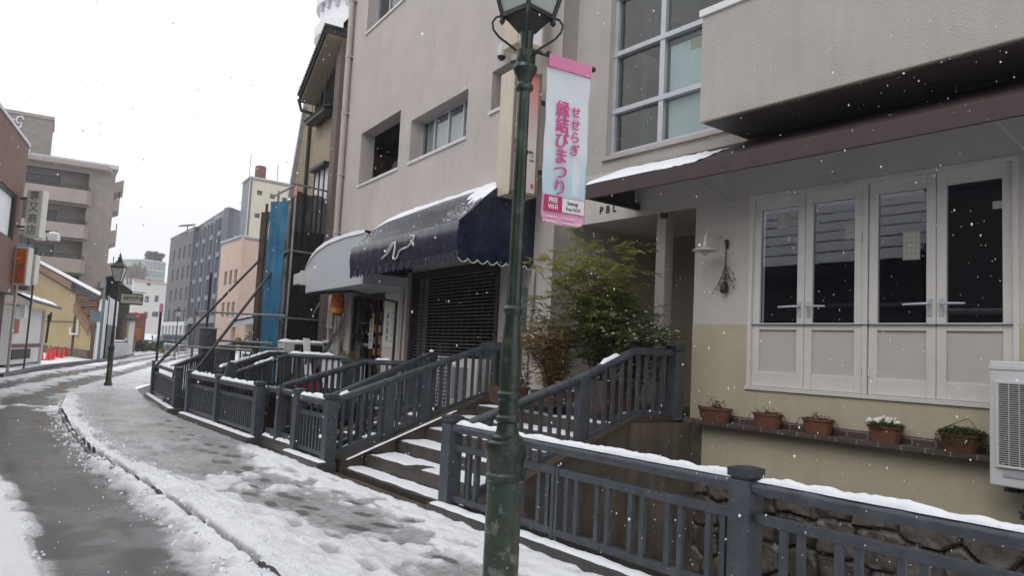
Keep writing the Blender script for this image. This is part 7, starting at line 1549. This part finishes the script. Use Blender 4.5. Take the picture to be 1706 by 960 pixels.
# brown brick building at the left edge
M['lbrick'] = brickmat('reddish_brown_tiles', (.155, .075, .055), (.135, .066, .05), (.11, .07, .055), .24, .075, swiz='sum', bump=.2); M['lbrickd'] = mat('dark_brown_stucco', (.07, .048, .042), .8, .15)
a = onz(8, 620); av = R(13.2); dl = Vector((math.sin(av), math.cos(av), 0)); b = a-dl*14; T, L = local(a, b)
t = thing('brown_brick_building', a, 'reddish brown tiled building with curtained window at the left edge', 'building')
on5 = lambda x, y: T.inverted() @ onv(x, y, a, b)
zt_ = on5(45, 240).z; w0 = on5(22, 395); w1_ = on5(1, 303); zlow = on5(14, 490).z
zw0, zw1 = on5(18, 400).z, on5(20, 318).z
mb = MB(T); wall(mb, 0, L, zlow, zt_, [(w0.x, w0.x+3.0, min(zw0, w0.z), zw1)], 0, -.2); mb.build('upper_wall', 'lbrick', t)
MB(T).box((w0.x, -.19, min(zw0, w0.z)), (w0.x+3.0, -.16, zw1)).build('window', 'curtain', t)
mb = MB(T); mb.box((w0.x, -.16, min(zw0, w0.z)), (w0.x+.08, -.05, zw1)); mb.box((w0.x, -.16, zw1-.1), (w0.x+3, -.05, zw1)); mb.box((w0.x, -.16, min(zw0, w0.z)), (w0.x+3, -.05, min(zw0, w0.z)+.1)); mb.build('window_frame', 'iron', t)
MB(T).box((.0, -8, 0), (L, -.25, zlow)).build('ground_floor_wall', 'lbrickd', t); MB(T).box((0, -8, zlow), (.02, -.2, zt_)).build('end_wall', 'lbrick', t)
mb = MB(T); mb.quad((0, 0, zlow), (0, -8, zlow), (0, -8, zt_), (0, 0, zt_)); mb.quad((0, 0, zlow), (L, 0, zlow), (L, -8, zlow), (0, -8, zlow)); mb.build('gable_wall', 'lbrick', t)
MB(T).box((-.05, -8, zt_), (L, .05, zt_+.12)).build('coping', 'alu', t); MB(T).box((0.02, -.02, zlow), (L, .02, zlow+.02)).build('edge_strip', 'dark', t)
mb = MB(T); mb.tube([(.15, .1, 0), (.15, .1, 3.2)], .05, 8); mb.build('corner_pipe', 'pipe', t)
# extension with white panel beside it, facing down the road
a = onz(12, 613); b = onz(63, 606.5); T6, L6 = local(a, b); on6 = lambda x, y: T6.inverted() @ onv(x, y, a, b)
t = thing('white_panel_annex', (a+b)/2, 'small white annex with a red stripe and a black vent under a snowy tiled canopy', 'annex')
zt_ = on6(40, 512).z; MB(T6).box((0, -2, .1), (L6, 0, zt_)).build('wall', 'farwhite', t, bevel=.03)
p0 = on6(16, 576); p1 = on6(57, 579); MB(T6).box((.15, 0, p0.z-.1), (L6-.15, .03, p0.z+.06)).build('red_stripe', mat('dark_red_stripe', (.14, .02, .02), .5), t)
v0 = on6(16, 600); v1 = on6(50, 581); MB(T6).box((v0.x+.1, 0, v0.z), (v1.x, .04, v1.z)).build('black_vent', 'black', t, bevel=.02); MB(T6).box((L6-.1, -2, 0), (L6+.12, .1, zt_)).build('side_post', 'alu', t)
mb = MB(T6); n0 = on6(18, 555); n1 = on6(31, 532); MB(T6).box((n0.x, 0, n0.z), (n1.x, .05, n1.z)).build('picture_panel', 'poster_3' if 'poster_3' in M else pm[0], t); mb = MB(T6); mb.box((n0.x+.02, .2, n1.z+.05), (n0.x+.5, .4, n1.z+.6)); mb.build('white_meter', 'acwhite', t)
r0 = on6(20, 497); r1 = on6(75, 510); mb = MB(T6); mb.prism([(r0.x, .7, r0.z-.1), (r1.x, .7, r1.z-.15), (r1.x, -.2, r1.z+.15), (r0.x, -.2, r0.z+.3)], (0, 0, .12)); rf = mb.build('canopy', 'tile', t)
for k in range(9): u = (k+.5)/9; p = T6 @ Vector((r0.x+(r1.x-r0.x)*u, .62, r0.z+(r1.z-r0.z)*u-.02)); q = T6 @ Vector((r0.x+(r1.x-r0.x)*u, -.1, r0.z+(r1.z-r0.z)*u+.3)); snowstrip(p, q, .26, .09, rf, step=.1, seed=k)
mb = MB(T6); mb.tube([(L6+.2, .2, 1.0), (L6+.35, .2, 1.9), (L6+.15, .2, 2.3), (L6+.7, .2, 2.45), (L6+.6, .2, 2.0)], .05, 6); mb.build('hanging_hose', 'black', t, smooth=60)
# signs on the left
def lsign(name, label, c0, c1, Z, dep_, mcase, mface):
    # vertical box sign: top-left pixel c0, bottom-right pixel c1
    a = deep(c0[0], c0[1], Z); b = deep(c1[0], c1[1], Z); w_ = (Vector((b.x-a.x, b.y-a.y))).length
    ctr = (a+b)/2; h = abs(a.z-b.z); t = thing(name, ctr, label, 'sign'); ux = Vector((RT.x, RT.y, 0)).normalized(); T = Matrix.Translation(Vector((ctr.x, ctr.y, 0))) @ Matrix(((ux.x, ux.y, 0, 0), (ux.y, -ux.x, 0, 0), (0, 0, 1, 0), (0, 0, 0, 1)))
    F_ = frame(Vector((ctr.x, ctr.y, min(a.z, b.z))), ux, (0, 0, 1))   # x right, y up, z to viewer
    return t, F_, h
def vsign(name, label, xc, y0, y1, wpx, Z, dep_, mcase, mface, rim=.05):
    top = deep(xc+ (y1-y0)*.048, y0, Z); bot = deep(xc-(y1-y0)*.048, y1, Z); w_ = wpx*Z/FPX; ux = Vector((RT.x, RT.y, 0)).normalized()
    F_ = frame(Vector((bot.x, bot.y, bot.z)), ux, (0, 0, 1)); h = top.z-bot.z; t = thing(name, bot, label, 'sign')
    MB(F_).box((-w_/2, 0, -dep_), (w_/2, h, 0)).build('case', mcase, t, bevel=.03)
    MB(F_).box((-w_/2+rim, rim, .0), (w_/2-rim, h-rim, .01)).build('face_panel', mface, t); return t, F_, w_, h
M['signwhite'] = mat('yellowed_white_sign', (.55, .54, .48), .4, .06, 1, 0)
t, F_, w_, h = vsign('shop_sign', 'white vertical shop sign with four large black characters on the left building', 55, 315, 395, 27, 27.5, .35, 'signwhite', 'signwhite')
for i, ch in enumerate('専又商店'): text('lettering', ch, h*.215, F_ @ Matrix.Translation((0, h*(.86-.24*i), .014)), 'graytext', t, .004)
mb = MB(F_); mb.box((-w_/2-.5, h*.8, -.2), (-w_/2, h*.84, -.15)); mb.build('bracket', 'iron', t); mb = MB(F_); mb.box((-w_/2-.5, h*.2, -.2), (-w_/2, h*.24, -.15)); mb.build('bracket', 'iron', t)
t, F_, w_, h = vsign('orange_sign', 'orange vertical box sign with brushed black characters below the white sign', 33.5, 411, 475, 23, 27.5, .3, 'signwhite', mat('orange_sign_face', (.62, .13, .02), .4, .1, 2, 0), .07)
for i, ch in enumerate('らーめん'): text('lettering', ch, h*.10, F_ @ Matrix.Translation((-.02, h*(.90-.10*i), .014)), mat('yellowish_print', (.75, .35, .08), .5, bump=0), t, .002)
for i, ch in enumerate('竜べん'): text('lettering', ch, h*.19, F_ @ Matrix.Translation((.02-i*.03, h*(.50-.17*i), .014)), 'graytext', t, .003)
t, F_, w_, h = vsign('blank_sign_box', 'blank weathered white sign box just behind the orange sign', 50, 424, 474, 15, 29.5, .3, 'signwhite', 'signwhite')
t = thing('floodlights', deep(76, 392, 31), 'pair of small white floodlights with snow on a bracket arm', 'floodlight'); c = deep(77, 392, 31); ux = Vector((RT.x, RT.y, 0)).normalized(); F_ = frame(c, ux, (0, 0, 1))
for x in (-.33, .25): MB(F_).box((x-.2, -.2, -.25), (x+.2, .1, 0)).build('lamp_head', 'acwhite', t, bevel=.03); snowstrip(F_ @ Vector((x-.2, .1, -.12)), F_ @ Vector((x+.2, .1, -.12)), .24, .08, t)
mb = MB(F_); mb.box((-1.6, .15, -.3), (.3, .22, -.22)); mb.box((-.9, -.4, -.3), (-.84, .2, -.24)); mb.tube([(-.5, -.5, -.3), (-.55, -6.0, -.3)], .04, 6); mb.build('bracket_arm', 'iron', t)
# cones
cone0 = None; labs = ['tall red cone farthest left in the snowy lot', 'second red cone from the left, close to its neighbour', 'third red cone from the left, overlapping the second', 'red cone set slightly back in the middle of the row', 'fifth red cone, right of the gap in the row', 'rightmost red cone in the snowy lot']
for (px, py), lab in zip(((67.7, 600.7), (79.5, 600), (86.5, 598.5), (92.5, 595), (99.8, 596.6), (108, 594.3)), labs):
    g = onz(px, py)
    if cone0 is None:
        cone0 = thing('traffic_cone', (0, 0, 0), lab, 'traffic cone', 'red cones in the snowy lot'); MB().box((-.19, -.19, 0), (.19, .19, .03)).build('base', 'red', cone0); mb = MB(); mb.lathe([(.14, .03), (.03, .66), (.028, .68)], 14); mb.build('cone_body', 'red', cone0, smooth=50); mb = MB(); mb.lathe([(.03, .68), (.035, .70), (.0, .73)], 10); mb.build('snow_layer', 'snow', cone0)
        cone0.location = g
    else: copy_thing(cone0, g, random.uniform(0, 1), lab)
# low kerb of the lot
t = thing('lot_kerb', onz(60, 614), 'low dark kerb between the snowy lot and the road', 'kerb'); mb = MB(); pts = [onz(*p) for p in ((0, 627), (40, 619), (80, 611), (120, 606), (160, 602), (190, 598), (222, 591))]
for i in range(len(pts)-1): mb.vbar(Vector((pts[i].x, pts[i].y, .02)), Vector((pts[i+1].x, pts[i+1].y, .02)), .18, .12)
mb.build('kerb_stone', 'kerb', t)
# house across the street (seen only as a reflection in the glass doors)
t = thing('opposite_house', (-7, 14, 0), 'dark wooden house with a snowy tiled roof across the street, mirrored in the glass doors', 'house')
MB().box((-13, 9.4, 0), (-6.2, 19.5, 4.6)).build('wall', 'darkbrown', t)
rf = MB(); rf.prism([(-5.4, 9.2, 4.55), (-9.6, 9.2, 7.2), (-13.8, 9.2, 4.55), (-13.8, 9.2, 4.4), (-9.6, 9.2, 7.0), (-5.4, 9.2, 4.4)], (0, 10.8, 0)); rf = rf.build('roof', 'tile', t)
for k in range(6):
    u0 = k/6+.01; u1 = (k+1)/6-.035; mb = MB(); p = lambda u: (-5.4-4.2*u, 4.55+2.65*u)
    a_, b_ = p(u0), p(u1); o = []; n = 60
    for i in range(n+1): y = 9.25+10.7*i/n; j_ = .16*mn.noise(Vector((y*2.5, k, 0)))+.10*max(0, mn.noise(Vector((y*5, k*3, 4))))+.05*mn.noise(Vector((y*9, k, 0))); o += [(a_[0]+.1+j_, y, a_[1]+.05), (b_[0]+.1, y, b_[1]+.10), (b_[0]+.02, y, b_[1]-.02)]
    mb.add(o, [(3*i, 3*i+3, 3*i+4, 3*i+1) for i in range(n)]+[(3*i+1, 3*i+4, 3*i+5, 3*i+2) for i in range(n)]); mb.build('snow_course', 'snow', rf)
MB().box((-6.25, 12, .8), (-6.15, 16, 2.4)).build('window', 'farpane', t)
tt = thing('opposite_building', (-7, 0, 0), 'plain dark brown two-storey building across the street, behind the viewer', 'building')
MB().box((-13, -16, 0), (-6.0, 9.15, 6.4)).build('wall', 'darkbrown', tt); MB().box((-13.1, -16.1, 6.4), (-5.7, 9.18, 6.6)).build('roof', 'tile', tt)
for y in (-10, -5, 0, 5): MB().box((-6.0, y, 3.9), (-5.95, y+2.2, 5.4)).build('window', 'farpane', tt)
t = thing('opposite_wall_pipe', (-6, 8, 3), 'snow-dusted pipe running along the house across the street', 'pipe'); mb = MB(); mb.tube([(-6.0, 3, 3.2), (-6.0, 9.0, 3.2), (-6.0, 9.4, 3.45), (-6.0, 12, 3.45)], .07, 8); mb.build('pipe', 'steel', t, smooth=50); snowstrip((-6.0, 3, 3.26), (-6.0, 9, 3.26), .12, .05, t)
# ================= FALLING SNOW =================
rg = random.Random(77); mb = MB(); cnt = 0
while cnt < 3800:
    Z = 1.6+13*rg.random()**.75; x = rg.uniform(-40, 1740); y = rg.uniform(-40, 960); p = deep(x, y, Z)
    if p.z < .1 or p.x > 6.9+.09*max(0, p.y-8.3) or (p.x > 6.1 and p.z < 3.5 and p.y < 8.3): continue
    if p.x > 5.5 and 8.3 < p.y < 18 and p.z < 3.0: continue
    r_ = rg.uniform(.0012, .0027)*(1.25 if rg.random() < .12 else 1); e = r_*rg.uniform(1.1, 2.0); a = rg.uniform(-.4, .4); d = Vector((a*r_, a*r_*.5, e))
    mb.add([p-Vector((r_, 0, 0)), p-Vector((0, r_, 0)), p+Vector((r_, 0, 0)), p+Vector((0, r_, 0)), p+d, p-d], [(0,1,4),(1,2,4),(2,3,4),(3,0,4),(1,0,5),(2,1,5),(3,2,5),(0,3,5)]); cnt += 1
for _ in range(40):
    p = deep(rg.uniform(0, 1706), rg.uniform(0, 900), rg.uniform(1.3, 3.2)); r_ = rg.uniform(.0018, .0036); o = []
    for k in range(7):
        for j in range(5): a = 2*math.pi*k/7; b = math.pi*(j/4-.5); q = r_*(1+.35*mn.noise(Vector((k*2.1, j*1.7, p.x*50)))); o.append(p+Vector((math.cos(a)*math.cos(b)*q, math.sin(a)*math.cos(b)*q, math.sin(b)*q*1.2)))
    mb.add(o, [(k*5+j, ((k+1) % 7)*5+j, ((k+1) % 7)*5+j+1, k*5+j+1) for k in range(7) for j in range(4)])
tag(mb.build('falling_snow', 'snow', recalc=False, smooth=120), 'small white snowflakes falling through the air', 'snowflakes', None, 'stuff')
# ================= HAZE (falling snow greys the far buildings) =================
hz = MB().box((-280, -75, -3), (340, 440, 62)); 
mh = bpy.data.materials.new('snowy_haze'); mh.use_nodes = True; nt = mh.node_tree; nt.nodes.remove(nt.nodes['Principled BSDF'])
pv = N(nt, 'ShaderNodeVolumePrincipled'); pv.inputs['Color'].default_value = (.97, .975, .99, 1); pv.inputs['Density'].default_value = .0010; pv.inputs['Anisotropy'].default_value = .2; nt.links.new(pv.outputs[0], nt.nodes['Material Output'].inputs['Volume'])
tag(hz.build('haze', mh), 'thin snowy haze in the air', None, None, 'stuff')
bpy.context.view_layer.update()
